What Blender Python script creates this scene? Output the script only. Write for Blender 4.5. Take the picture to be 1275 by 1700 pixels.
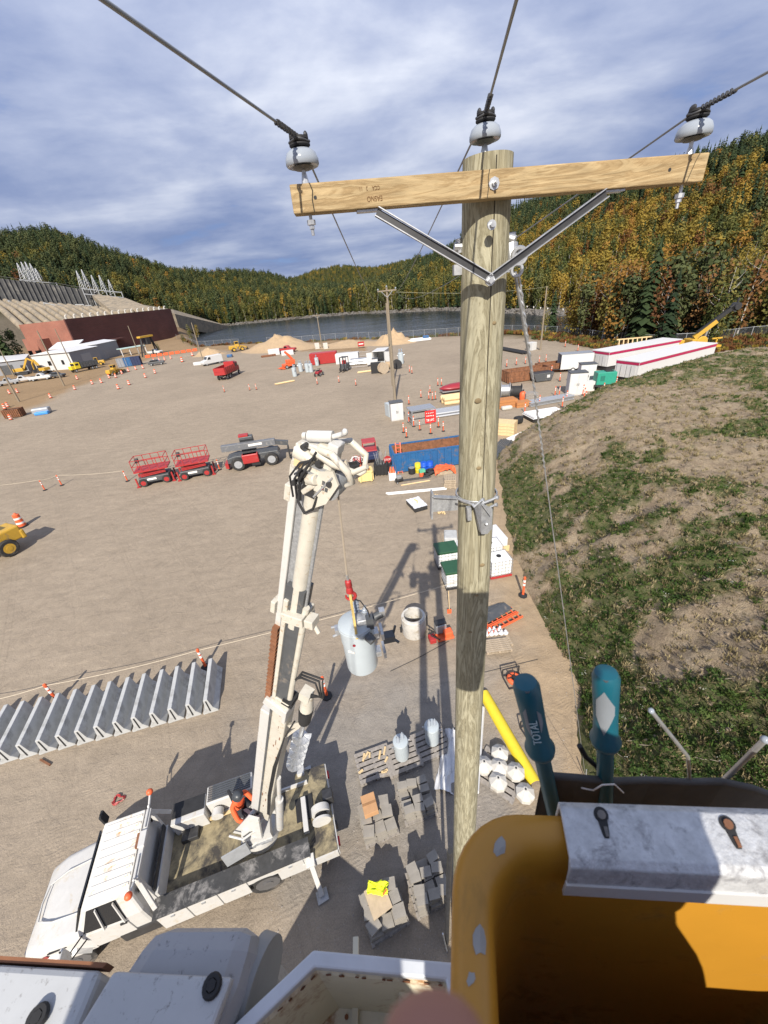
import bpy, bmesh, math, random
from mathutils import Vector, Matrix, Euler, noise
R = math.radians
random.seed(7)
S = bpy.context.scene
COL = S.collection
for o in list(bpy.data.objects): bpy.data.objects.remove(o)

# ------------------------------------------------------------------ camera
CAMH = 14.0
FPX = 640.0                                  # focal length in pixels of the 1275 x 1700 photograph
_n = Vector(((755 - 637.5) / FPX, -(1950 - 850) / FPX, -1)).normalized()
_up = -_n
_f = (Vector((0, 0, -1)) - Vector((0, 0, -1)).dot(_up) * _up).normalized()
_r = _f.cross(_up)
RC = Matrix((_r, _f, _up))                   # camera axes -> world axes
cam = bpy.data.cameras.new('camera'); camo = bpy.data.objects.new('camera', cam); COL.objects.link(camo)
camo.matrix_world = Matrix.Translation((0, 0, CAMH)) @ RC.to_4x4()
cam.sensor_fit = 'VERTICAL'; cam.sensor_height = 36; cam.lens = 36 * FPX / 1700
cam.clip_start = 0.01; cam.clip_end = 8000
cam.dof.use_dof = True; cam.dof.focus_distance = 7.0; cam.dof.aperture_fstop = 8
S.camera = camo
S.render.resolution_x, S.render.resolution_y = 768, 1024

# ------------------------------------------------------------------ light
SHX, SHY = 0.164, 1.278                      # shadow offset per metre of height
sun_az = math.atan2(-SHX, -SHY); sun_el = math.atan2(1, math.hypot(SHX, SHY))
sl = bpy.data.lights.new('sun', 'SUN'); sl.energy = 5.0; sl.angle = R(0.53); sl.color = (1.0, 0.93, 0.82)
so = bpy.data.objects.new('sun', sl); COL.objects.link(so)
so.rotation_euler = Vector((SHX, SHY, -1)).to_track_quat('-Z', 'Y').to_euler(); so.location = (-5, -30, 40)
w = bpy.data.worlds.new('World'); S.world = w; w.use_nodes = True
def world_nodes():
    nt = w.node_tree; nt.nodes.clear(); N = nt.nodes.new; L = nt.links.new
    out = N('ShaderNodeOutputWorld'); bg = N('ShaderNodeBackground'); bg.inputs[1].default_value = 0.061
    sky = N('ShaderNodeTexSky'); sky.sky_type = 'NISHITA'; sky.sun_disc = False
    sky.sun_elevation = sun_el; sky.sun_rotation = sun_az % (2 * math.pi)
    sky.air_density = 1.0; sky.dust_density = 0.6; sky.ozone_density = 2.0; sky.altitude = 200
    tc = N('ShaderNodeTexCoord'); sx = N('ShaderNodeSeparateXYZ'); L(tc.outputs['Generated'], sx.inputs[0])
    def m(op, a, b, c=None):
        n = N('ShaderNodeMath'); n.operation = op
        for i, q in enumerate((a, b, c)):
            if q is None: continue
            if isinstance(q, (int, float)): n.inputs[i].default_value = q
            else: L(q, n.inputs[i])
        return n.outputs[0]
    z = m('MAXIMUM', sx.outputs[2], 0.0); zz = m('ADD', z, 0.16)
    cx = N('ShaderNodeCombineXYZ'); L(m('DIVIDE', sx.outputs[0], zz), cx.inputs[0]); L(m('DIVIDE', sx.outputs[1], zz), cx.inputs[1])
    def nz(scale, det, rough, dist, rot=0, sc=(1, 1, 1), loc=(0, 0, 0)):
        mp = N('ShaderNodeMapping'); mp.inputs['Scale'].default_value = sc; mp.inputs['Rotation'].default_value = (0, 0, R(rot)); mp.inputs['Location'].default_value = loc
        L(cx.outputs[0], mp.inputs[0]); n = N('ShaderNodeTexNoise'); n.inputs['Scale'].default_value = scale; n.inputs['Detail'].default_value = det
        n.inputs['Roughness'].default_value = rough; n.inputs['Distortion'].default_value = dist; L(mp.outputs[0], n.inputs[0]); return n.outputs[0]
    def ramp(x, stops):
        r = N('ShaderNodeValToRGB'); e = r.color_ramp.elements
        while len(e) < len(stops): e.new(0.5)
        for q, (p, c) in zip(e, stops): q.position = p; q.color = c if len(c) == 4 else (*c, 1)
        L(x, r.inputs[0]); return r.outputs[0]
    def mix(f, a, b):
        n = N('ShaderNodeMix'); n.data_type = 'RGBA'
        for i, q in ((0, f), (6, a), (7, b)):
            if isinstance(q, (int, float)): n.inputs[i].default_value = q
            elif isinstance(q, tuple): n.inputs[i].default_value = (*q, 1)
            else: L(q, n.inputs[i])
        return n.outputs[2]
    big = nz(0.36, 6, 0.5, 0.1, 28, (1, 1.1, 1), (SKYX, SKYY, 0))
    fine = nz(1.15, 7, 0.56, 0.15, -25, (1.0, 1.1, 1), (4.2, 7.7, 0))
    wisp = nz(0.8, 6, 0.55, 0.5, -42, (0.7, 2.2, 1), (1.3, 2.2, 0))
    d = m('ADD', m('MULTIPLY', big, 0.6), m('MULTIPLY', fine, 0.4))
    cover = ramp(d, [(0.36, (0, 0, 0)), (0.44, (1, 1, 1))])
    shade = ramp(m('ADD', m('MULTIPLY', d, 0.82), m('MULTIPLY', wisp, 0.18)), [(0.37, (2.3, 3.1, 5.6)), (0.44, (3.9, 4.8, 7.6)), (0.495, (6.4, 7.2, 9.6)), (0.55, (10.0, 10.6, 12.2)), (0.63, (15.5, 15.5, 16.0))])
    # heavier, bluer cloud base low over the hills (a deck of cloud seen edge on)
    low = m('SUBTRACT', 1.0, m('MINIMUM', m('MULTIPLY', z, 2.6), 1.0))
    shade2 = mix(m('MULTIPLY', low, 0.72), shade, (1.9, 2.7, 4.9))
    blue = mix(0.7, sky.outputs[0], (1.7, 3.5, 8.6))
    col = mix(cover, blue, shade2)
    L(col, bg.inputs[0]); L(bg.outputs[0], out.inputs[0])
SKYX, SKYY = 1.7, 5.2
world_nodes()
S.view_settings.view_transform = 'Standard'; S.view_settings.look = 'None'; S.view_settings.gamma = 1
S.view_settings.use_curve_mapping = False; S.view_settings.exposure = 0.50
S.render.engine = 'CYCLES'

# ------------------------------------------------------------------ helpers
def ray(px, py): return RC @ Vector(((px - 637.5) / FPX, -(py - 850) / FPX, -1))
def B(px, py, z=0.0):                          # the point of height z seen at a pixel of the photograph
    d = ray(px, py); t = (z - CAMH) / d.z
    return Vector((t * d.x, t * d.y, z))
def Yd(px, py, y):                             # the point at distance y ahead seen at a pixel
    d = ray(px, py); t = y / d.y
    return Vector((t * d.x, y, CAMH + t * d.z))
def head(p, q): return math.atan2(q.y - p.y, q.x - p.x)

class MB:
    def __init__(s): s.v = []; s.f = []; s.m = []; s.M = Matrix.Identity(4); s.mi = 0
    def add(s, vs, fs):
        b = len(s.v); M = s.M
        s.v += [tuple(M @ Vector(v)) for v in vs]
        s.f += [tuple(b + i for i in f) for f in fs]; s.m += [s.mi] * len(fs); return s
    def box(s, c, d, rot=None, taper=1.0):
        x, y, z = d[0] / 2, d[1] / 2, d[2] / 2; t = taper
        vs = [(-x, -y, -z), (x, -y, -z), (x, y, -z), (-x, y, -z), (-x * t, -y * t, z), (x * t, -y * t, z), (x * t, y * t, z), (-x * t, y * t, z)]
        if rot: E = Euler([R(a) for a in rot]).to_matrix(); vs = [E @ Vector(v) for v in vs]
        C = Vector(c); vs = [Vector(v) + C for v in vs]
        return s.add(vs, [(3, 2, 1, 0), (4, 5, 6, 7), (0, 1, 5, 4), (1, 2, 6, 5), (2, 3, 7, 6), (3, 0, 4, 7)])
    def bar(s, p, q, w, h=None, up=(0, 0, 1)):   # square bar from p to q
        p, q = Vector(p), Vector(q); h = h or w; d = (q - p).normalized(); u = Vector(up)
        if abs(d.dot(u)) > 0.98: u = Vector((0, 1, 0))
        a = d.cross(u).normalized(); b = a.cross(d)
        vs = [k + a * (i * w / 2) + b * (j * h / 2) for k in (p, q) for i, j in ((-1, -1), (1, -1), (1, 1), (-1, 1))]
        return s.add(vs, [(0, 1, 2, 3), (7, 6, 5, 4), (0, 4, 5, 1), (1, 5, 6, 2), (2, 6, 7, 3), (3, 7, 4, 0)])
    def cyl(s, p, q, r, r2=None, n=10, cap=True):
        p, q = Vector(p), Vector(q); r2 = r if r2 is None else r2; d = q - p
        d = d.normalized(); u = Vector((0, 0, 1)) if abs(d.z) < 0.95 else Vector((1, 0, 0))
        a = d.cross(u).normalized(); b = d.cross(a); vs = []
        for k, rr in ((p, r), (q, r2)):
            for i in range(n):
                t = 2 * math.pi * i / n; vs.append(k + a * math.cos(t) * rr + b * math.sin(t) * rr)
        fs = [(i, i + n, (i + 1) % n + n, (i + 1) % n) for i in range(n)]
        if cap: fs += [tuple(range(n)), tuple(range(2 * n - 1, n - 1, -1))]
        return s.add(vs, fs)
    def tube(s, pts, r, n=8, cap=True):
        pts = [Vector(p) for p in pts]; rr = r if isinstance(r, (list, tuple)) else [r] * len(pts)
        vs = []; prev = None
        for i, p in enumerate(pts):
            d = (pts[min(i + 1, len(pts) - 1)] - pts[max(i - 1, 0)]).normalized()
            if prev is None:
                u = Vector((0, 0, 1)) if abs(d.z) < 0.9 else Vector((1, 0, 0)); a = d.cross(u).normalized()
            else: a = (prev - d * prev.dot(d)).normalized()
            prev = a; b = d.cross(a)
            for k in range(n):
                t = 2 * math.pi * k / n; vs.append(p + (a * math.cos(t) + b * math.sin(t)) * rr[i])
        fs = []
        for i in range(len(pts) - 1):
            for k in range(n): fs.append((i * n + k, i * n + (k + 1) % n, (i + 1) * n + (k + 1) % n, (i + 1) * n + k))
        if cap: m = len(vs); fs += [tuple(range(n - 1, -1, -1)), tuple(range(m - n, m))]
        return s.add(vs, fs)
    def lathe(s, prof, n=16, c=(0, 0, 0), close=False):
        vs = []; C = Vector(c)
        for r, z in prof:
            for k in range(n): t = 2 * math.pi * k / n; vs.append(C + Vector((math.cos(t) * r, math.sin(t) * r, z)))
        fs = []; m = len(prof)
        for i in range(m - 1 + (1 if close else 0)):
            j = (i + 1) % m
            for k in range(n): fs.append((i * n + k, i * n + (k + 1) % n, j * n + (k + 1) % n, j * n + k))
        if not close: fs += [tuple(range(n - 1, -1, -1)), tuple(range((m - 1) * n, m * n))]
        return s.add(vs, fs)
    def prism(s, poly, h0, h1, axis='z'):       # polygon extruded along an axis
        n = len(poly)
        def P(a, b, h): return {'z': (a, b, h), 'y': (a, h, b), 'x': (h, a, b)}[axis]
        vs = [P(a, b, h0) for a, b in poly] + [P(a, b, h1) for a, b in poly]
        ar = sum(poly[i][0] * poly[(i + 1) % n][1] - poly[(i + 1) % n][0] * poly[i][1] for i in range(n))
        fs = [tuple(range(n - 1, -1, -1)), tuple(range(n, 2 * n))] + [(i, (i + 1) % n, (i + 1) % n + n, i + n) for i in range(n)]
        if (ar < 0) != (axis == 'y'): fs = [f[::-1] for f in fs]
        return s.add(vs, fs)
    def loft(s, loops, cap=True):
        n = len(loops[0]); vs = [p for l in loops for p in l]; fs = []
        for i in range(len(loops) - 1):
            for k in range(n): fs.append((i * n + k, i * n + (k + 1) % n, (i + 1) * n + (k + 1) % n, (i + 1) * n + k))
        if cap: m = len(vs); fs += [tuple(range(n - 1, -1, -1)), tuple(range(m - n, m))]
        return s.add(vs, fs)
    def ball(s, c, r, n=10, m=6, sc=(1, 1, 1)):
        C = Vector(c); vs = [C + Vector((0, 0, -r * sc[2]))]; fs = []
        for i in range(1, m):
            a = math.pi * i / m
            for k in range(n): t = 2 * math.pi * k / n; vs.append(C + Vector((math.sin(a) * math.cos(t) * r * sc[0], math.sin(a) * math.sin(t) * r * sc[1], -math.cos(a) * r * sc[2])))
        vs.append(C + Vector((0, 0, r * sc[2]))); T = len(vs) - 1
        for k in range(n):
            fs.append((0, 1 + (k + 1) % n, 1 + k)); fs.append((T, T - n + k, T - n + (k + 1) % n))
        for i in range(m - 2):
            for k in range(n): a = 1 + i * n + k; b = 1 + i * n + (k + 1) % n; fs.append((a, b, b + n, a + n))
        return s.add(vs, fs)
    def torus(s, c, R0, r, n=20, k=8, axis='z'):
        pts = []
        for i in range(n):
            t = 2 * math.pi * i / n; x, y = math.cos(t), math.sin(t)
            for j in range(k):
                u = 2 * math.pi * j / k; rr = R0 + r * math.cos(u); h = r * math.sin(u)
                p = {'z': (x * rr, y * rr, h), 'y': (x * rr, h, y * rr), 'x': (h, x * rr, y * rr)}[axis]
                pts.append(Vector(c) + Vector(p))
        fs = [(i * k + j, ((i + 1) % n) * k + j, ((i + 1) % n) * k + (j + 1) % k, i * k + (j + 1) % k) for i in range(n) for j in range(k)]
        return s.add(pts, fs)
    def mesh(s, name, mats, smooth=None):
        me = bpy.data.meshes.new(name); me.from_pydata(s.v, [], s.f)
        for mt in (mats if isinstance(mats, (list, tuple)) else [mats]): me.materials.append(mt)
        me.polygons.foreach_set('material_index', s.m)
        me.validate(); 
        bm = bmesh.new(); bm.from_mesh(me); bmesh.ops.recalc_face_normals(bm, faces=bm.faces); bm.to_mesh(me); bm.free()
        if smooth:
            me.polygons.foreach_set('use_smooth', [True] * len(me.polygons)); me.set_sharp_from_angle(angle=R(smooth))
        me.update(); return me

def link(name, me, parent=None):
    o = bpy.data.objects.new(name, me); COL.objects.link(o)
    if parent: o.parent = parent
    return o
def obj(name, mb, mat, parent=None, smooth=None, bevel=0, label=None):
    o = link(name, mb.mesh(name, mat, smooth), parent)
    if bevel:
        b = o.modifiers.new('bevel', 'BEVEL'); b.width = bevel; b.segments = 2; b.limit_method = 'ANGLE'; b.angle_limit = R(35)
        if not smooth: pass
    if label: o['label'] = label
    return o
def tag(o, label, cat, group=None, kind=None):
    if label: o['label'] = label
    if cat: o['category'] = cat
    if group: o['group'] = group
    if kind: o['kind'] = kind
    return o
def thing(name, label, cat, loc=(0, 0, 0), rz=0, group=None):
    o = bpy.data.objects.new(name, None); COL.objects.link(o); o.empty_display_size = 0.2
    o.location = loc; o.rotation_euler = (0, 0, rz); return tag(o, label, cat, group)
def dup(root, loc=None, rz=None, label=None, group=None, scale=None):
    def cp(o, par):
        c = o.copy(); COL.objects.link(c)
        if par: c.parent = par
        for ch in list(kids.get(o.name, [])): cp(ch, c)
        return c
    kids = {}
    st = [root]
    while st:
        o = st.pop(); kids[o.name] = list(o.children); st += kids[o.name]
    r = cp(root, None)
    if loc is not None: r.location = loc
    if rz is not None: r.rotation_euler = (0, 0, rz)
    if scale: r.scale = scale if isinstance(scale, tuple) else (scale,) * 3
    if label: r['label'] = label
    if group: r['group'] = group
    return r
class Series:                                   # first use moves the model itself, then copies
    def __init__(s, root): s.root = root; s.used = False
    def put(s, loc, rz=0, label=None, group=None, scale=None):
        if not s.used:
            s.used = True; r = s.root; r.location = loc; r.rotation_euler = (0, 0, rz)
            if label: r['label'] = label
            if group: r['group'] = group
            if scale: r.scale = scale if isinstance(scale, tuple) else (scale,) * 3
            return r
        return dup(s.root, loc, rz, label, group, scale or tuple((1, 1, 1)))
ORD = ['first', 'second', 'third', 'fourth', 'fifth', 'sixth', 'seventh', 'eighth', 'ninth', 'tenth', 'eleventh', 'twelfth', 'thirteenth', 'fourteenth', 'fifteenth', 'sixteenth', 'seventeenth', 'eighteenth', 'nineteenth', 'twentieth']
def fbm(x, y, z=0.0, o=4):
    return noise.fractal(Vector((x, y, z)), 0.9, 2.0, o)
def sst(a, b, x):
    t = max(0.0, min(1.0, (x - a) / (b - a))); return t * t * (3 - 2 * t)
def lerp(tab, x):
    if x <= tab[0][0]: return tab[0][1]
    for (a, u), (b, v) in zip(tab, tab[1:]):
        if x <= b: t = (x - a) / (b - a); return u + (v - u) * t
    return tab[-1][1]

# ------------------------------------------------------------------ materials
def newmat(name):
    m = bpy.data.materials.new(name); m.use_nodes = True; nt = m.node_tree
    return m, nt, nt.nodes['Principled BSDF'], nt.nodes.new, nt.links.new
MATS = {}
def mat(name, col, rough=0.6, metal=0.0, var=0.12, scale=6.0, dirt=None, dirt_amt=0.0, dirt_scale=3.0, bump=0.0, bscale=40.0, spec=None, stretch=(1, 1, 1)):
    if name in MATS: return MATS[name]
    m, nt, p, N, L = newmat(name); MATS[name] = m
    p.inputs['Roughness'].default_value = rough; p.inputs['Metallic'].default_value = metal
    if spec is not None: p.inputs['Specular IOR Level'].default_value = spec
    tc = N('ShaderNodeTexCoord'); mp = N('ShaderNodeMapping'); mp.inputs['Scale'].default_value = stretch
    L(tc.outputs['Object'], mp.inputs[0])
    n = N('ShaderNodeTexNoise'); n.inputs['Scale'].default_value = scale; n.inputs['Detail'].default_value = 6; n.inputs['Roughness'].default_value = 0.65; L(mp.outputs[0], n.inputs[0])
    r = N('ShaderNodeValToRGB'); e = r.color_ramp.elements; e[0].position = 0.3; e[1].position = 0.7
    e[0].color = (*[c * (1 - var) for c in col], 1); e[1].color = (*[min(1, c * (1 + var)) for c in col], 1); L(n.outputs[0], r.inputs[0])
    c = r.outputs[0]
    if dirt:
        d = N('ShaderNodeTexNoise'); d.inputs['Scale'].default_value = dirt_scale; d.inputs['Detail'].default_value = 8; d.inputs['Roughness'].default_value = 0.72; d.inputs['Distortion'].default_value = 0.4; L(mp.outputs[0], d.inputs[0])
        q = N('ShaderNodeValToRGB'); q.color_ramp.elements[0].position = 0.62 - dirt_amt * 0.3; q.color_ramp.elements[1].position = 0.72 - dirt_amt * 0.18; L(d.outputs[0], q.inputs[0])
        x = N('ShaderNodeMix'); x.data_type = 'RGBA'; L(q.outputs[0], x.inputs[0]); L(c, x.inputs[6]); x.inputs[7].default_value = (*dirt, 1); c = x.outputs[2]
        rr = N('ShaderNodeMapRange'); rr.inputs[3].default_value = rough; rr.inputs[4].default_value = min(1, rough + 0.3); L(q.outputs[0], rr.inputs[0]); L(rr.outputs[0], p.inputs['Roughness'])
    L(c, p.inputs['Base Color'])
    if bump:
        b = N('ShaderNodeTexNoise'); b.inputs['Scale'].default_value = bscale; b.inputs['Detail'].default_value = 5; L(mp.outputs[0], b.inputs[0])
        bb = N('ShaderNodeBump'); bb.inputs['Strength'].default_value = bump; bb.inputs['Distance'].default_value = 0.02; L(b.outputs[0], bb.inputs['Height']); L(bb.outputs[0], p.inputs['Normal'])
    return m
M_WHITE = mat('white_truck_paint', (0.52, 0.51, 0.485), 0.35, dirt=(0.47, 0.42, 0.34), dirt_amt=0.22, dirt_scale=4, var=0.05)
M_CREAM = mat('cream_boom_paint', (0.51, 0.48, 0.41), 0.45, dirt=(0.36, 0.27, 0.17), dirt_amt=0.22, dirt_scale=11, var=0.08)
M_FAR_WHITE = mat('white_coating', (0.54, 0.54, 0.535), 0.5, var=0.05, dirt=(0.5, 0.48, 0.44), dirt_amt=0.2, dirt_scale=1.5)
M_BLACK = mat('black_rubber', (0.018, 0.018, 0.019), 0.75, var=0.3)
M_DARK = mat('dark_steel', (0.05, 0.05, 0.052), 0.5, metal=0.4, var=0.3)
M_GREY = mat('grey_painted_steel', (0.30, 0.31, 0.32), 0.5, var=0.1)
M_CHAR = mat('charcoal_paint', (0.07, 0.075, 0.08), 0.45, var=0.15, dirt=(0.2, 0.17, 0.14), dirt_amt=0.2)
M_GALV = mat('galvanised_steel', (0.50, 0.51, 0.52), 0.42, metal=0.75, var=0.22, scale=25, dirt=(0.28, 0.28, 0.28), dirt_amt=0.2, dirt_scale=9)
M_GALVD = mat('weathered_galvanised_steel', (0.36, 0.37, 0.38), 0.55, metal=0.5, var=0.25, scale=30)
M_RED = mat('red_paint', (0.36, 0.03, 0.03), 0.4, var=0.12, dirt=(0.2, 0.1, 0.08), dirt_amt=0.15)
M_DRED = mat('maroon_paint', (0.26, 0.02, 0.03), 0.4, var=0.1)
M_ORANGE = mat('safety_orange_plastic', (0.70, 0.12, 0.04), 0.5, var=0.1)
M_BANDW = mat('white_reflective_band', (0.75, 0.72, 0.68), 0.4)
M_YELLOW = mat('machine_yellow', (0.50, 0.30, 0.035), 0.45, var=0.1, dirt=(0.25, 0.17, 0.08), dirt_amt=0.25)
M_BYEL = mat('bright_yellow_plastic', (0.68, 0.53, 0.03), 0.45, var=0.05)
M_HIVIS = mat('hi_vis_yellow_cloth', (0.75, 0.85, 0.03), 0.8, var=0.08)
M_BLUE = mat('blue_container_paint', (0.018, 0.10, 0.25), 0.5, var=0.15, dirt=(0.14, 0.10, 0.08), dirt_amt=0.3, dirt_scale=2)
M_BBLUE = mat('blue_plastic', (0.015, 0.09, 0.5), 0.4, var=0.08)
M_RUST = mat('rusty_steel', (0.20, 0.085, 0.04), 0.85, var=0.35, scale=4, dirt=(0.1, 0.05, 0.03), dirt_amt=0.4)
M_GREEN = mat('dark_green_plastic', (0.02, 0.075, 0.035), 0.5, var=0.1)
M_GENG = mat('generator_green', (0.03, 0.27, 0.19), 0.45, var=0.1)
M_PALLET = mat('weathered_pallet_wood', (0.36, 0.29, 0.21), 0.85, var=0.25, scale=8, bump=0.3)
M_PALG = mat('grey_pallet_wood', (0.26, 0.235, 0.21), 0.9, var=0.3, scale=8)
M_NEWWOOD = mat('new_lumber', (0.62, 0.46, 0.25), 0.8, var=0.15, scale=5)
M_CONC = mat('grey_concrete', (0.40, 0.405, 0.40), 0.85, var=0.14, scale=3, dirt=(0.24, 0.235, 0.22), dirt_amt=0.3, dirt_scale=2, bump=0.15)
M_CONCW = mat('pale_concrete', (0.50, 0.48, 0.44), 0.88, var=0.14, scale=5, dirt=(0.33, 0.28, 0.2), dirt_amt=0.3, dirt_scale=3, bump=0.15)
M_GLASS = mat('dark_glass', (0.015, 0.017, 0.02), 0.08, var=0.0)
M_TYRE = mat('tyre_rubber', (0.028, 0.027, 0.026), 0.85, var=0.25, dirt=(0.13, 0.11, 0.09), dirt_amt=0.25)
M_XFMR = mat('transformer_grey_paint', (0.40, 0.445, 0.47), 0.35, var=0.03, dirt=(0.4, 0.43, 0.44), dirt_amt=0.15)
M_PORC = mat('grey_porcelain', (0.27, 0.30, 0.34), 0.12, var=0.03)
M_TARP = mat('white_plastic_sheet', (0.62, 0.62, 0.63), 0.4, var=0.05)
M_CARD = mat('cardboard', (0.45, 0.25, 0.12), 0.85, var=0.08)
M_SKIN = mat('skin', (0.34, 0.16, 0.12), 0.5, var=0.08)
M_REFL = mat('red_reflector', (0.5, 0.02, 0.02), 0.25)
# ------------------------------------------------------------------ terrain
def Rd(px, py, r):                              # the point at horizontal range r seen at a pixel
    d = ray(px, py); t = r / math.hypot(d.x, d.y)
    return Vector((t * d.x, t * d.y, CAMH + t * d.z))
RY = [(-60, 300), (-41, 300), (-30, 300), (-24, 280), (-21.5, 190), (-15, 172), (-10, 152), (-4, 146), (4, 130), (12, 124), (19, 119), (25, 108), (30, 95), (35, 88), (40, 90), (44, 97), (60, 110)]
BANK = [(-60, 10), (-20, 14), (5, 14), (15, 22), (22, 34), (45, 44), (60, 44)]
RS = [(-60, 305), (-26, 305), (-22, 380), (-19, 450), (-15, 440), (-10, 425), (0, 385), (3, 352), (11, 312), (16, 262), (23, 215), (30, 200), (45, 190)]
HSB = [(-60, 22), (-40, 21), (-34, 18), (-27, 11), (-23, 4), (-20, -2), (-17, -2.5), (50, -2.2)]
RCR = [(-60, 540), (-32, 520), (-25, 600), (-18, 700), (-11, 720), (0, 640), (6.5, 620), (11.7, 520), (18, 480), (30, 430), (40, 400), (60, 400)]
TAN = [(-60, .10), (-35.6, .1334), (-33.6, .1412), (-31.6, .1425), (-29.9, .1298), (-27.7, .1123), (-25.4, .0964), (-20.8, .0664), (-15.6, .0575), (-11.5, .0485), (-8.7, .032), (-5.9, .018), (-2, .010), (2.5, .012), (5, .026), (6.5, .040), (11.7, .0664), (18.1, .1138), (22, .1278), (30.5, .1429), (35.3, .144), (37, .150), (40, .150), (60, .12)]
FARTAN = [(-30, .03), (-12, .035), (-8, .0354), (-4.9, .0442), (-1.8, .0463), (1.9, .0375), (6.5, .044), (10, .05), (30, .05)]
RIV = lambda a: sst(-23.0, -20.0, a)
def ter(x, y):
    r = math.hypot(x, y); a = math.degrees(math.atan2(x, y))
    if abs(a) > 70 or r < 60: return 0.0
    ry = lerp(RY, a); rs = lerp(RS, a); hb = lerp(HSB, a); rc = lerp(RCR, a); bk = lerp(BANK, a)
    hc = CAMH + lerp(TAN, a) * rc - 14
    if r < ry: z = 0.0
    elif r < rs - 10:
        t = sst(ry, ry + bk, r); z = -7 * t * RIV(a) + (1 - RIV(a)) * hb * sst(ry, rs, r)
    elif r < rs + 6:
        lo = -7 * RIV(a) + (1 - RIV(a)) * hb * sst(ry, rs, rs - 10); z = lo + (hb - lo) * sst(rs - 10, rs + 6, r)
    elif r <= rc:
        t = (r - rs - 6) / (rc - rs - 6); z = hb + (hc - hb) * (0.55 * t + 0.45 * t * t * (3 - 2 * t)) + fbm(x / 60, y / 60) * 5 * t * (1 - t) * 3
    else: z = hc - (r - rc) * 0.12 + fbm(x / 60, y / 60) * 2
    if r > 950:
        hf = CAMH + lerp(FARTAN, a) * 1600 - 14
        z = max(z, -2 + (hf + 2) * sst(1000, 1600, r) * (1 if r < 1600 else max(0.3, 1 - (r - 1600) / 900)) + fbm(x / 200, y / 200) * 8)
    return z
EDGE = [B(*p) for p in ((-60, 722), (0, 693), (70, 668), (140, 640), (200, 615), (262, 592), (330, 583), (420, 583))]
def seg_side(x, y):                             # signed distance past the dirt track line on the left
    best = 1e9; sg = 0
    for p, q in zip(EDGE, EDGE[1:]):
        d = q - p; L2 = d.x * d.x + d.y * d.y; t = max(0, min(1, ((x - p.x) * d.x + (y - p.y) * d.y) / L2))
        ex, ey = x - p.x - d.x * t, y - p.y - d.y * t; dd = math.hypot(ex, ey)
        if dd < best: best = dd; sg = 1 if d.x * ey - d.y * ex > 0 else -1
    return best * sg
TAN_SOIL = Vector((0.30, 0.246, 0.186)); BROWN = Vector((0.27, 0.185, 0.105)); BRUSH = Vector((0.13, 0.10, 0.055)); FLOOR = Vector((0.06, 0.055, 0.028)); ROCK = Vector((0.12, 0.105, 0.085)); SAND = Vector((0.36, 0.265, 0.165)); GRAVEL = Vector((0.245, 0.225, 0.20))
FOOT = [(4.6, -12), (4.9, 0), (5.65, 5.9), (6.45, 9.5), (6.85, 13.4), (7.5, 18.9), (8.8, 25), (10.4, 31.7), (13.5, 36), (19, 40.5), (27, 45.0), (36, 48.5), (50, 50.5), (75, 47), (90, 30), (90, -12)]
def poly_sd(poly, x, y):                        # signed distance, positive inside
    best = 1e9; ins = False; n = len(poly)
    for i in range(n):
        (x0, y0), (x1, y1) = poly[i], poly[(i + 1) % n]
        dx, dy = x1 - x0, y1 - y0; t = max(0, min(1, ((x - x0) * dx + (y - y0) * dy) / (dx * dx + dy * dy)))
        best = min(best, math.hypot(x - x0 - dx * t, y - y0 - dy * t))
        if (y0 > y) != (y1 > y) and x < x0 + (y - y0) / (y1 - y0) * dx: ins = not ins
    return best if ins else -best
def gcol(x, y, z):
    r = math.hypot(x, y); a = math.degrees(math.atan2(x, y)); ry = lerp(RY, a); rs = lerp(RS, a)
    c = TAN_SOIL.copy()
    if y > 0 and x < 0:
        s = seg_side(x, y); c = c.lerp(BROWN, sst(-1.5, 3, s + fbm(x / 8, y / 8) * 3))
    if r < 45:
        d = -poly_sd(FOOT, x, y)
        c = c.lerp(SAND, sst(3.2, 0.5, d + fbm(x / 2, y / 2) * 1.2) * 0.8 * sst(-2, 4, y))
        g = sst(5.5, 1.5, math.hypot((x + 0.9) / 1.25, y - 7.2) + fbm(x / 1.5, y / 1.5) * 1.3); c = c.lerp(GRAVEL, g * 0.85)
    if abs(a) < 70:
        e = r - ry + fbm(x / 6, y / 6) * 4
        if a > 14 or a < -60: c = c.lerp(BRUSH, sst(-9, 0, e))
        else: c = c.lerp(BROWN * 0.8, sst(-4, 2, e))
        if z < -1.2 and r < rs - 4: c = c.lerp(ROCK, 0.8)
        if r > rs - 12: c = c.lerp(ROCK, sst(rs - 12, rs - 4, r))
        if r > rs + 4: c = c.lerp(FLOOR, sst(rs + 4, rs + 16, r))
    return c
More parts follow.
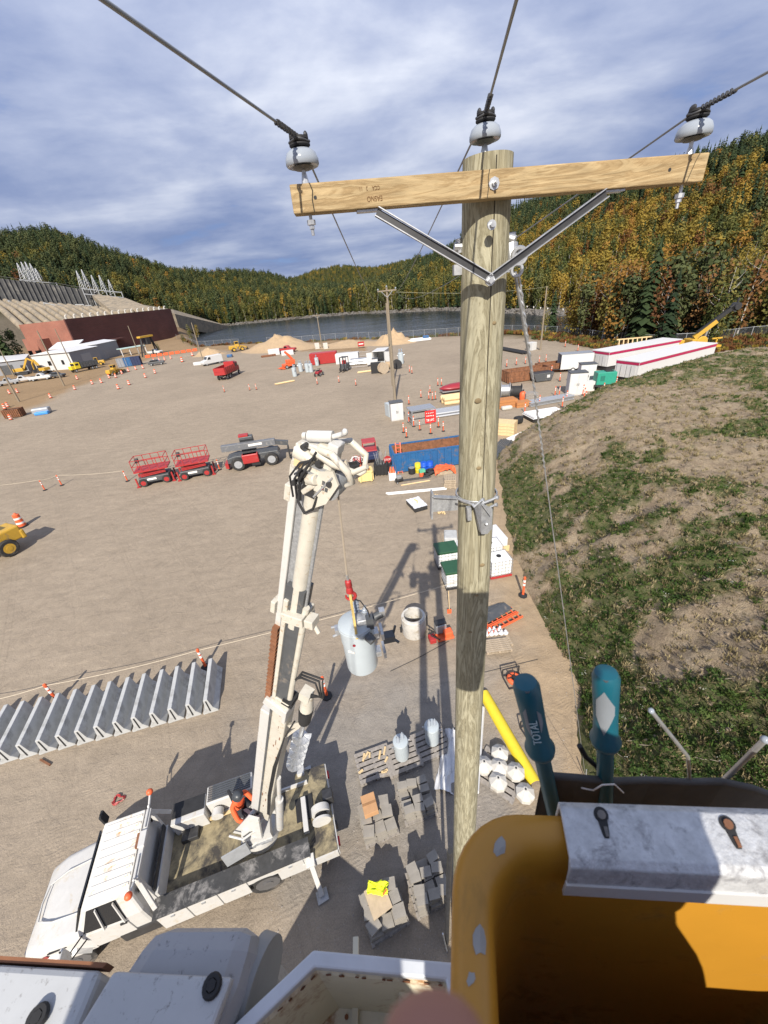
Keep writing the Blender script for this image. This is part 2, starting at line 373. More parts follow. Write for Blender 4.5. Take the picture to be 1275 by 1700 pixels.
def build_ground():
    az = [-180 + i * 4 for i in range(int((180 - 68) / 4))] + [-68 + i * 0.55 for i in range(int(136 / 0.55) + 1)] + [70 + i * 4 for i in range(28)]
    rad = [0.8]
    while rad[-1] < 3600: rad.append(rad[-1] * (1.10 if rad[-1] < 8 else 1.045 if rad[-1] < 60 else 1.022 if rad[-1] < 760 else 1.07))
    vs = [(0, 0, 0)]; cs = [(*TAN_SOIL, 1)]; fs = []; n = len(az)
    for r in rad:
        for d in az:
            t = R(d); x, y = r * math.sin(t), r * math.cos(t); z = ter(x, y)
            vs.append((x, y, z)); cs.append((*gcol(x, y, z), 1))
    for k in range(n): fs.append((0, 1 + (k + 1) % n, 1 + k))
    for i in range(len(rad) - 1):
        for k in range(n): a, b = 1 + i * n + k, 1 + i * n + (k + 1) % n; fs.append((a, b, b + n, a + n))
    me = bpy.data.meshes.new('ground'); me.from_pydata(vs, [], fs)
    ca = me.color_attributes.new('soil', 'FLOAT_COLOR', 'POINT'); ca.data.foreach_set('color', [q for c in cs for q in c])
    me.polygons.foreach_set('use_smooth', [True] * len(me.polygons))
    m, nt, p, N, L = newmat('yard_soil'); me.materials.append(m)
    p.inputs['Roughness'].default_value = 0.95; p.inputs['Specular IOR Level'].default_value = 0.15
    at = N('ShaderNodeAttribute'); at.attribute_name = 'soil'; tc = N('ShaderNodeTexCoord')
    def nz(sc, det=6, rough=0.6, dist=0.0, stretch=None, rot=0):
        q = N('ShaderNodeTexNoise'); q.inputs['Scale'].default_value = sc; q.inputs['Detail'].default_value = det; q.inputs['Roughness'].default_value = rough; q.inputs['Distortion'].default_value = dist
        if stretch:
            mp = N('ShaderNodeMapping'); mp.inputs['Scale'].default_value = stretch; mp.inputs['Rotation'].default_value = (0, 0, R(rot)); L(tc.outputs['Object'], mp.inputs[0]); L(mp.outputs[0], q.inputs[0])
        else: L(tc.outputs['Object'], q.inputs[0])
        return q.outputs[0]
    def mul(c, f, lo, hi, a=0.3, b=0.7):
        mr = N('ShaderNodeMapRange'); mr.inputs[1].default_value = a; mr.inputs[2].default_value = b; mr.inputs[3].default_value = lo; mr.inputs[4].default_value = hi; L(f, mr.inputs[0])
        x = N('ShaderNodeVectorMath'); x.operation = 'SCALE'; L(c, x.inputs[0]); L(mr.outputs[0], x.inputs['Scale']); return x.outputs[0]
    c = mul(at.outputs[0], nz(0.09, 5, 0.55, 0.8), 0.90, 1.08)
    c = mul(c, nz(0.5, 6, 0.6, 0.5, (1, 3.2, 1), 12), 0.90, 1.09)
    c = mul(c, nz(2.2, 8, 0.7), 0.88, 1.10)
    c = mul(c, nz(26, 4, 0.8), 0.78, 1.18)
    for rot, sc, dist in ((78, .055, 9), (20, .04, 7), (-35, .05, 12)):     # worn traffic lanes: pairs of bent darker lines
        wv = N('ShaderNodeTexWave'); wv.inputs['Scale'].default_value = sc; wv.inputs['Distortion'].default_value = dist; wv.inputs['Detail'].default_value = 1; wv.inputs['Detail Scale'].default_value = .25
        mp = N('ShaderNodeMapping'); mp.inputs['Rotation'].default_value = (0, 0, R(rot)); L(tc.outputs['Object'], mp.inputs[0]); L(mp.outputs[0], wv.inputs[0])
        r = N('ShaderNodeValToRGB'); e = r.color_ramp.elements; e[0].position = .40; e[0].color = (0, 0, 0, 1); e[1].position = .62; e[1].color = (0, 0, 0, 1)
        for p_, v_ in ((.44, 1), (.47, 0), (.55, 0), (.58, 1)): q = e.new(p_); q.color = (v_, v_, v_, 1)
        L(wv.outputs[0], r.inputs[0]); k = N('ShaderNodeMath'); k.operation = 'MULTIPLY'; L(r.outputs[0], k.inputs[0]); L(nz(.3, 5, .7, .5), k.inputs[1]); c = mul(c, k.outputs[0], 1.0, .90, .15, .6)
    c = mul(c, nz(95, 2, 0.8), 0.8, 1.18)
    L(c, p.inputs['Base Color'])
    # tyre tracks: bent ridges that fade in and out
    wv = N('ShaderNodeTexWave'); wv.inputs['Scale'].default_value = 2.6; wv.inputs['Distortion'].default_value = 11; wv.inputs['Detail'].default_value = 4; wv.inputs['Detail Scale'].default_value = 0.7
    mp = N('ShaderNodeMapping'); mp.inputs['Rotation'].default_value = (0, 0, R(72)); L(tc.outputs['Object'], mp.inputs[0]); L(mp.outputs[0], wv.inputs[0])
    def mth(op, a, b):
        q = N('ShaderNodeMath'); q.operation = op
        for i, s in enumerate((a, b)):
            if isinstance(s, (int, float)): q.inputs[i].default_value = s
            else: L(s, q.inputs[i])
        return q.outputs[0]
    msk = N('ShaderNodeMapRange'); msk.inputs[1].default_value = 0.52; msk.inputs[2].default_value = 0.7; L(nz(0.55, 5, 0.6, 1.5), msk.inputs[0])
    h = mth('ADD', mth('MULTIPLY', mth('MULTIPLY', wv.outputs[0], msk.outputs[0]), 0.011), mth('MULTIPLY', nz(1.3, 6, 0.65, 0.5), 0.10))
    h = mth('ADD', h, mth('MULTIPLY', nz(11, 6, 0.75), 0.030)); h = mth('ADD', h, mth('MULTIPLY', nz(55, 3, 0.8), 0.010))
    bp = N('ShaderNodeBump'); bp.inputs['Strength'].default_value = 0.8; bp.inputs['Distance'].default_value = 1.0; L(h, bp.inputs['Height']); L(bp.outputs[0], p.inputs['Normal'])
    o = link('ground', me); o['kind'] = 'structure'
build_ground()
def build_water():
    m, nt, p, N, L = newmat('river_water'); p.inputs['Base Color'].default_value = (0.012, 0.018, 0.022, 1); p.inputs['Roughness'].default_value = 0.2; p.inputs['IOR'].default_value = 1.33
    tc = N('ShaderNodeTexCoord'); mp = N('ShaderNodeMapping'); mp.inputs['Scale'].default_value = (0.35, 1, 1); L(tc.outputs['Object'], mp.inputs[0])
    h = None
    for sc, amt in ((0.05, 0.8), (0.25, 0.25), (1.2, 0.08)):
        n = N('ShaderNodeTexNoise'); n.inputs['Scale'].default_value = sc; n.inputs['Detail'].default_value = 4; L(mp.outputs[0], n.inputs[0])
        q = N('ShaderNodeMath'); q.operation = 'MULTIPLY_ADD'; L(n.outputs[0], q.inputs[0]); q.inputs[1].default_value = amt
        if h: L(h, q.inputs[2])
        else: q.inputs[2].default_value = 0
        h = q.outputs[0]
    b = N('ShaderNodeBump'); b.inputs['Strength'].default_value = 1.0; b.inputs['Distance'].default_value = 1.6; L(h, b.inputs['Height']); L(b.outputs[0], p.inputs['Normal'])
    mb = MB(); mb.add([(-420, 90, -4), (420, 60, -4), (420, 560, -4), (-420, 560, -4)], [(0, 1, 2, 3)])
    o = obj('river', mb, m); o['kind'] = 'structure'
build_water()

# ------------------------------------------------------------------ the grassy spoil bank on the right
def grassf(x, y):
    g = fbm(x / 5.5 + 3.1, y / 5.5, 2.2, 5) + 0.75 * fbm(x / 1.1, y / 1.1, 7.7, 4)
    d = poly_sd(FOOT, x, y)
    bare = math.exp(-((x - 17) ** 2 / 40 + (y - 23) ** 2 / 70)) + 0.9 * math.exp(-((x - 13.5) ** 2 / 14 + (y - 13.5) ** 2 / 10)) + 0.7 * math.exp(-((x - 30) ** 2 / 130 + (y - 30) ** 2 / 40))
    lush = .5 * math.exp(-((x - 8.5) ** 2 / 14 + (y - 6.5) ** 2 / 22)) + 0.6 * math.exp(-((x - 12) ** 2 / 8 + (y - 17.5) ** 2 / 5)) + 0.5 * math.exp(-((x - 36) ** 2 / 80 + (y - 33) ** 2 / 12))
    return g + 0.13 - bare * 0.5 + lush * 0.55 + (0.25 if d < 2.2 else 0)
def hill_z(x, y):
    d = poly_sd(FOOT, x, y) + fbm(x / 4, y / 4, 1.0) * 0.5
    if d <= 0: return -0.25
    top = 4.9 + 0.35 * fbm(x / 14, y / 14, 4.0, 3)
    t = min(1.0, d / 8.5); s = t * (1.45 - 0.45 * t * t) if t < 1 else 1.0
    far = sst(8.0, 30, d) * 0.7
    z = top * min(1.0, s) + far
    rough = 0.16 * fbm(x / 1.1, y / 1.1, 0.5, 4) + 0.10 * fbm(x / 0.42, y / 0.42, 3.5, 3)
    gully = 0.22 * fbm((x * 0.5 + y * 0.86) / 0.9, (x * 0.86 - y * 0.5) / 5.0, 9.0, 3) * (1 if t < 1 else 0.4)
    return z + (rough + gully) * min(1, d / 0.8)
def build_hill():
    xs = [4.0]
    while xs[-1] < 92: xs.append(xs[-1] + (0.17 if xs[-1] < 20 else 0.4 if xs[-1] < 40 else 1.6))
    ys = [-11.5]
    while ys[-1] < 51.5: ys.append(ys[-1] + (1.0 if ys[-1] < 2 else 0.18 if ys[-1] < 24 else 0.35))
    vs = []; at = []
    for y in ys:
        for x in xs:
            vs.append((x, y, hill_z(x, y))); at.append(sst(-0.12, 0.22, grassf(x, y)))
    n = len(xs); fs = [(j * n + i, j * n + i + 1, (j + 1) * n + i + 1, (j + 1) * n + i) for j in range(len(ys) - 1) for i in range(n - 1)]
    fs = [f for f in fs if max(vs[i][2] for i in f) > -0.2]
    me = bpy.data.meshes.new('grassy_bank'); me.from_pydata(vs, [], fs)
    a = me.attributes.new('grass', 'FLOAT', 'POINT'); a.data.foreach_set('value', at)
    me.polygons.foreach_set('use_smooth', [True] * len(me.polygons))
    m, nt, p, N, L = newmat('bank_soil_and_grass'); me.materials.append(m); p.inputs['Roughness'].default_value = 0.95; p.inputs['Specular IOR Level'].default_value = 0.1
    A = N('ShaderNodeAttribute'); A.attribute_name = 'grass'; tc = N('ShaderNodeTexCoord')
    def nz(sc, det=7, rough=0.7):
        q = N('ShaderNodeTexNoise'); q.inputs['Scale'].default_value = sc; q.inputs['Detail'].default_value = det; q.inputs['Roughness'].default_value = rough; L(tc.outputs['Object'], q.inputs[0]); return q.outputs[0]
    def ramp(f, stops):
        r = N('ShaderNodeValToRGB'); e = r.color_ramp.elements
        while len(e) < len(stops): e.new(0.5)
        for q, (pp, c) in zip(e, stops): q.position = pp; q.color = (*c, 1)
        L(f, r.inputs[0]); return r.outputs[0]
    soil = ramp(nz(1.6), [(0.28, (0.17, 0.13, 0.095)), (0.45, (0.31, 0.24, 0.165)), (0.6, (0.39, 0.31, 0.215)), (0.75, (0.42, 0.35, 0.265))])
    gr = ramp(nz(2.4), [(0.3, (0.06, 0.065, 0.03)), (0.5, (0.10, 0.115, 0.045)), (0.72, (0.20, 0.18, 0.085))])
    fac = N('ShaderNodeMath'); fac.operation = 'ADD'; L(A.outputs['Fac'], fac.inputs[0])
    s = N('ShaderNodeMapRange'); s.inputs[1].default_value = 0.3; s.inputs[2].default_value = 0.7; s.inputs[3].default_value = -0.55; s.inputs[4].default_value = 0.45; L(nz(7, 6, 0.8), s.inputs[0]); L(s.outputs[0], fac.inputs[1]); fac.use_clamp = True
    x = N('ShaderNodeMix'); x.data_type = 'RGBA'; L(fac.outputs[0], x.inputs[0]); L(soil, x.inputs[6]); L(gr, x.inputs[7])
    sp = N('ShaderNodeMapRange'); sp.inputs[1].default_value = 0.3; sp.inputs[2].default_value = 0.7; sp.inputs[3].default_value = 0.68; sp.inputs[4].default_value = 1.25; L(nz(18, 4, 0.8), sp.inputs[0])
    v = N('ShaderNodeVectorMath'); v.operation = 'SCALE'; L(x.outputs[2], v.inputs[0]); L(sp.outputs[0], v.inputs['Scale']); L(v.outputs[0], p.inputs['Base Color'])
    h = N('ShaderNodeMath'); h.operation = 'ADD'; L(nz(6), h.inputs[0]); L(nz(28), h.inputs[1])
    b = N('ShaderNodeBump'); b.inputs['Strength'].default_value = 0.9; b.inputs['Distance'].default_value = 0.12; L(h.outputs[0], b.inputs['Height']); L(b.outputs[0], p.inputs['Normal'])
    o = link('grassy_bank', me); o['kind'] = 'structure'
build_hill()

# ------------------------------------------------------------------ scattering (geometry nodes)
def scatter(name, pts, protos, kind='stuff', label=None, cat=None):
    me = bpy.data.meshes.new(name); me.from_pydata([p[0] for p in pts], [], [])
    for nm, tp, key in (('scl', 'FLOAT', 1), ('rot', 'FLOAT', 2), ('idx', 'INT', 3)):
        at = me.attributes.new(nm, tp, 'POINT'); at.data.foreach_set('value', [p[key] for p in pts])
    o = link(name, me); c = bpy.data.collections.new(name + '_models')
    for q in protos: c.objects.link(q)
    ng = bpy.data.node_groups.new(name, 'GeometryNodeTree'); ng.interface.new_socket('Geometry', in_out='INPUT', socket_type='NodeSocketGeometry'); ng.interface.new_socket('Geometry', in_out='OUTPUT', socket_type='NodeSocketGeometry')
    N, L = ng.nodes.new, ng.links.new
    gi, go = N('NodeGroupInput'), N('NodeGroupOutput'); ip = N('GeometryNodeInstanceOnPoints'); ci = N('GeometryNodeCollectionInfo')
    ci.inputs['Collection'].default_value = c; ci.inputs['Separate Children'].default_value = True; ci.inputs['Reset Children'].default_value = True
    def na(nm, t):
        q = N('GeometryNodeInputNamedAttribute'); q.data_type = t; q.inputs['Name'].default_value = nm; return q.outputs['Attribute']
    cx = N('ShaderNodeCombineXYZ'); L(na('rot', 'FLOAT'), cx.inputs[2])
    L(gi.outputs[0], ip.inputs['Points']); L(ci.outputs[0], ip.inputs['Instance']); ip.inputs['Pick Instance'].default_value = True
    L(na('idx', 'INT'), ip.inputs['Instance Index']); L(cx.outputs[0], ip.inputs['Rotation']); L(na('scl', 'FLOAT'), ip.inputs['Scale']); L(ip.outputs[0], go.inputs[0])
    md = o.modifiers.new('scatter', 'NODES'); md.node_group = ng
    o['kind'] = kind
    return tag(o, label, cat)
_pc = [0]
def proto(mb, mats, smooth=None):
    _pc[0] += 1; return bpy.data.objects.new('model_%03d' % _pc[0], mb.mesh('model', mats, smooth))

def leafmat(name, cols, trans=0.25):
    m, nt, p, N, L = newmat(name); p.inputs['Roughness'].default_value = 0.75; p.inputs['Specular IOR Level'].default_value = 0.2
    oi = N('ShaderNodeObjectInfo'); tc = N('ShaderNodeTexCoord'); n = N('ShaderNodeTexNoise'); n.inputs['Scale'].default_value = 0.7; n.inputs['Detail'].default_value = 4; L(tc.outputs['Object'], n.inputs[0])
    ad = N('ShaderNodeMath'); ad.operation = 'MULTIPLY_ADD'; L(n.outputs[0], ad.inputs[0]); ad.inputs[1].default_value = 0.9
    q = N('ShaderNodeMath'); q.operation = 'MULTIPLY_ADD'; L(oi.outputs['Random'], q.inputs[0]); q.inputs[1].default_value = 0.9; q.inputs[2].default_value = -0.42; L(q.outputs[0], ad.inputs[2])
    r = N('ShaderNodeValToRGB'); e = r.color_ramp.elements
    while len(e) < len(cols): e.new(0.5)
    for i, c in enumerate(cols): e[i].position = i / (len(cols) - 1); e[i].color = (*c, 1)
    L(ad.outputs[0], r.inputs[0]); L(r.outputs[0], p.inputs['Base Color'])
    tr = N('ShaderNodeBsdfTranslucent'); L(r.outputs[0], tr.inputs[0]); mx = N('ShaderNodeMixShader'); mx.inputs[0].default_value = trans
    L(p.outputs[0], mx.inputs[1]); L(tr.outputs[0], mx.inputs[2]); L(mx.outputs[0], nt.nodes['Material Output'].inputs[0]); return m
LM = {'spruce': leafmat('spruce_needles', [(0.014, 0.026, 0.012), (0.026, 0.044, 0.017), (0.045, 0.062, 0.022)], 0.12),
      'pine': leafmat('pine_needles', [(0.035, 0.05, 0.02), (0.07, 0.085, 0.032), (0.115, 0.12, 0.045)], 0.15),
      'green': leafmat('green_leaves', [(0.06, 0.075, 0.02), (0.12, 0.12, 0.032), (0.20, 0.17, 0.045)]),
      'yellow': leafmat('yellow_leaves', [(0.16, 0.13, 0.03), (0.27, 0.195, 0.035), (0.34, 0.225, 0.045)]),
      'orange': leafmat('orange_leaves', [(0.17, 0.09, 0.025), (0.28, 0.145, 0.03), (0.33, 0.19, 0.04)]),
      'brown': leafmat('rust_leaves', [(0.09, 0.04, 0.02), (0.16, 0.07, 0.025), (0.2, 0.11, 0.04)])}
M_BARK = mat('tree_bark', (0.13, 0.105, 0.085), 0.95, var=0.3); M_BIRCH = mat('pale_birch_bark', (0.36, 0.34, 0.31), 0.85, var=0.2)
def conifer(rng, h=15.0, r=2.6, layers=9, nb=8):
    mb = MB()
    for i in range(layers):
        t = i / layers; z = h * (0.10 + 0.88 * t); rad = r * (1 - t) ** 0.85 + 0.25
        for k in range(nb):
            a = 2 * math.pi * (k + rng.random()) / nb; q = rad * rng.uniform(0.6, 1.15); w_ = q * rng.uniform(0.28, 0.42)
            ca, sa = math.cos(a), math.sin(a); dz = q * rng.uniform(0.15, 0.5); z0 = z + rng.uniform(-.3, .3)
            mb.add([(0, 0, z0 + h * .05), (ca * q * .55 - sa * w_, sa * q * .55 + ca * w_, z0 - dz * .35), (ca * q, sa * q, z0 - dz), (ca * q * .55 + sa * w_, sa * q * .55 - ca * w_, z0 - dz * .35)], [(0, 1, 2, 3)])
    mb.add([(0.25, 0, h * .9), (-.12, .2, h * .9), (-.12, -.2, h * .9), (0, 0, h * 1.04)], [(0, 1, 3), (1, 2, 3), (2, 0, 3)])
    return mb
def decid(rng, h=14.0, r=3.0, n=150, s=1.1, lobes=6, base=0.25):
    mb = MB(); L_ = []
    for i in range(lobes):
        a = rng.uniform(0, 6.28); q = r * rng.uniform(0.15, 0.6); L_.append((math.cos(a) * q, math.sin(a) * q, h * rng.uniform(base + .15, 0.86), r * rng.uniform(0.4, 0.7)))
    L_.append((0, 0, h * .84, r * .5))
    for i in range(n):
        c = rng.choice(L_); d = Vector((rng.gauss(0, 1), rng.gauss(0, 1), rng.gauss(0, 1))).normalized(); q = c[3] * rng.uniform(0.65, 1.1)
        p = Vector((c[0], c[1], c[2])) + Vector((d.x * q, d.y * q, d.z * q * 1.35)); nrm = (d + Vector((rng.gauss(0, .5), rng.gauss(0, .5), rng.gauss(.3, .5)))).normalized()
        u = nrm.cross(Vector((rng.gauss(0, 1), rng.gauss(0, 1), rng.gauss(0, 1)))).normalized(); v = nrm.cross(u); k = s * rng.uniform(0.5, 1.1)
        mb.add([p - u * k * .5, p + v * k * .45 * rng.uniform(.6, 1.2), p + u * k * .5, p - v * k * .45], [(0, 1, 2, 3)])
    return mb
def trunk(h, r, lean=0.02, rng=random, limbs=5, n=6):
    mb = MB(); pts = [(rng.uniform(-1, 1) * lean * h * t, rng.uniform(-1, 1) * lean * h * t, h * t) for t in (0, .25, .5, .75, 1)]
    mb.tube(pts, [r, r * .85, r * .65, r * .42, r * .12], n)
    for i in range(limbs):
        t = rng.uniform(.35, .85); a = rng.uniform(0, 6.28); q = h * rng.uniform(.08, .17)
        mb.tube([(0, 0, h * t), (math.cos(a) * q * .6, math.sin(a) * q * .6, h * t + q * .4), (math.cos(a) * q, math.sin(a) * q, h * t + q * .9)], [r * .3, r * .2, r * .06], 4)
    return mb
rg = random.Random(11)
TM = []                                          # far-wood models: foliage and trunk in one mesh each
KINDS = ['spruce', 'spruce', 'pine', 'green', 'green', 'yellow', 'orange', 'brown']
for k in KINDS:
    mb = conifer(rg, 15, 2.2, 12, 8) if k == 'spruce' else decid(rg, 15, 2.5, 340, .95, 9, .0) if k == 'pine' else decid(rg, 13.5, 2.8, 420, .85, 10, -.08)
    mb.mi = 1; mb.cyl((0, 0, 0), (0, 0, 10), 0.16, 0.06, 5, False)
    TM.append(proto(mb, [LM[k], M_BARK if k in ('spruce', 'pine') else M_BIRCH]))
def tree_kind(x, y, rng):
    a = math.degrees(math.atan2(x, y)); r = math.hypot(x, y); rs, rc = lerp(RS, a), lerp(RCR, a); t = (r - rs) / max(1, rc - rs)
    n1 = fbm(x / 38, y / 38, 5, 3) * 1.5
    if a > 8:
        con = 0.14 + 0.8 * sst(0.42, 0.72, t + n1 * .22); org = 0.42 * sst(12, 26, a)
    else:
        con = (0.72 if a < -26 else 0.42) + 0.35 * sst(.5, .9, t) + n1 * .5; org = 0.05
    u = rng.random()
    if u < con: return rng.choice([0, 1, 1, 2]) if a > 8 else rng.choice([0, 1, 2, 2])
    v = max(rng.random() * .3 + .02, rng.random() + n1 * .35) if a > 8 else rng.random()
    if v < org * .6: return 6
    if v < org: return 7 if rng.random() < .15 else 5
    if v < org + (0.26 if a > 8 else .1): return 5
    return rng.choice([3, 4])
forest = []; near_trees = []
def fill():
    rng = random.Random(5)
    for i in range(34000):
        a = rng.uniform(-47, 47); rs, rc = lerp(RS, a), lerp(RCR, a)
        r = math.sqrt(rng.uniform((rs + 5) ** 2, (rc + 22) ** 2))
        if rng.random() > r / 560: continue
        x, y = r * math.sin(R(a)), r * math.cos(R(a))
        if a < -20 and r < 345: continue
        if -27 < a < -20.5 and r < 400 and rng.random() < .6: continue
        s = rng.choice((.55, .7, .85, 1, 1, 1.15, 1.3)) * rng.uniform(.9, 1.15) * (1.12 if r < rs + 60 else 1.0)
        s *= .88 if a < -21 else .84 if a > 8 else 1
        forest.append((Vector((x, y, ter(x, y) - .3)), s, rng.uniform(0, 6.28), tree_kind(x, y, rng)))
    for i in range(6500):
        a = rng.uniform(-13, 14); r = rng.uniform(1080, 1630); x, y = r * math.sin(R(a)), r * math.cos(R(a))
        forest.append((Vector((x, y, ter(x, y) - .5)), rng.uniform(.9, 1.5), rng.uniform(0, 6.28), rng.choice([0, 1, 2, 3, 4, 4, 3, 5, 3])))
fill()
forest.sort(key=lambda f: f[0].length)
front = forest[:170]; forest = forest[170:]
scatter('autumn_forest', forest, TM, 'stuff', 'mixed autumn wood covering the hills beyond the river', 'forest')

# trees one can tell apart: trunk and crown each
def tree_model(k, rng):
    nm = {'spruce': 'spruce_tree', 'pine': 'pine_tree'}.get(k, 'birch_tree')
    root = thing(nm, 'tree', 'tree'); con = k in ('spruce', 'pine')
    h = 15 if con else 13.5
    obj('trunk', trunk(h * .93, .2 if con else .15, .012, rng, 5 if not con else 2), M_BARK if con else M_BIRCH, root, 60)
    mb = conifer(rng, h, 2.7, 16, 11) if k == 'spruce' else decid(rng, h, 2.6, 560, .85, 11, .05) if k == 'pine' else decid(rng, h, 2.9, 660, .62, 12, .0)
    obj('crown', mb, LM[k], root); return Series(root)
TREES = {k: [tree_model(k, rg) for _ in range(2)] for k in ('spruce', 'pine', 'green', 'yellow', 'orange', 'brown')}
TL = {'spruce': ('dark narrow spruce tree', 'spruce trees'), 'pine': ('dull green pine tree with loose crown', 'pine trees'), 'green': ('green leafy tree with pale trunk', 'green leafy trees'), 'yellow': ('yellow autumn birch tree', 'yellow birches'), 'orange': ('orange autumn tree', 'orange autumn trees'), 'brown': ('rusty brown autumn tree', 'rusty brown trees')}
def put_tree(k, loc, s, where, rng=rg):
    L_, G_ = TL[k]; return rng.choice(TREES[k]).put(loc, rng.uniform(0, 6.28), L_ + ' ' + where, G_ + ' ' + where, s)
for p, s, rz, i in front: put_tree(KINDS[i], p, s, 'at the foot of the far wooded slope')
rng2 = random.Random(21); nb_ = 0
while nb_ < 100:                                # wood on the near bank, beyond the chain-link fence
    a = rng2.uniform(15.5, 47); ry = lerp(RY, a); bk = lerp(BANK, a); r = ry + rng2.uniform(2, bk * .62)
    if a < 24 and rng2.random() < .75: continue
    x, y = r * math.sin(R(a)), r * math.cos(R(a)); k = rng2.choice(['pine', 'pine', 'pine', 'spruce', 'green', 'green', 'yellow', 'orange', 'brown'])
    s = rng2.uniform(.45, .8) if a < 27 else rng2.uniform(.75, 1.2)
    if a < 23: s = rng2.uniform(.15, .35); k = rng2.choice(['green', 'yellow', 'brown'])
    put_tree(k, Vector((x, y, ter(x, y) - .2)), s, 'on the near bank behind the fence', rng2); nb_ += 1
for px, py, h in ((982, 545, 12), (1090, 575, 10), (1035, 570, 9), (575, 0, 0), (870, 540, 7)):
    if not h: continue
    p = B(px, py); p.z = ter(p.x, p.y) - .2
    tag(obj('bare_tree', trunk(h, .16, .03, rg, 12), M_BIRCH, None, 60), 'bare grey tree trunk standing ' + {982: 'behind the fence right of the far bare utility pole', 1090: 'behind the fence left of the yellow crane boom', 1035: 'behind the fence above the timber trusses', 870: 'by the water behind the near pole'}[px], 'tree').location = p
for px, py, s, k, wh in ((24, 611, 1.25, 'spruce', 'beside the grey building at the left edge'), (2, 612, 1.3, 'spruce', 'at the left edge behind the grey building'), (12, 606, 1.25, 'pine', 'behind the spruces at the left edge'), (-14, 612, 1.3, 'pine', 'cut by the left edge behind the grey building'), (42, 607, .85, 'pine', 'between the grey building and the brick annex'), (318, 566, .5, 'green', 'at the river end of the brick powerhouse'), (330, 560, .42, 'yellow', 'at the river end of the brick powerhouse'), (306, 570, .3, 'green', 'at the foot of the brick powerhouse'), (265, 585, .25, 'green', 'at the foot of the brick powerhouse')):
    p = B(px, py); put_tree(k, p, s * 1.15, wh)
# brush along the yard edge
def bush(rng, cols):
    mb = MB()
    for i in range(40):
        a = rng.uniform(0, 6.28); q = rng.uniform(0, .6); h = rng.uniform(.3, 1.1); w_ = rng.uniform(.08, .2); x, y = math.cos(a) * q, math.sin(a) * q
        b = rng.uniform(0, 3.14); dx, dy = math.cos(b) * w_, math.sin(b) * w_; mb.add([(x - dx, y - dy, h * .3), (x + dx, y + dy, h * .35), (x * 1.3 + dx * .5, y * 1.3 + dy * .5, h), (x * 1.3 - dx, y * 1.3 - dy, h * .8)], [(0, 1, 2, 3)])
    return proto(mb, LM[cols])
BM_ = [bush(rg, 'green'), bush(rg, 'brown'), bush(rg, 'yellow'), bush(rg, 'pine')]
pts = []
for i in range(5200):
    a = rg.uniform(13, 48) if i < 3600 else rg.uniform(-23, 13); ry = lerp(RY, a); r = ry + (rg.uniform(-7, 22) if a > 13 else rg.uniform(2, 9))
    x, y = r * math.sin(R(a)), r * math.cos(R(a))
    if a < 22 and r < ry: continue
    pts.append((Vector((x, y, ter(x, y) - .05)), rg.uniform(.35, 1.3) * (.7 if r < ry else 1), rg.uniform(0, 6.28), rg.choice([0, 1, 1, 1, 2, 3])))
scatter('brush', pts, BM_, 'stuff', 'low rusty brush along the edge of the yard', 'brush')
# rocks on the far shore
def rock(rng):
    mb = MB(); mb.ball((0, 0, 0), .5, 7, 5, (1, rng.uniform(.6, 1), rng.uniform(.4, .7)))
    mb.v = [tuple(Vector(v) * rng.uniform(.75, 1.2)) for v in mb.v]; return mb
M_ROCK = mat('shore_rock', (0.13, 0.12, 0.11), .9, var=.3)
pts = []
for i in range(2600):
    a = rg.uniform(-19, 40); rs = lerp(RS, a); r = rs + rg.uniform(-7, 5); x, y = r * math.sin(R(a)), r * math.cos(R(a)); pts.append((Vector((x, y, ter(x, y))), rg.uniform(.5, 2.6), rg.uniform(0, 6.28), rg.randrange(4)))
for i in range(1500):
    a = rg.uniform(-22, 20); r = lerp(RY, a) + rg.uniform(3, 14); x, y = r * math.sin(R(a)), r * math.cos(R(a)); pts.append((Vector((x, y, ter(x, y))), rg.uniform(.4, 1.8), rg.uniform(0, 6.28), rg.randrange(4)))
scatter('shore_rocks', pts, [proto(rock(rg), M_ROCK) for _ in range(4)], 'stuff', 'loose dark rocks along the river shores', 'rocks')
# grass tufts, flowers, clods and sticks on the bank
def tuft(rng, n, h, sp, m):
    mb = MB()
    for i in range(n):
        a = rng.uniform(0, 6.28); q = rng.uniform(0, sp); x, y = math.cos(a) * q, math.sin(a) * q; hh = h * rng.uniform(.4, 1.1); l = rng.uniform(.2, .9) * hh; b = a + rng.uniform(-.8, .8); w_ = rng.uniform(.008, .02)
        dx, dy = -math.sin(b) * w_, math.cos(b) * w_; ex, ey = x + math.cos(b) * l, y + math.sin(b) * l
        mb.add([(x - dx, y - dy, 0), (x + dx, y + dy, 0), (x + (ex - x) * .4 + dx, y + (ey - y) * .4 + dy, hh * .75), (ex, ey, hh)], [(0, 1, 2), (0, 2, 3)])
    return proto(mb, m)
def weed(rng, m):
    mb = MB()
    for i in range(26):
        d = Vector((rng.gauss(0, 1), rng.gauss(0, 1), abs(rng.gauss(0, .8)))).normalized(); p = d * rng.uniform(.05, .17); u = Vector((rng.gauss(0, 1), rng.gauss(0, 1), rng.gauss(0, .4))).normalized(); v = u.cross(d + Vector((0, 0, .6))).normalized(); k = rng.uniform(.03, .07)
        mb.add([p - u * k, p + v * k * .6, p + u * k, p - v * k * .6], [(0, 1, 2, 3)])
    return proto(mb, m)
GM1 = leafmat('bank_grass', [(0.035, 0.07, 0.014), (0.07, 0.118, 0.024), (0.13, 0.16, 0.045)], .3); GM2 = leafmat('dry_grass', [(0.20, 0.16, 0.085), (0.28, 0.23, 0.12), (0.36, 0.30, 0.18)], .2); GM3 = leafmat('weed_leaves', [(0.03, 0.06, 0.014), (0.06, 0.105, 0.024), (0.11, 0.15, 0.04)], .3)
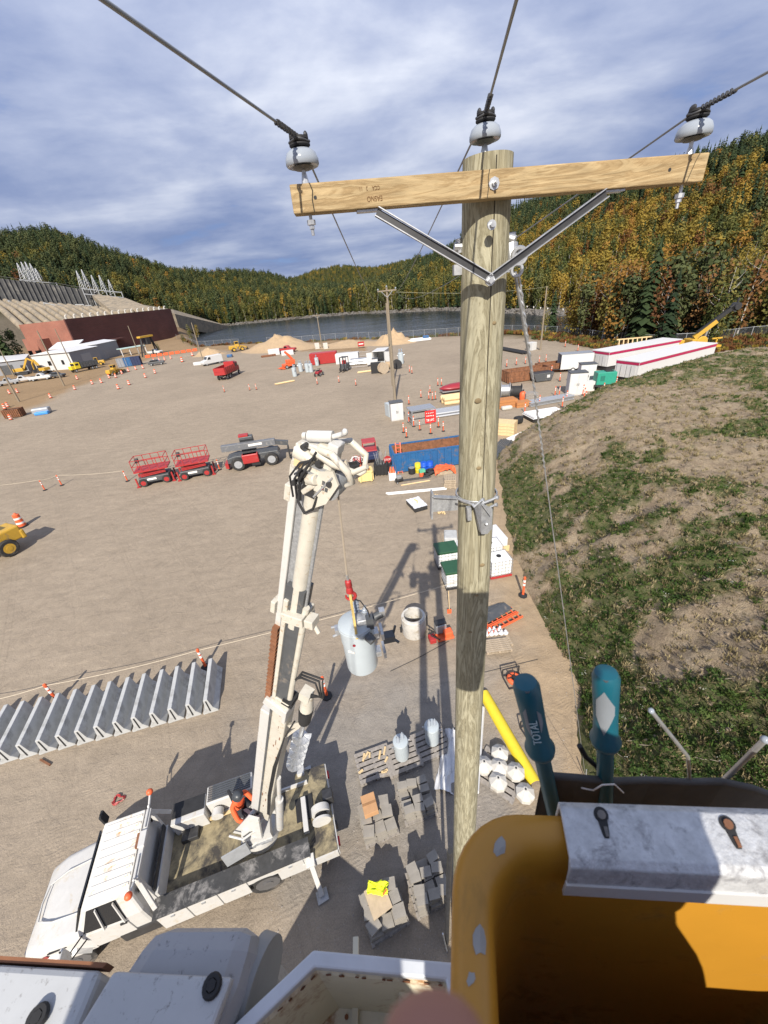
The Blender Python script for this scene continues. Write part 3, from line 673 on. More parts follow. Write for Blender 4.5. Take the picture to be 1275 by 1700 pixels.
M_FLOW = mat('pale_flowers', (0.7, 0.7, 0.62), .7)
mb = MB()
for i in range(7): 
    x, y, z = rg.uniform(-.1, .1), rg.uniform(-.1, .1), rg.uniform(.16, .26); mb.add([(x - .014, y, z), (x, y - .014, z + .006), (x + .014, y, z), (x, y + .014, z + .006)], [(0, 1, 2, 3)])
GP = [tuft(rg, 16, .22, .12, GM1), tuft(rg, 22, .16, .16, GM1), weed(rg, GM3), weed(rg, GM3), tuft(rg, 12, .2, .14, GM2), proto(mb, M_FLOW)]
pts = []
while len(pts) < 36000:
    u = rg.random(); y = -1 + 48 * u ** 1.7; x = rg.uniform(4.8, 12 + y * 1.05)
    if y < 2 and x > 14: continue
    g = grassf(x, y); dry = rg.random() < .2
    if poly_sd(FOOT, x, y) < .1: continue
    if not dry and g < 0.05 + rg.uniform(-.28, .2): continue
    k = rg.choice([0, 1, 2, 3, 1, 4]) if g > .15 else rg.choice([0, 1, 4, 4, 4]); k = 4 if dry else k; k = 5 if rg.random() < .012 and y < 20 else k
    pts.append((Vector((x, y, hill_z(x, y) - .03)), rg.uniform(.35, 1.0), rg.uniform(0, 6.28), k))
scatter('bank_grass', pts, GP, 'stuff', 'patchy grass and weeds growing on the earth bank', 'grass')
def stick(rng):
    mb = MB(); mb.tube([(-.3, 0, 0), (-.05, rng.uniform(-.06, .06), .03), (.3, rng.uniform(-.1, .1), .05)], [.009, .013, .006], 5); return mb
M_CLOD = mat('soil_clod', (0.2, 0.155, 0.11), .95, var=.35, scale=5); M_STICK = mat('dead_sticks', (0.22, 0.185, 0.14), .9, var=.3)
CL = [proto(rock(rg), M_CLOD) for _ in range(3)] + [proto(stick(rg), M_STICK) for _ in range(3)]
pts = []
while len(pts) < 6500:
    y = -1 + 44 * rg.random() ** 1.4; x = rg.uniform(4.8, 12 + y)
    if poly_sd(FOOT, x, y) < .05 or (grassf(x, y) > .2 and rg.random() < .7): continue
    st = rg.random() < .42; pts.append((Vector((x, y, hill_z(x, y) + .0)), rg.uniform(.25, 1.0) if st else rg.uniform(.04, .17), rg.uniform(0, 6.28), rg.choice([3, 4, 5]) if st else rg.randrange(3)))
scatter('soil_clods_and_sticks', pts, CL, 'stuff', 'clods and dead sticks strewn over the earth bank', 'debris')
# loose stones on the yard near the pole
pts = []
while len(pts) < 9000:
    y = 1.2 + 26 * rg.random() ** 2; x = rg.uniform(-1.0 - y * .95, min(7, 3 + y * .5))
    if poly_sd(FOOT, x, y) > 0: continue
    pts.append((Vector((x, y, 0)), rg.uniform(.008, .035) * (1 if rg.random() < .96 else 2), rg.uniform(0, 6.28), rg.randrange(3)))
scatter('loose_stones', pts, [proto(rock(rg), mat('yard_stone', (0.30, 0.27, 0.24), .9, var=.4)) for _ in range(3)], 'stuff', 'small loose stones on the yard around the pole', 'gravel')
# ------------------------------------------------------------------ powerhouse, dam and sheds far left
def box3(name, C, Lp, Rp, h, mats, parent=None, z0=None, label=None):   # prism on a parallelogram base with corner C
    C, Lp, Rp = Vector(C), Vector(Lp), Vector(Rp)
    if z0 is not None: C.z = Lp.z = Rp.z = z0
    D = Lp + Rp - C; u = Vector((0, 0, h)); mb = MB()
    mb.add([C, Rp, D, Lp, C + u, Rp + u, D + u, Lp + u], [(3, 2, 1, 0), (4, 5, 6, 7), (0, 1, 5, 4), (1, 2, 6, 5), (2, 3, 7, 6), (3, 0, 4, 7)])
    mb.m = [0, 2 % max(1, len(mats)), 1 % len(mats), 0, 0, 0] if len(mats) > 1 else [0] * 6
    return obj(name, mb, mats, parent, label=label)
def brickmat(name, c1, c2, mortar, sc):
    m, nt, p, N, L = newmat(name); b = N('ShaderNodeTexBrick'); tc = N('ShaderNodeTexCoord'); mp = N('ShaderNodeMapping'); mp.inputs['Rotation'].default_value = (R(90), 0, R(12)); L(tc.outputs['Object'], mp.inputs[0]); L(mp.outputs[0], b.inputs[0])
    b.inputs['Scale'].default_value = sc; b.inputs['Color1'].default_value = (*c1, 1); b.inputs['Color2'].default_value = (*c2, 1); b.inputs['Mortar'].default_value = (*mortar, 1)
    n = N('ShaderNodeTexNoise'); n.inputs['Scale'].default_value = .12; n.inputs['Detail'].default_value = 6; L(tc.outputs['Object'], n.inputs[0]); mr = N('ShaderNodeMapRange'); mr.inputs[1].default_value = .3; mr.inputs[2].default_value = .7; mr.inputs[3].default_value = .75; mr.inputs[4].default_value = 1.15; L(n.outputs[0], mr.inputs[0])
    v = N('ShaderNodeVectorMath'); v.operation = 'SCALE'; L(b.outputs[0], v.inputs[0]); L(mr.outputs[0], v.inputs['Scale']); L(v.outputs[0], p.inputs['Base Color']); p.inputs['Roughness'].default_value = .9; return m
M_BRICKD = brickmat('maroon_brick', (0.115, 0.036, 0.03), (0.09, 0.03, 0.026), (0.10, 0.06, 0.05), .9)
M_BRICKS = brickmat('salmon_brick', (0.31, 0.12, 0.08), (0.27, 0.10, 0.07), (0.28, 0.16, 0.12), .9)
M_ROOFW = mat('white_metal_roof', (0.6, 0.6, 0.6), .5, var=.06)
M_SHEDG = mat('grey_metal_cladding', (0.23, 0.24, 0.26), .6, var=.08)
M_BEIGE = mat('beige_concrete', (0.27, 0.22, 0.155), .9, var=.2, scale=.4, dirt=(0.16, 0.14, 0.11), dirt_amt=.5, dirt_scale=.25)
M_DAMC = mat('dark_dam_concrete', (0.085, 0.085, 0.085), .9, var=.25, scale=.2, dirt=(0.2, 0.19, 0.17), dirt_amt=.3, dirt_scale=.2)
A = B(135, 592); rE = (Rd(121, 528, 228).z - CAMH) or 1
E_ = B(299, 561) * 1.06; E_.z = 0; PHH = 15.0
d = (E_ - A).normalized(); nb = Vector((-d.y, d.x, 0)); nb = nb if nb.y > 0 else -nb
ph = thing('brick_powerhouse', 'long maroon brick powerhouse with a sunlit salmon end wall beside the river', 'powerhouse', A)
Z = Vector((0, 0, 0)); W = E_ - A
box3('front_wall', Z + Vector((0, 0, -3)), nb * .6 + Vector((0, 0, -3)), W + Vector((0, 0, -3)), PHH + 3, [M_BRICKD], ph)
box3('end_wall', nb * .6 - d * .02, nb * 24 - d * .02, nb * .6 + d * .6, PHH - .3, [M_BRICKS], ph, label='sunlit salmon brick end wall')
box3('roof', nb * .7 + d * .7 + Vector((0, 0, PHH - .8)), nb * 24 + d * .7 + Vector((0, 0, PHH - .8)), nb * .7 + W * .99 + Vector((0, 0, PHH - .8)), .5, [M_DAMC], ph)
for i, (t0, t1, z0) in enumerate(((0.02, 0.36, 4.2),)):
    box3('canopy', W * t0 - nb * 3.2 + Vector((0, 0, z0)), W * t0 - nb * .02 + Vector((0, 0, z0)), W * t1 - nb * 3.2 + Vector((0, 0, z0)), .6, [M_BRICKD], ph)
for i in range(16):
    q = W * (.04 + .92 * i / 15) + nb * 2 + Vector((0, 0, PHH - .3)); mb = MB(); mb.cyl(q, q + Vector((0, 0, 1.4)), .5, .35, 7); mb.cyl(q + Vector((0, 0, 1.4)), q + Vector((.8, 0, 1.8)), .3, n=6); obj('roof_vent', mb, M_CONCW, ph)
# lower salmon annex left of the gable
an = thing('brick_annex', 'low salmon brick annex with a white lean-to roof in front of the powerhouse end wall', 'annex', B(100, 598))
o_ = an.location
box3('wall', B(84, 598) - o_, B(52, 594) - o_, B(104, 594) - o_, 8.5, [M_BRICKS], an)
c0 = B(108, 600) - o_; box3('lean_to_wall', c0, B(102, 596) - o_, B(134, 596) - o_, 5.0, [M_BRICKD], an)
mb = MB(); mb.add([c0 + Vector((-2, -3, 5.2)), B(134, 596) - o_ + Vector((3, -3, 5.2)), B(134, 596) - o_ + Vector((2, 4, 7)), c0 + Vector((-3, 5, 7)), c0 + Vector((-2, -3, 4.9)), B(134, 596) - o_ + Vector((3, -3, 4.9)), B(134, 596) - o_ + Vector((2, 4, 6.7)), c0 + Vector((-3, 5, 6.7))], [(0, 1, 2, 3), (7, 6, 5, 4), (0, 4, 5, 1), (1, 5, 6, 2), (2, 6, 7, 3), (3, 7, 4, 0)]); obj('lean_to_roof', mb, M_ROOFW, an)
for px in (62, 74): q = B(px, 597) - o_; mb = MB(); mb.box(q + Vector((0.6, -1.6, 3)), (2.6, .3, 2.2), (0, 0, 35)); obj('window', mb, M_GLASS, an)
# white metal sheds
def shed(name, label, C, Lp, Rp, h, mats, rise, doors=()):
    C, Lp, Rp = B(*C), B(*Lp), B(*Rp); o = thing(name, label, 'shed', C); a, b = Lp - C, Rp - C
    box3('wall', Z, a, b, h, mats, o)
    ridge = rise; mb = MB(); e = (b.normalized() * .5); up = Vector((0, 0, h + .02)); m_ = a * .5
    P_ = [-e - a * .02 + up, a * 1.02 - e + up, m_ - e + up + Vector((0, 0, ridge)), b + e - a * .02 + up, a * 1.02 + b + e + up, m_ + b + e + up + Vector((0, 0, ridge))]
    mb.add(P_, [(0, 3, 5, 2), (1, 2, 5, 4), (0, 2, 1), (3, 4, 5), (0, 1, 4, 3)]); obj('roof', mb, M_ROOFW, o)
    for side, t, w_, z0, hh, m in doors:
        v = a if side == 'L' else b; n_ = Vector((v.y, -v.x, 0)).normalized(); n_ = n_ if n_.y < 0 else -n_
        q = v * t + n_ * .06; mb = MB(); u = v.normalized() * w_ / 2
        mb.add([q - u + Vector((0, 0, z0)), q + u + Vector((0, 0, z0)), q + u + Vector((0, 0, z0 + hh)), q - u + Vector((0, 0, z0 + hh)), q - u + Vector((0, 0, z0)) - n_ * .1, q + u + Vector((0, 0, z0)) - n_ * .1, q + u + Vector((0, 0, z0 + hh)) - n_ * .1, q - u + Vector((0, 0, z0 + hh)) - n_ * .1], [(0, 1, 2, 3), (0, 4, 5, 1), (1, 5, 6, 2), (2, 6, 7, 3), (3, 7, 4, 0)]); obj('door' if z0 < .3 else 'window', mb, m, o)
    return o
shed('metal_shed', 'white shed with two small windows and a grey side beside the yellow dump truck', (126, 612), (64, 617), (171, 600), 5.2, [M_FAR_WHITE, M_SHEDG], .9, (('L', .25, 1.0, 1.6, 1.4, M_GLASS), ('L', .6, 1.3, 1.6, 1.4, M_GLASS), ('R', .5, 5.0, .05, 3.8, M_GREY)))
shed('metal_shed', 'second white roofed shed set back beside the powerhouse wall', (170, 598), (128, 603), (202, 589), 5.6, [M_SHEDG, M_SHEDG], .8, (('R', .3, 2, .05, 2.3, M_FAR_WHITE),))
shed('metal_shed', 'low grey shed with pale roof at the left edge behind the parked pickups', (50, 618), (-45, 630), (56, 606), 4.2, [M_SHEDG, M_SHEDG], .7, (('L', .35, 4, .05, 3, M_CHAR),))
o = thing('teal_roofed_shelter', 'low open shelter with a pale teal roof beyond the blue bins', 'shelter', B(206, 592)); q0 = o.location.copy()
v = B(245, 585) - q0; n_ = Vector((-v.y, v.x, 0)).normalized() * 4; box3('roof', Vector((0, 0, 2.6)), n_ + Vector((0, 0, 2.6)), v + Vector((0, 0, 2.6)), .25, [mat('pale_teal_roof', (0.42, 0.56, 0.53), .6)], o)
for t in (0, .33, .66, 1):
    mb = MB(); mb.bar(v * t + n_ * .1, v * t + n_ * .1 + Vector((0, 0, 2.6)), .25); obj('post', mb, M_FAR_WHITE, o)
o = thing('gate_gantry', 'yellow topped gantry hoist standing before the maroon powerhouse wall', 'gantry', B(252, 590)); mb = MB(); mb.box((0, 0, 6.6), (6, 1.6, .6), (0, 0, 70)); obj('beam', mb, M_YELLOW, o)
for s in (-1, 1):
    for t in (-1, 1): mb = MB(); mb.bar((s * 1.2 + t * .6, s * 3.4, 0), (s * .6, s * 2.4, 6.3), .4); obj('leg', mb, M_DARK, o)
mb = MB(); mb.box((0, 0, 5), (1.6, 2.2, 2.2), (0, 0, 70)); obj('hoist_house', mb, M_DARK, o)
# dam, penstocks, switchyard
o = thing('concrete_dam', 'dark concrete dam wall above the beige penstocks on the left hillside', 'dam', Rd(60, 470, 345)); q0 = o.location.copy()
pp = [Rd(-160, 466, 335), Rd(0, 462, 338), Rd(100, 474, 342), Rd(215, 494, 352)]
for i in range(3):
    a_, b_ = pp[i] - q0, pp[i + 1] - q0; n_ = Vector((-(b_ - a_).y, (b_ - a_).x, 0)).normalized() * 9; n_ = n_ if n_.y > 0 else -n_
    mb = MB(); dn = Vector((0, 0, -19)); mb.add([a_, b_, b_ + n_, a_ + n_, a_ + dn, b_ + dn, b_ + dn + n_, a_ + dn + n_], [(0, 1, 2, 3), (7, 6, 5, 4), (0, 4, 5, 1), (1, 5, 6, 2), (2, 6, 7, 3), (3, 7, 4, 0)]); obj('dam_wall', mb, M_DAMC, o)
    mb = MB()
    for k in range(12):
        c = a_ + (b_ - a_) * (k + .5) / 12; mb.bar(c - n_.normalized() * .25, c + dn - n_.normalized() * .25, .7)
    mb.bar(a_ + Vector((0, 0, 1)), b_ + Vector((0, 0, 1)), .25); obj('buttress', mb, M_DAMC, o)
for i in range(15):
    px = -20 + i * 15; t = Rd(px, 498 + (px + 20) * .075, 334 - max(0, px) * .02); bt = A + W * (.02 + .9 * i / 14) + nb * 24; bt.z = PHH - 2
    mb = MB(); mid = (t + bt) / 2; mid.z += 1.5; mb.tube([t, mid, bt], 1.5, 9)
    st = 0
    tag(obj('penstock', mb, M_BEIGE, None, 50), 'beige penstock pipe running down the slope to the powerhouse roof, %s from the left' % ORD[i], 'penstock', 'penstocks above the powerhouse')
def slope_slab(name, label, cat, P_, th, m):
    mb = MB(); dn = Vector((0, 0, -th)); n = len(P_); mb.add(list(P_) + [p + dn for p in P_], [tuple(range(n)), tuple(range(2 * n - 1, n - 1, -1))] + [(i, i + n, (i + 1) % n + n, (i + 1) % n) for i in range(n)])
    return tag(obj(name, mb, m), label, cat)
for i, (pxt, pyt, pxb, pyb) in enumerate(((160, 484, 196, 517), (173, 486, 212, 515), (186, 488, 226, 513), (200, 490, 240, 511))):
    a_, b_ = Rd(pxt, pyt + 5, 338), Rd(pxb, pyb, 285); u = Vector((2.6, .6, 0)); slope_slab('spillway_chute', 'pale concrete spillway chute below the right switchyard, %s from the left' % ORD[i], 'chute', (a_ - u, b_ - u, b_ + u, a_ + u), 3, M_BEIGE)
slope_slab('sluice_ramp', 'long beige concrete sluice ramp dropping to the river beyond the powerhouse', 'ramp', (Rd(226, 504, 330), Rd(290, 521, 335), Rd(378, 541, 405), Rd(352, 533, 430), Rd(288, 514, 360)), 9, M_BEIGE)
for i in range(34):                               # pipework and walkways cluttering the penstock slope
    px = -10 + i * 7.2 + rg.uniform(-3, 3); py = 492 + px * .09 + rg.uniform(2, 22); a_ = Rd(px, py, 318); b_ = Rd(px + rg.uniform(6, 22), py + rg.uniform(-3, 9), 316); mb = MB(); mb.bar(a_, b_, .5); mb.bar(b_, b_ - Vector((0, 0, 4)), .4); mb.bar(a_, a_ - Vector((0, 0, 4)), .4)
    tag(obj('walkway_frame', mb, M_GALVD if i % 2 else M_DARK), 'small steel walkway frame among the penstocks below the dam', 'steel frame', 'walkway frames on the penstock slope')
def lattice(h, w_):
    mb = MB()
    for sx in (-1, 1):
        for sy in (-1, 1): mb.bar((sx * w_, sy * w_, 0), (sx * .08, sy * .08, h), .16)
    for k in range(7):
        t0, t1 = k / 7, (k + 1) / 7; a, b = w_ * (1 - t0), w_ * (1 - t1)
        for s in (-1, 1): mb.bar((-a, s * a, h * t0), (b, s * b, h * t1), .09); mb.bar((s * a, a, h * t0), (s * b, -b, h * t1), .09)
    return mb
ml = lattice(9, 1.5).mesh('lattice_mast', mat('white_lattice_steel', (0.62, 0.63, 0.65), .5))
for i, (px, py, hh) in enumerate(((42, 466, 1.0), (50, 467, 1.1), (57, 468, 1.15), (64, 469, 1.1), (70, 471, .9), (140, 482, 1.2), (150, 484, 1.35), (163, 486, 1.1), (176, 487, 1.15), (189, 489, .95))):
    oo = link('lattice_mast', ml); oo.location = Rd(px, py, 346); oo.scale = (1, 1, hh)
    tag(oo, 'thin white lattice mast in the switchyard on the dam, %s from the left' % ORD[i], 'mast', 'lattice masts of the dam switchyard')
for i, (x0, x1, y0) in enumerate(((38, 98, 474), (140, 205, 488))):
    o = thing('switchyard_frame', ('left' if i == 0 else 'right') + ' grey steel switchyard frame standing on the dam', 'steel frame', Rd((x0 + x1) / 2, y0, 344)); q0 = o.location.copy()
    for k in range(6):
        t = Rd(x0 + (x1 - x0) * k / 5, y0 + k * 1.2, 342) - q0; mb = MB(); mb.bar(t + Vector((0, 0, -7)), t + Vector((0, 0, 3.5)), .45); obj('post', mb, M_GALVD, o)
    a_, b_ = Rd(x0, y0, 342) - q0, Rd(x1, y0 + 6, 342) - q0
    for z in (0, 3): mb = MB(); mb.bar(a_ + Vector((0, 0, z)), b_ + Vector((0, 0, z)), .5); obj('crossbeam', mb, M_GALVD, o)

# ------------------------------------------------------------------ poles, fence
def small_pole(label, base, h, r=.14, arm=True, wood=True):
    o = thing('utility_pole', label, 'utility pole', B(*base)); m = mat('pole_wood_far', (0.22, 0.18, 0.13), .9, var=.2)
    mb = MB(); mb.cyl((0, 0, 0), (0, 0, h), r * 1.25, r * .8, 8); obj('shaft', mb, m, o, 50)
    if arm:
        mb = MB(); mb.bar((-1.2, -.15, h - .35), (1.2, -.15, h - .35), .12, .15); obj('crossarm', mb, m, o)
        mb = MB()
        for s in (-1, 1): mb.bar((s * .7, -.2, h - .4), (0, -.17, h - 1.1), .05)
        obj('brace', mb, M_GALV, o); mb = MB()
        for x in (-1.1, .0, 1.1): mb.lathe([(.03, 0), (.1, .05), (.1, .12), (.04, .22)], 7, (x, -.15 if x else 0, h - .27 if x else h))
        obj('insulator', mb, M_PORC, o)
    return o
small_pole('bare pole with crossarm standing behind the white cabinet in mid yard', (656, 664), 14.0, .17)
small_pole('second pole close beside the tall crossarm pole in mid yard', (652, 640), 12.0, .15, False)
small_pole('short crossarm pole standing before the sand piles by the river', (535, 578), 9.2, .15)
small_pole('plain pole at the yard end beside the black steel beams', (897, 581), 11.4, .15, False)
small_pole('slender pole by the white shed with its top before the brick annex', (107, 641), 12.8, .15, False)
small_pole('slender pole between the two white sheds', (123, 614), 12.5, .15, False)
small_pole('pale lamp pole before the maroon powerhouse wall', (232, 592), 10.6, .15, False)
small_pole('slender pole beside the white van', (337, 598), 10.4, .14, False)
small_pole('tilted pole at the left edge by the parked pickups', (32, 667), 10, .16, False)
small_pole('outermost pole near the left edge before the grey shed', (24, 625), 9, .16, False)
M_CHAIN = None
def chainmat():
    m, nt, p, N, L = newmat('chain_link_mesh'); p.inputs['Base Color'].default_value = (.3, .31, .32, 1); p.inputs['Metallic'].default_value = .4
    t = N('ShaderNodeBsdfTransparent'); x = N('ShaderNodeMixShader'); x.inputs[0].default_value = .10; L(t.outputs[0], x.inputs[1]); L(p.outputs[0], x.inputs[2]); L(x.outputs[0], nt.nodes['Material Output'].inputs[0]); return m
M_CHAIN = chainmat()
pm = MB().cyl((0, 0, 0), (0, 0, 2.3), .06, n=6).mesh('post', M_GALVD)
def fence(label, azs, off):
    pts = []
    for a in azs: r = lerp(RY, a) + off(a); pts.append(Vector((r * math.sin(R(a)), r * math.cos(R(a)), 0)))
    for p in pts: p.z = ter(p.x, p.y) - .05
    o = thing('chain_link_fence', label, 'fence', pts[0]); q0 = pts[0].copy()
    for p in pts: c = link('post', pm, o); c.location = p - q0
    mb = MB(); mb.tube([p - q0 + Vector((0, 0, 2.2)) for p in pts], .035, 5); obj('top_rail', mb, M_GALVD, o)
    mb = MB()
    for p, q in zip(pts, pts[1:]): p, q = p - q0, q - q0; u = Vector((0, 0, 2.2)); mb.add([p, q, q + u, p + u], [(0, 1, 2, 3)])
    obj('mesh_panel', mb, M_CHAIN, o)
fence('chain-link fence at the yard edge before the near bank trees', [18 + i * 1.35 for i in range(23)], lambda a: 2.5)
fence('chain-link fence along the river edge behind the sand piles', [-13 + i * 1.5 for i in range(20)], lambda a: 1.5)
fence('chain-link fence beyond the sand pile near the powerhouse', [-23.5 + i * 1.0 for i in range(8)], lambda a: 2.0)
# sand piles
M_SAND = mat('piled_sand', (0.37, 0.265, 0.16), .95, var=.12, scale=1.5, bump=.4, bscale=3)
def pile(label, pl, pr, h, seed):
    L0, R0 = B(*pl), B(*pr); c = (L0 + R0) / 2; w_ = (R0 - L0).length; mb = MB(); n, m = 40, 14; vs = [(0, 0, h)]; fs = []
    for i in range(1, m + 1):
        t = i / m
        for k in range(n):
            a = 2 * math.pi * k / n; x, y = math.cos(a) * t * w_ / 2, math.sin(a) * t * w_ * .3
            z = h * (1 - sst(0, 1, t)) * (0.75 + .5 * abs(fbm(x / (w_ * .16) + seed, y / (w_ * .16), seed))) + .25 * fbm(x, y, seed) * (1 - t); vs.append((x, y, z if i < m else -.1))
    for k in range(n): fs.append((0, 1 + k, 1 + (k + 1) % n))
    for i in range(m - 1):
        for k in range(n): a, b = 1 + i * n + k, 1 + i * n + (k + 1) % n; fs.append((a, a + n, b + n, b))
    mb.add(vs, fs); o = obj('sand_pile', mb, M_SAND, None, 70); o.location = c; o.rotation_euler = (0, 0, head(L0, R0)); tag(o, label, 'sand pile')
pile('long brown sand pile beside the river behind the red pickup', (405, 581), (535, 576), 3.9, 1.3)
pile('rounded sand pile to the right of the short river pole', (610, 573), (695, 567), 3.3, 4.4)
pile('low sand pile behind the white van', (318, 592), (378, 586), 2.2, 8.1)
pile('low sand ridge between the two large piles', (520, 575), (640, 570), 1.2, 2.2)
# ------------------------------------------------------------------ models for the yard
def wheel(par, c, r, w_, mt=M_TYRE, rim=M_GREY, axis='y', n=14):
    o = obj('wheel', MB().torus((0, 0, 0), r - w_ * .42, w_ * .42, n, 6, axis).add([], []), mt, par, 60); o.location = c
    mb = MB(); v = Vector((0, w_ * .36, 0)) if axis == 'y' else Vector((w_ * .36, 0, 0)); mb.cyl(-v, v, r - w_ * .62, n=10); mb.cyl(-v * 1.12, v * 1.12, r * .28, n=8); obj('rim', mb, rim, o, 40)
    return o
def side(poly, w0, w1, mb=None):                 # profile in x,z given width limits along y
    mb = mb or MB(); return mb.prism(poly, w0, w1, 'y')
def pickup(label, loc, rz, paint, group='pickup trucks'):
    o = thing('pickup_truck', label, 'pickup truck', loc, rz, group)
    mb = side([(-2.8, .55), (2.75, .55), (2.8, .95), (2.65, 1.15), (1.2, 1.22), (-.4, 1.22), (-.45, 1.25), (-2.8, 1.25)], -.98, .98); obj('body', mb, paint, o, bevel=.06)
    mb = side([(1.15, 1.2), (.55, 1.85), (-.35, 1.9), (-.75, 1.22)], -.88, .88); obj('cab', mb, paint, o, bevel=.05)
    mb = MB(); mb.prism([(1.08, 1.28), (.57, 1.8), (.45, 1.8), (.6, 1.28)], -.8, .8, 'y'); mb.prism([(.5, 1.28), (.4, 1.75), (-.3, 1.77), (-.5, 1.28)], -.9, .9, 'y'); obj('window', mb, M_GLASS, o)
    mb = MB(); mb.box((-1.8, 0, 1.26), (1.7, 1.7, .03)); obj('truck_bed', mb, M_DARK, o)
    for x in (1.75, -1.75):
        for s in (-1, 1): wheel(o, (x, s * .86, .4), .4, .27)
    return o
def suv(label, loc, rz, paint, nm='parked_car', cat='car', s=1.0):
    o = thing(nm, label, cat, loc, rz)
    mb = side([(-2.25, .45), (2.25, .45), (2.28, .8), (2.1, .98), (1.1, 1.05), (-2.2, 1.08)], -.9, .9); obj('body', mb, paint, o, bevel=.08)
    mb = side([(1.15, 1.03), (.45, 1.5), (-1.3, 1.52), (-2.1, 1.05)], -.78, .78); obj('cabin', mb, M_GLASS, o, bevel=.04)
    mb = MB(); mb.box((-.4, 0, 1.525), (1.7, 1.45, .05)); obj('roof', mb, paint, o, bevel=.02)
    for x in (1.4, -1.4):
        for t in (-1, 1): wheel(o, (x, t * .82, .36), .36, .24)
    return o
def van(label, loc, rz):
    o = thing('cargo_van', label, 'van', loc, rz)
    mb = side([(-2.9, .45), (2.85, .45), (2.9, .9), (2.6, 1.25), (1.75, 1.45), (1.2, 2.2), (.8, 2.35), (-2.75, 2.38), (-2.9, 2.2)], -.98, .98); obj('body', mb, M_FAR_WHITE, o, bevel=.1)
    mb = MB(); mb.prism([(1.72, 1.5), (1.25, 2.15), (1.15, 2.15), (1.4, 1.5)], -.85, .85, 'y'); mb.prism([(1.45, 1.45), (1.1, 2.05), (.5, 2.05), (.5, 1.45)], -1.0, 1.0, 'y'); obj('window', mb, M_GLASS, o)
    for x in (1.9, -1.8):
        for t in (-1, 1): wheel(o, (x, t * .88, .38), .38, .26)
    return o
def dump_truck(label, loc, rz, paint, body):
    o = thing('dump_truck', label, 'dump truck', loc, rz); mb = MB(); mb.box((0, 0, .85), (7.6, .9, .3)); obj('frame', mb, M_DARK, o)
    mb = MB(); mb.box((2.4, 0, 1.9), (1.7, 2.2, 1.8)); mb.box((3.7, 0, 1.4), (1.2, 1.7, 1.0)); obj('cab', mb, paint, o, bevel=.12)
    mb = MB(); mb.box((3.26, 0, 2.25), (.04, 1.9, .7)); mb.box((2.45, 0, 2.25), (.9, 2.23, .6)); obj('window', mb, M_GLASS, o)
    mb = MB(); P_ = [(-3.9, -1.2, 1.1), (1.3, -1.2, 1.1), (1.3, 1.2, 1.1), (-3.9, 1.2, 1.1)]
    mb.box((-1.3, -1.2, 1.85), (5.2, .12, 1.4)); mb.box((-1.3, 1.2, 1.85), (5.2, .12, 1.4)); mb.box((1.3, 0, 2.05), (.14, 2.28, 1.9)); mb.box((-1.3, 0, 1.15), (5.2, 2.28, .1)); mb.box((1.75, 0, 3.0), (.9, 2.2, .1))
    for i in range(6): 
        for s in (-1, 1): mb.box((-3.5 + i * .9, s * 1.29, 1.85), (.12, .06, 1.3))
    obj('dump_body', mb, body, o); mb = MB(); mb.box((-3.92, 0, 1.85), (.1, 2.34, 1.4)); mb.box((-3.99, 0, 2.0), (.04, 1.9, .35)); obj('tailgate', mb, body, o)
    for x in (3.3, -1.7, -2.95):
        for s in (-1, 1): wheel(o, (x, s * .98, .5), .5, .36)
    return o
def loader(label, loc, rz, s=1.0):
    o = thing('wheel_loader', label, 'loader', loc, rz); o.scale = (s, s, s)
    mb = MB(); mb.box((-1.6, 0, 1.45), (2.6, 1.7, 1.1)); mb.box((-2.85, 0, 1.2), (.35, 1.8, .8)); obj('engine_cover', mb, M_YELLOW, o, bevel=.12)
    mb = MB(); mb.box((-.1, 0, 2.0), (1.3, 1.4, .9), taper=.9); mb.box((-.1, 0, 3.2), (1.4, 1.5, .12)); 
    for sx in (-1, 1):
        for sy in (-1, 1): mb.bar((-.1 + sx * .6, sy * .65, 2.3), (-.1 + sx * .55, sy * .6, 3.2), .09)
    obj('cab', mb, M_YELLOW, o); mb = MB(); mb.box((-.1, 0, 2.8), (1.1, 1.2, .7)); obj('window', mb, M_GLASS, o)
    mb = MB(); mb.box((1.2, 0, 1.1), (1.6, 1.0, .8)); obj('front_frame', mb, M_YELLOW, o)
    for y in (-.5, .5): mb = MB(); mb.bar((.8, y, 1.7), (2.6, y, 1.3), .16, .3); mb.bar((2.6, y, 1.3), (3.3, y, .7), .16, .3); obj('lift_arm', mb, M_YELLOW, o)
    mb = MB(); mb.prism([(3.1, .1), (4.2, .1), (4.25, .2), (3.4, .35), (3.3, 1.1), (3.1, 1.2)], -1.35, 1.35, 'y'); obj('bucket', mb, M_DARK, o)
    for x in (1.35, -1.5):
        for t in (-1, 1): wheel(o, (x, t * 1.0, .72), .72, .5, rim=M_YELLOW)
    return o
def delineator():
    o = thing('delineator_post', 'orange delineator post', 'delineator'); mb = MB(); mb.lathe([(.2, 0), (.2, .05), (.1, .08), (.06, .1)], 8); obj('base', mb, M_BLACK, o)
    mb = MB(); mb.lathe([(.055, .08), (.05, 1.0), (.065, 1.03), (.05, 1.1), (.02, 1.12)], 8); obj('tube', mb, M_ORANGE, o, 40)
    bm_ = MB().lathe([(.058, 0), (.057, .12)], 8).mesh('reflective_band', M_BANDW, 40)
    for z in (.62, .82): link('reflective_band', bm_, o).location = (0, 0, z)
    return Series(o)
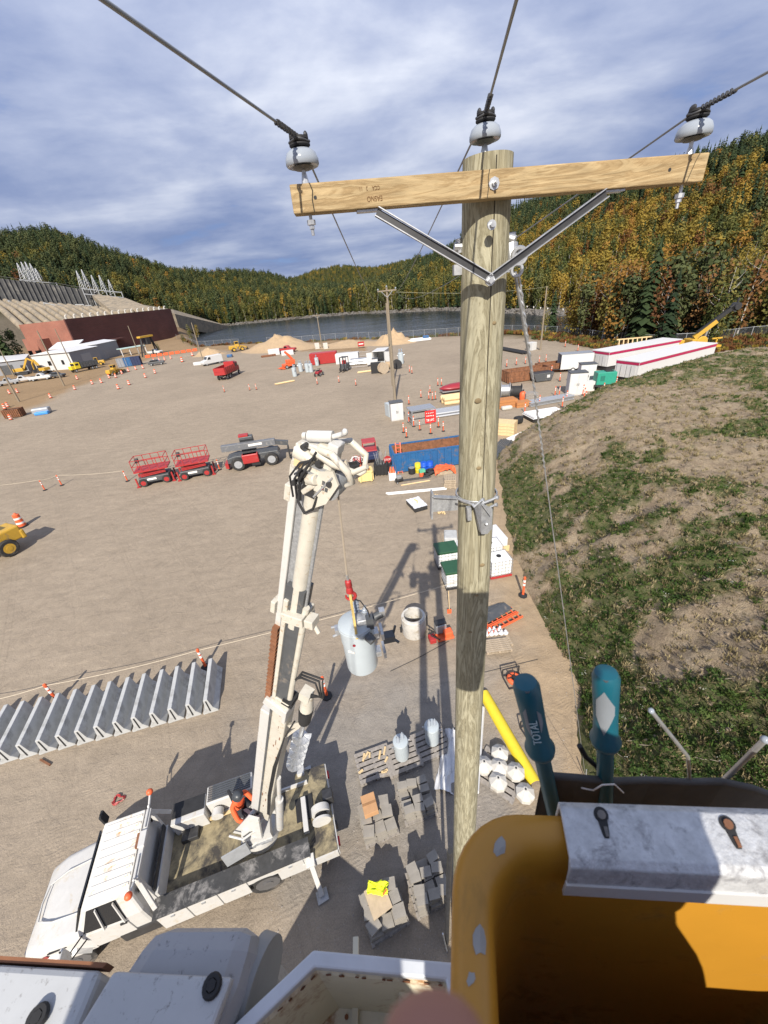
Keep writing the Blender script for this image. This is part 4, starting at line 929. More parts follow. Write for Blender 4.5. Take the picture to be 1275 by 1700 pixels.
def drum():
    o = thing('traffic_drum', 'orange traffic drum', 'traffic drum'); mb = MB(); mb.lathe([(.34, 0), (.34, .08), (.26, .1)], 10); obj('base', mb, M_BLACK, o)
    mb = MB(); mb.lathe([(.26, .08), (.24, .45), (.22, .46), (.2, .95), (.1, 1.0), (.06, 1.08)], 10); obj('barrel', mb, M_ORANGE, o, 40)
    bm_ = MB().lathe([(.25, 0), (.243, .13)], 10).mesh('reflective_band', M_BANDW, 40); link('reflective_band', bm_, o).location = (0, 0, .28); c = link('reflective_band', bm_, o); c.location = (0, 0, .62); c.scale = (.88, .88, 1)
    return Series(o)
DEL, DRUM = delineator(), drum()
def row(series, px, label, group, s=1.0):
    for i, p in enumerate(sorted(px)):
        n = len(px); w_ = '' if n == 1 else ', %s from the left' % ORD[i] if i < 20 else ''
        series.put(B(*p), rg.uniform(0, 6), label + w_, group, s * rg.uniform(.95, 1.05))
row(DRUM, [(85, 661), (125, 647), (129, 630), (154, 638), (169, 636), (182, 628), (193, 627), (197, 646), (215, 639), (242, 627), (258, 620)], 'orange traffic drum along the brown dirt track', 'traffic drums along the dirt track', 1.0)
row(DRUM, [(203, 621), (214, 617), (226, 614), (238, 612), (274, 598), (284, 596), (265, 599), (256, 600)], 'orange traffic drum in the far row by the blue bins', 'traffic drums by the blue bins', 1.0)
row(DRUM, [(17, 654), (30, 652)], 'faded orange drum on brown soil at the left edge', 'faded drums at the left edge', 1.0)
row(DRUM, [(9, 679), (14, 676), (19, 697)], 'orange drum beside the open bin at the left edge', 'drums by the open bin', 1.0)
row(DRUM, [(320, 591), (303, 601)], 'orange drum beside the low sand pile near the white van', 'drums by the low sand pile', 1.4)
row(DRUM, [(38, 874)], 'orange drum leaning behind the yellow loader at the left edge', 'drum by the near loader', 1.15)
row(DEL, [(373, 651), (415, 648), (426, 647)], 'delineator post in the open yard below the red dump truck', 'delineators in the open yard')
row(DEL, [(527, 638), (563, 635), (591, 640)], 'delineator post in front of the quad and forklift', 'delineators before the forklift')
row(DEL, [(680, 618), (684, 620)], 'delineator post right of the cable reels', 'delineators right of the reels', 1.1)
row(DEL, [(699, 660), (679, 671), (727, 640), (733, 640), (714, 652), (712, 663), (718, 664), (723, 663)], 'delineator post between the mid yard cabinet and the red boat', 'delineators near the red boat')
row(DEL, [(679, 701), (687, 708), (697, 714), (670, 718), (675, 726), (715, 720), (728, 709), (736, 716)], 'delineator post around the cage with the red sign', 'delineators around the red signed cage', 1.05)
row(DEL, [(841, 609), (857, 606), (895, 602), (906, 600), (872, 604), (938, 576), (959, 583)], 'delineator post in the far right yard beyond the rusty bin', 'delineators in the far right yard', 1.1)
row(DEL, [(911, 619), (915, 620), (929, 633), (921, 657), (928, 657), (940, 665), (933, 676), (895, 673)], 'delineator post near the white cabinets by the pipe bundle', 'delineators by the pipe bundle', 1.1)
row(DEL, [(967, 656), (969, 662), (971, 668), (1001, 652), (1022, 641)], 'delineator post before the green generator', 'delineators before the generator', 1.15)
row(DEL, [(826, 686), (871, 685)], 'delineator post beside the orange crate right of the near pole', 'delineators by the orange crate', 1.1)
row(DEL, [(75, 814), (103, 806)], 'delineator post holding the rope left of the scissor lifts', 'delineators with rope left of the scissor lifts')
row(DEL, [(212, 799), (365, 780)], 'delineator post beside the red scissor lifts', 'delineators by the scissor lifts')
row(DEL, [(98, 1166), (342, 1108)], 'orange delineator post behind the row of concrete barriers', 'delineators behind the barriers', 1.1)
DEL.put(B(543, 1156), 0, 'orange delineator post beside the suspended transformer shadow', 'delineator by the truck boom', 1.1)
DEL.put(B(868, 989), 0, 'orange delineator post on sand at the foot of the grassy bank', 'delineator by the bank', 1.1)
def box_on(name, label, cat, loc, rz, dim, m, grp=None, bevel=.02, parts=()):
    o = thing(name, label, cat, loc, rz, grp); mb = MB(); mb.box((0, 0, dim[2] / 2), dim); obj('shell', mb, m, o, bevel=bevel)
    for nm, c, dd, mm in parts: mb = MB(); mb.box(c, dd); obj(nm, mb, mm, o)
    return o
def cabinet(label, loc, rz, dim):
    o = box_on('equipment_cabinet', label, 'cabinet', loc, rz, dim, M_FAR_WHITE, 'white equipment cabinets'); x, y, z = dim
    mb = MB(); mb.box((0, 0, z + .05), (x + .1, y + .1, .1)); obj('roof', mb, M_CHAR, o)
    for s in (-1, 1): mb = MB(); mb.box((s * x * .24, -y / 2 - .02, z * .5), (x * .46, .04, z * .9)); d_ = obj('door', mb, M_FAR_WHITE, o, bevel=.01); mb = MB(); mb.box((s * x * .05, -y / 2 - .06, z * .5), (.05, .04, .3)); obj('handle', mb, M_DARK, d_)
    mb = MB(); mb.box((0, 0, -.0), (x * .96, y * .96, .12)); obj('plinth', mb, M_DARK, o); return o
def bin_(label, loc, rz, dim, m_out, m_in, cat='open bin', nm='open_bin', ribs=8, th=.08, grp=None):
    o = thing(nm, label, cat, loc, rz, grp); x, y, z = dim
    mb = MB(); mb.box((0, 0, .14), (x, y, .12)); obj('floor', mb, m_in, o)
    for nm_, c, d_ in (('side_wall', (0, -y / 2, z / 2 + .1), (x, th, z)), ('side_wall', (0, y / 2, z / 2 + .1), (x, th, z)), ('end_wall', (-x / 2, 0, z / 2 + .1), (th, y - th, z)), ('end_wall', (x / 2, 0, z / 2 + .1), (th, y - th, z))):
        mb = MB(); mb.box(c, d_); w_ = obj(nm_, mb, m_out, o)
        s = -1 if (c[1] < 0 or c[0] < 0) else 1; mb = MB()
        if nm_ == 'side_wall':
            for i in range(ribs + 1): mb.box((-x / 2 + .06 + (x - .12) * i / ribs, c[1] + s * .07, z / 2 + .1), (.12, .12, z))
        else:
            for i in range(4): mb.box((c[0] + s * .07, -y / 2 + .2 + (y - .4) * i / 3, z / 2 + .1), (.12, .12, z))
        obj('rib', mb, m_out, w_)
    mb = MB()
    for s in (-1, 1): mb.box((0, s * y / 2, z + .12), (x + .1, .16, .1)); mb.box((s * x / 2, 0, z + .122), (.16, y - .2, .1))
    obj('top_rail', mb, m_out, o)
    if m_in is not m_out:
        mb = MB()
        for s in (-1, 1): mb.box((0, s * (y / 2 - th * .5 - .012), z / 2 + .16), (x - 2 * th, .018, z - .1)); mb.box((s * (x / 2 - th * .5 - .012), 0, z / 2 + .16), (.018, y - 2.4 * th, z - .1))
        obj('lining', mb, m_in, o)
    return o
def crate(label, loc, rz, dim, m=M_NEWWOOD, cat='crate', nm='wooden_crate', grp=None, n=5):
    o = thing(nm, label, cat, loc, rz, grp); x, y, z = dim; mb = MB(); mb.box((0, 0, z / 2), (x * .95, y * .95, z * .98)); obj('shell', mb, m, o)
    me1 = MB().box((0, 0, 0), (x, .025, z / n * .92)).mesh('slat', m); me2 = MB().box((0, 0, 0), (.025, y, z / n * .92)).mesh('slat', m)
    for i in range(n):
        for s in (-1, 1): link('slat', me1, o).location = (0, s * y / 2, z * (i + .5) / n); link('slat', me2, o).location = (s * x / 2, 0, z * (i + .5) / n)
    return o
def reel(label, loc, rz, r, w_, drum_m, fl, lie=False):
    o = thing('cable_reel', label, 'cable reel', loc, rz, 'cable reels'); rt = Vector((0, 0, r))
    for s in (-1, 1): mb = MB(); mb.cyl(rt + Vector((0, s * w_ / 2, 0)), rt + Vector((0, s * (w_ / 2 + .06), 0)), r, n=20); obj('flange', mb, fl, o, 40)
    mb = MB(); mb.cyl(rt + Vector((0, -w_ / 2, 0)), rt + Vector((0, w_ / 2, 0)), r * .72, n=18); obj('wound_cable', mb, drum_m, o, 40); return o
def pipes(label, loc, rz, L_, n, r, m, rows=2, cat='pipes', nm='pipe_bundle', each='pipe'):
    o = thing(nm, label, cat, loc, rz); me = MB().cyl((-L_ / 2, 0, 0), (L_ / 2, 0, 0), r, n=8).mesh(each, m, 40)
    for j in range(rows):
        for i in range(n): c = link(each, me, o); c.location = (rg.uniform(-.15, .15), (i - (n - 1) / 2 + (j % 2) * .5) * r * 2.05, r + j * r * 1.8)
    return o
def pallet_model(name='wooden_pallet', m=M_PALLET, w_=1.2, d_=1.0, nb=7):
    o = thing(name, 'wooden pallet', 'pallet'); me = MB().box((0, 0, 0), (w_, d_ / nb * .72, .02)).mesh('deck_board', m); st = MB().box((0, 0, 0), (.09, d_, .1)).mesh('stringer', m)
    for i in range(nb): link('deck_board', me, o).location = (0, (i - (nb - 1) / 2) * d_ / nb, .13)
    for x in (-w_ / 2 + .05, 0, w_ / 2 - .05): link('stringer', st, o).location = (x, 0, .068)
    for i in (0, nb // 2, nb - 1): link('deck_board', me, o).location = (0, (i - (nb - 1) / 2) * d_ / nb, .01)
    return o
# ------------------------------------------------------------------ the yard, far to near
H_ = lambda a, b: head(B(*a), B(*b))
pickup('white pickup truck parked nearest the tall pole on the brown soil', B(70, 631), H_((56, 633), (86, 629)), M_FAR_WHITE)
pickup('white crew pickup parked second from the left before the grey shed', B(38, 635), H_((26, 637), (50, 633)), M_FAR_WHITE)
pickup('silver pickup partly cut by the left edge before the grey shed', B(15, 639), H_((2, 641), (28, 637)), M_GREY)
pickup('white pickup truck beneath the yellow gantry by the powerhouse', B(259, 588), H_((246, 589), (272, 587)), M_FAR_WHITE)
pickup('red pickup truck before the long sand pile', B(477, 585), H_((464, 586), (490, 584)), M_RED)
suv('black car parked alone on the brown road', B(261, 606), H_((250, 607), (272, 604)), M_CHAR)
suv('dark car parked close behind the white pickups at left', B(96, 627), H_((86, 628), (106, 626)), M_CHAR)
van('white cargo van parked by the slender pole', B(353, 605), H_((368, 602), (338, 608)))
dump_truck('red dump truck alone in the open yard, tailgate toward the camera', B(381, 626), R(82), M_DRED, M_RED)
dump_truck('yellow dump truck with dark box parked before the white shed', B(143, 615), H_((162, 611), (128, 618)), M_BYEL, M_CHAR)
loader('yellow wheel loader by the sand pile at the river', B(396, 583), H_((382, 585), (408, 581)), .95)
loader('dark dusty loader parked beside the blue bins', B(193, 622), H_((184, 624), (203, 619)), .8)
loader('small yellow machine standing between the dump truck and the second shed', B(163, 607), R(200), .8)
# excavators behind the pickups
def excavator(label, loc, rz, m=M_YELLOW, s=1.0):
    o = thing('excavator', label, 'excavator', loc, rz); o.scale = (s, s, s)
    for y in (-1, 1): mb = MB(); mb.prism([(-1.7, .1), (1.7, .1), (2, .45), (1.7, .85), (-1.7, .85), (-2, .45)], y - .3, y + .3, 'y'); obj('track', mb, M_DARK, o)
    mb = MB(); mb.box((-.5, 0, 1.6), (3, 2.2, 1.0)); obj('body', mb, m, o, bevel=.1); mb = MB(); mb.box((.7, .6, 2.1), (1.3, .9, 1.6)); obj('cab', mb, M_DARK, o, bevel=.08)
    mb = MB(); mb.bar((.9, -.2, 1.8), (3.2, -.2, 4.8), .35, .5); mb.bar((3.2, -.2, 4.8), (4.8, -.2, 3.6), .35, .45); obj('boom', mb, m, o)
    mb = MB(); mb.bar((4.8, -.2, 3.7), (5.2, -.2, 1.4), .28, .35); obj('stick', mb, m, o); mb = MB(); mb.prism([(4.7, .4), (5.5, .3), (5.6, 1.4), (5.0, 1.5)], -.7, .3, 'y'); obj('bucket', mb, M_DARK, o)
excavator('yellow excavator with raised arm behind the parked white pickups', B(40, 622), R(10)); excavator('second excavator right of the grey shed behind the white pickups', B(76, 620), R(160), s=.9)
for i, (px, m, nm) in enumerate(((206, M_SHEDG, 'grey'), (217, M_BLUE, 'blue'), (229, mat('navy_paint', (.02, .03, .08), .5), 'dark navy'))):
    bin_('%s waste bin in the row of three beside the lamp pole' % nm, B(px, 609 - i * 1.5), H_((200, 611), (236, 606)), (2.5, 2.0, 2.4), m, M_DARK, 'waste bin', 'waste_bin', 3, .1, 'waste bins in a row')
mb = MB()
for i in range(9): mb.box((i * 2.0, 0, .5), (1.6, .3, .9))
o = obj('barrier_run', mb, M_ORANGE); o.location = B(246, 594); o.rotation_euler = (0, 0, H_((246, 594), (282, 589))); tag(o, 'run of orange water barriers between the black car and the white pickup', 'barriers')
bin_('open brown bin with a lid at the left edge beside the orange drums', B(27, 692), R(10), (2.6, 1.6, 1.3), M_RUST, M_DARK, nm='open_bin')
o = thing('boat_trailer_load', 'grey bundle on a bright blue tarp lying in the left yard', 'bundle', B(70, 687), R(12)); mb = MB(); mb.box((0, .3, .55), (2.8, 1.2, 1.0)); obj('bundle', mb, M_GALVD, o, bevel=.2); mb = MB(); mb.box((.4, -.7, .25), (2.2, .9, .5)); obj('tarp', mb, mat('blue_tarp', (.05, .25, .6), .5), o, bevel=.12)
mb = MB(); mb.box((0, 0, .4), (2.2, .9, .8)); o = obj('white_crate', mb, M_FAR_WHITE, bevel=.05); o.location = B(329, 606); tag(o, 'white box beside the white van', 'box')
mb = MB(); mb.box((0, 0, .4), (1.6, 1.1, .8)); o = obj('blue_pump', mb, M_BLUE, bevel=.15); o.location = B(382, 593); tag(o, 'blue pump behind the white van', 'pump')
# group before the river
for i, (px, py, d_) in enumerate(((456, 589, (3.2, 1.6, 1.6)), (478, 589, (3.4, 1.4, 1.2)))): box_on('white_tank', 'white box tank before the red pickup, %s one' % ('left', 'right')[i], 'tank', B(px, py), R(6), d_, M_FAR_WHITE, 'white box tanks')
pipes('dark scrap steel heap left of the white box tanks', B(446, 592), R(15), 4, 5, .12, M_RUST, 2, 'scrap heap', 'scrap_heap', 'bar')
def boomlift():
    o = thing('boom_lift', 'orange articulated boom lift with folded boom', 'boom lift', B(480, 611), R(215)); mb = MB(); mb.box((0, 0, .75), (2.6, 1.7, .5)); obj('chassis', mb, M_ORANGE, o, bevel=.06); mb = MB(); mb.box((-.6, 0, 1.4), (1.8, 1.5, .8)); obj('turntable', mb, M_ORANGE, o, bevel=.1)
    mb = MB(); mb.bar((-1.2, 0, 1.8), (.3, 0, 3.6), .4); mb.bar((.3, 0, 3.6), (-.8, 0, 2.6), .3); obj('boom', mb, M_ORANGE, o); mb = MB(); mb.bar((1.6, -1.0, .25), (1.6, 1.0, .25), .5, .3); mb.bar((2.3, -1.0, .3), (2.3, 1.0, .3), .1); mb.bar((1.4, 0, .4), (2.3, 0, .3), .3); obj('platform', mb, M_ORANGE, o)
    for x in (-.9, .9):
        for t in (-1, 1): wheel(o, (x, t * .9, .42), .42, .3)
boomlift()
ct = bin_('bright red shipping container behind the row of transformers', B(539, 603), H_((520, 604), (559, 600)), (6.06, 2.44, 2.2), M_RED, M_RED, 'container', 'shipping_container', 20, .06); mb = MB(); mb.box((0, 0, 2.4), (6.0, 2.4, .06)); obj('roof', mb, M_RED, ct)
def transformer(label, loc, rz=0, s=1.0, grp=None, full=False):
    o = thing('pole_transformer', label, 'transformer', loc, rz, grp); o.scale = (s, s, s); n = 28 if full else 12
    mb = MB(); mb.lathe([(.2, .0), (.235, .02), (.24, .06), (.24, .82), (.252, .83), (.252, .87), (.24, .88)], n); obj('tank', mb, M_XFMR, o, 40)
    mb = MB(); mb.lathe([(.245, .88), (.24, .9), (.12, .93), (.0, .935)], n); obj('lid', mb, M_XFMR, o, 40)
    for x, y in (((-.08, -.02), (.1, .04)) if full else ((-.1, 0), (.1, 0))):
        mb = MB(); pr = [(.055, .9)]
        for k in range(5): pr += [(.062, .94 + k * .05), (.04, .965 + k * .05)]
        mb.lathe(pr + [(.03, 1.2), (.015, 1.24)], 12 if full else 8, (x, y, 0)); obj('bushing', mb, M_PORC, o, 40)
    for s_ in (-1, 1): mb = MB(); mb.cyl((s_ * .23, 0, .7), (s_ * .33, 0, .72), .03, n=8); mb.box((s_ * .25, 0, .6), (.05, .12, .1)); obj('side_terminal', mb, M_GALV, o)
    return o
for i, (px, py) in enumerate(((500, 617), (511, 618), (517, 618), (527, 607), (490, 625))): transformer('grey pole transformer in the cluster before the red container, %s from the left' % ORD[[1, 2, 3, 4, 0][i]], B(px, py), R(i * 30), 1.9, 'transformers before the red container')
o = thing('quad_bike', 'small red and black quad bike beside the transformers', 'quad bike', B(530, 624), R(70)); mb = MB(); mb.box((0, 0, .75), (1.9, .8, .5)); obj('body', mb, M_DRED, o, bevel=.12); mb = MB(); mb.box((-.3, 0, 1.08), (.9, .4, .18)); obj('seat', mb, M_BLACK, o, bevel=.05); mb = MB(); mb.bar((.55, -.45, 1.3), (.55, .45, 1.3), .06); mb.bar((.7, 0, .9), (.55, 0, 1.3), .08); obj('handlebar', mb, M_DARK, o)
for x in (-.7, .7):
    for t in (-1, 1): wheel(o, (x, t * .55, .35), .35, .25)
box_on('white_storage_box', 'white storage box behind the black forklift', 'storage box', B(578, 602), R(-6), (5.2, 2.2, 2.1), M_FAR_WHITE)
o = thing('forklift', 'black forklift with a red backed seat in front of the white storage box', 'forklift', B(572, 616), R(250)); mb = MB(); mb.box((-.6, 0, .9), (2.4, 1.4, 1.0)); obj('body', mb, M_CHAR, o, bevel=.1); mb = MB()
for x in (-1.2, .2):
    for t in (-.6, .6): mb.bar((x, t, 1.3), (x, t, 2.6), .1)
mb.box((-.5, 0, 2.65), (1.6, 1.4, .08)); obj('overhead_guard', mb, M_DARK, o); mb = MB(); mb.box((-.4, 0, 1.7), (.6, .8, .7)); obj('seat', mb, M_RED, o, bevel=.05); mb = MB()
for t in (-.4, .4): mb.bar((.9, t, .1), (.9, t, 2.8), .14); mb.bar((.9, t, .12), (2.0, t, .12), .1)
obj('mast', mb, M_DARK, o)
for x in (-1.2, .4):
    for t in (-1, 1): wheel(o, (x, t * .7, .42), .42, .3)
pipes('stack of grey crated panels right of the white storage box', B(602, 604), R(-5), 5.5, 4, .3, M_GALV, 2, 'stack', 'crated_stack', 'crate_row')
for i, (px, py) in enumerate(((592, 586), (594, 592), (604, 609))): pipes('loose dark timber laid on sand, %s from the river' % ORD[i], B(px, py), R(-4), 7 - i, 3, .1, M_PALG, 1, 'timber', 'timber_row', 'beam')
tr = thing('storage_trailer', 'white storage trailer with an open door beside the two poles', 'trailer', B(634, 604), R(75)); mb = MB(); mb.box((0, -1.2, 1.6), (4.6, .08, 2.4)); mb.box((0, 1.2, 1.6), (4.6, .08, 2.4)); mb.box((2.3, 0, 1.6), (.08, 2.3, 2.4)); mb.box((0, 0, .4), (4.6, 2.3, .12)); obj('shell', mb, M_FAR_WHITE, tr); mb = MB(); mb.box((0, 0, 2.85), (4.9, 2.7, .12)); obj('roof', mb, M_FAR_WHITE, tr, bevel=.05)
for s_ in (-1, 1): mb = MB(); mb.box((-2.7, s_ * 1.9, 1.6), (.08, 1.2, 2.3), (0, 0, s_ * 25)); obj('door', mb, M_FAR_WHITE, tr)
cabinet('narrow white cabinet on the black forklift load before the storage trailer', B(624, 614), R(-5), (1.1, .9, 2.1))
box_on('black_battery_box', 'black box under the white cabinet before the storage trailer', 'box', B(625, 619), R(-5), (1.9, 1.3, 1.9), M_BLACK)
reel('wooden cable reel with brown cable beside the black box', B(637, 620), R(20), 1.0, .8, M_RUST, M_PALLET); reel('second cable reel behind the two poles', B(645, 613), R(80), .85, .8, mat('tan_cable', (.35, .25, .15), .7), M_PALLET); reel('cable reel with black rim right of the two poles', B(660, 612), R(10), .85, .9, mat('tan_cable', (.35, .25, .15), .7), M_DARK)
pipes('pale timber beams lying left of the black box', B(612, 617), R(8), 4.5, 3, .13, M_NEWWOOD, 1, 'timber', 'timber_row', 'beam')
pipes('single pale timber beam lying in front of the transformers', B(473, 636), H_((461, 638), (486, 633)), 3.6, 2, .14, M_NEWWOOD, 1, 'timber', 'timber_row', 'beam')
o = thing('road_sign', 'red sign board lying face up before the river fence', 'sign', B(600, 578), R(5)); mb = MB(); mb.box((0, 0, 1.1), (1.8, .08, 1.2)); obj('board', mb, M_RED, o); mb = MB(); mb.box((0, -.05, 1.1), (1.3, .03, .25)); obj('band', mb, M_BANDW, o); mb = MB(); mb.bar((-.7, 0, 0), (-.7, 0, .6), .08); mb.bar((.7, 0, 0), (.7, 0, .6), .08); mb.bar((0, 0, 1.7), (0, 0, 4), .06); obj('stand', mb, M_DARK, o)
transformer('single white capped transformer right of the cable reels', B(666, 604), 0, 2.4)
for i, (px, py) in enumerate(((527, 579), (541, 579))): box_on('concrete_block', 'pale block at the foot of the short river pole, %s side' % ('left', 'right')[i], 'block', B(px, py), R(10), (1.3, 1, 1.6), M_CONCW, 'blocks at the river pole')
pipes('white pipes lying at the yard edge right of the rounded sand pile', B(688, 567), R(5), 9, 5, .35, M_TARP, 1); box_on('blue_pump', 'small blue pump by the white pipes near the river', 'pump', B(707, 565), 0, (1.6, 1.2, 1.3), M_BLUE)
# middle
cabinet('large white cabinet with dark lid at the foot of the crossarm pole', B(659, 696), R(6), (1.5, 1.2, 2.1))
o = box_on('grey_cabinet', 'grey cabinet half hidden behind the large white cabinet', 'cabinet', B(649, 690), R(20), (1.0, 1.2, 1.6), M_XFMR); 
cg = thing('material_cage', 'grey wire cage with a red lettered sign on its front', 'cage', B(700, 701), R(10)); mb = MB()
for x in (-1.4, 1.4):
    for y in (-1.0, 1.0): mb.bar((x, y, 0), (x, y, 1.7), .09)
for z in (.1, .9, 1.65):
    for s_ in (-1, 1): mb.bar((-1.4, s_, z), (1.4, s_, z), .06); mb.bar((s_ * 1.4, -1, z), (s_ * 1.4, 1, z), .06)
obj('frame', mb, M_GALVD, cg); mb = MB(); mb.box((0, .1, 1.72), (2.9, 2.0, .06)); obj('top_sheet', mb, M_GALV, cg); mb = MB(); mb.box((-.3, 0, .7), (1.9, 1.6, 1.3)); obj('packed_goods', mb, M_PALG, cg, bevel=.05)
mb = MB(); mb.box((.75, -1.08, .85), (1.3, .05, 1.4)); sg = obj('sign_board', mb, mat('sign_red', (.75, .03, .03), .5), cg)
def text(s, par, loc, rot, size, m, name='lettering', ext=.004, sx=1.0):
    cu = bpy.data.curves.new(name, 'FONT'); cu.body = s; cu.size = size; cu.extrude = ext; cu.align_x = 'CENTER'; cu.align_y = 'CENTER'
    t = bpy.data.objects.new(name, cu); COL.objects.link(t); bpy.context.view_layer.update(); dg = bpy.context.evaluated_depsgraph_get(); me = bpy.data.meshes.new_from_object(t.evaluated_get(dg)); bpy.data.objects.remove(t)
    me.materials.clear(); me.materials.append(m); o = link(name, me, par); o.location = loc; o.rotation_euler = rot; o.scale = (sx, 1, 1); return o
mb = MB()                                         # illegible white print on the red sign, as in the photograph
for z in (1.28, .95, .55, .4):
    for k in range(5): x = .3 + k * .2 + rg.uniform(-.03, .03); mb.box((x, -1.115, z + rg.uniform(-.03, .03)), (rg.uniform(.06, .14), .012, rg.uniform(.06, .16)), (0, rg.uniform(-30, 30), 0))
obj('print', mb, M_BANDW, sg)
pipes('long bundle of galvanised channels right of the caged goods', B(742, 688), H_((715, 692), (795, 680)), 6.5, 6, .16, M_GALV, 2)
pipes('pale yellow lumber stack partly behind the near pole', B(765, 667), R(6), 5, 4, .25, M_NEWWOOD, 2, 'lumber', 'lumber_stack', 'plank')
bt = thing('boat', 'red covered boat on a trailer left of the near pole', 'boat', B(760, 650), R(8)); mb = MB(); mb.loft([[Vector((x, math.cos(t) * w_, .75 + math.sin(t) * h)) for t in [k * math.pi * 2 / 10 for k in range(10)]] for x, w_, h in ((-2.8, .05, .05), (-2.2, .6, .3), (-1, .95, .5), (1, 1.0, .55), (2.3, .9, .5), (2.5, .4, .3))]); obj('cover', mb, M_DRED, bt, 60); mb = MB(); mb.box((0, 0, .35), (5, 1.5, .15)); obj('trailer_frame', mb, M_GALV, bt)
wheel(bt, (.6, -.85, .3), .3, .2); wheel(bt, (.6, .85, .3), .3, .2)
reel('grey domed cable reel right of the near pole', B(838, 661), R(75), 1.0, 1.0, M_GALV, M_GALVD); reel('black cable reel right of the grey reel', B(856, 662), R(75), .95, 1.2, M_BLACK, M_DARK)
o = thing('gas_tank', 'small orange tank beside the black cable reel', 'tank', B(867, 664), 0); mb = MB(); mb.lathe([(.35, 0), (.4, .1), (.4, .85), (.25, 1.05), (.1, 1.15)], 12); obj('shell', mb, M_ORANGE, o, 40); mb = MB(); mb.lathe([(.12, 1.1), (.16, 1.3)], 8); obj('collar', mb, M_DARK, o)
crate('orange brown crate beneath the grey cable reel', B(840, 675), R(4), (2.2, 1.4, 1.0), mat('orange_wood', (.40, .17, .06), .8), 'crate', 'wooden_crate', None, 3); crate('small reddish crate under the orange tank', B(866, 674), R(5), (1.8, 1.2, .6), mat('orange_wood', (.40, .17, .06), .8), 'crate', 'wooden_crate', None, 2); crate('grey crate right of the orange tank', B(879, 663), R(5), (1.6, 1.2, .9), M_PALG, n=3)
box_on('sand_bags', 'pale sacks heaped before the orange crate', 'sacks', B(841, 680), R(6), (1.3, .6, .45), M_CONCW, None, .15)
pipes('grey channel bundle lying between the reels and the white cabinets', B(912, 668), H_((890, 672), (940, 663)), 6, 7, .1, M_GALV, 3)
tk = pipes('black steel beams lying in the far right yard', B(848, 583), H_((826, 578), (880, 588)), 11, 4, .22, M_BLACK, 1, 'steel beams', 'steel_beams', 'beam'); 
box_on('white_tote', 'small white and dark tote beside the far plain pole', 'tote', B(882, 581), R(30), (1.4, 1.4, 1.5), M_FAR_WHITE)
bin_('long rusty open bin in the far right yard', B(872, 630), H_((842, 634), (905, 625)), (6.6, 2.2, 1.5), M_RUST, M_RUST, 'open bin', 'open_bin', 8, .1); pipes('pale concrete sleepers in front of the long rusty bin', B(862, 632), R(8), 4.2, 2, .25, M_CONCW, 2, 'sleepers', 'sleeper_stack', 'sleeper')
bin_('second rusty bin seen beyond the grey skip', B(912, 617), R(6), (4, 2, 1.2), M_RUST, M_RUST, ribs=5)
sk = thing('skip', 'dark grey skip with a white label before the rusty bin', 'skip', B(899, 632), R(4)); mb = MB(); mb.prism([(-1.2, .1), (1.1, .1), (1.4, 1.25), (-1.7, 1.25)], -.85, .85, 'y'); obj('body', mb, M_CHAR, sk, bevel=.04); mb = MB(); mb.box((.55, -.87, .75), (.45, .03, .4)); obj('label', mb, M_FAR_WHITE, sk); mb = MB(); mb.box((-.15, 0, 1.27), (2.9, 1.5, .02)); obj('load', mb, M_DARK, sk)
def cargo(label, loc, rz, L_, W_, H1):
    o = thing('cargo_trailer', label, 'trailer', loc, rz); mb = MB()
    mb.box((0, -W_ / 2, H1 / 2 + .5), (L_, .06, H1)); mb.box((0, W_ / 2, H1 / 2 + .5), (L_, .06, H1)); mb.box((L_ / 2, 0, H1 / 2 + .5), (.06, W_, H1)); mb.box((0, 0, .5), (L_, W_, .1)); obj('shell', mb, M_FAR_WHITE, o); mb = MB(); mb.box((0, 0, H1 + .53), (L_ + .05, W_ + .05, .06)); obj('roof', mb, M_GALV, o)
    mb = MB(); mb.box((-L_ / 2 - 1.0, 0, .52), (2.0, W_, .08)); obj('ramp', mb, M_DARK, o); mb = MB(); mb.bar((L_ / 2, 0, .45), (L_ / 2 + 1.2, 0, .45), .12); obj('drawbar', mb, M_DARK, o)
    for x in (-.45, .45):
        for t in (-1, 1): wheel(o, (x, t * (W_ / 2 + .04), .34), .34, .22, rim=M_FAR_WHITE)
    return o
cargo('white cargo trailer with open dark rear beyond the white cabinets', B(952, 615), H_((925, 616), (985, 612)), 4.6, 2.2, 2.1)
cabinet('front white cabinet with charcoal roof beside the red posts', B(954, 654), R(-12), (2.0, 1.5, 2.7)); cabinet('rear white cabinet beside the green generator', B(970, 641), R(-12), (1.9, 1.4, 2.9)); box_on('white_box', 'low white box between the rear cabinet and the generator', 'box', B(976, 648), R(-10), (1.2, 1.0, 1.2), M_FAR_WHITE)
g = thing('generator', 'green trailer mounted generator beside the white office trailers', 'generator', B(1000, 647), R(-8)); mb = MB(); mb.box((0, 0, 1.55), (2.3, 1.4, 1.5)); obj('enclosure', mb, M_GENG, g, bevel=.05); mb = MB(); mb.box((0, 0, .7), (2.6, 1.5, .2)); obj('frame', mb, M_DARK, g); mb = MB(); mb.box((.4, 0, 2.33), (.9, .8, .08)); obj('grille', mb, M_BLACK, g)
mb = MB(); mb.box((-.5, -.72, 1.6), (.5, .04, .6)); obj('door', mb, mat('generator_panel', (.02, .16, .12), .5), g)
for x in (-.5, .35):
    for t in (-1, 1): wheel(g, (x, t * .78, .33), .33, .22)
M_STRIPE = mat('crimson_trim', (.36, .015, .07), .5)
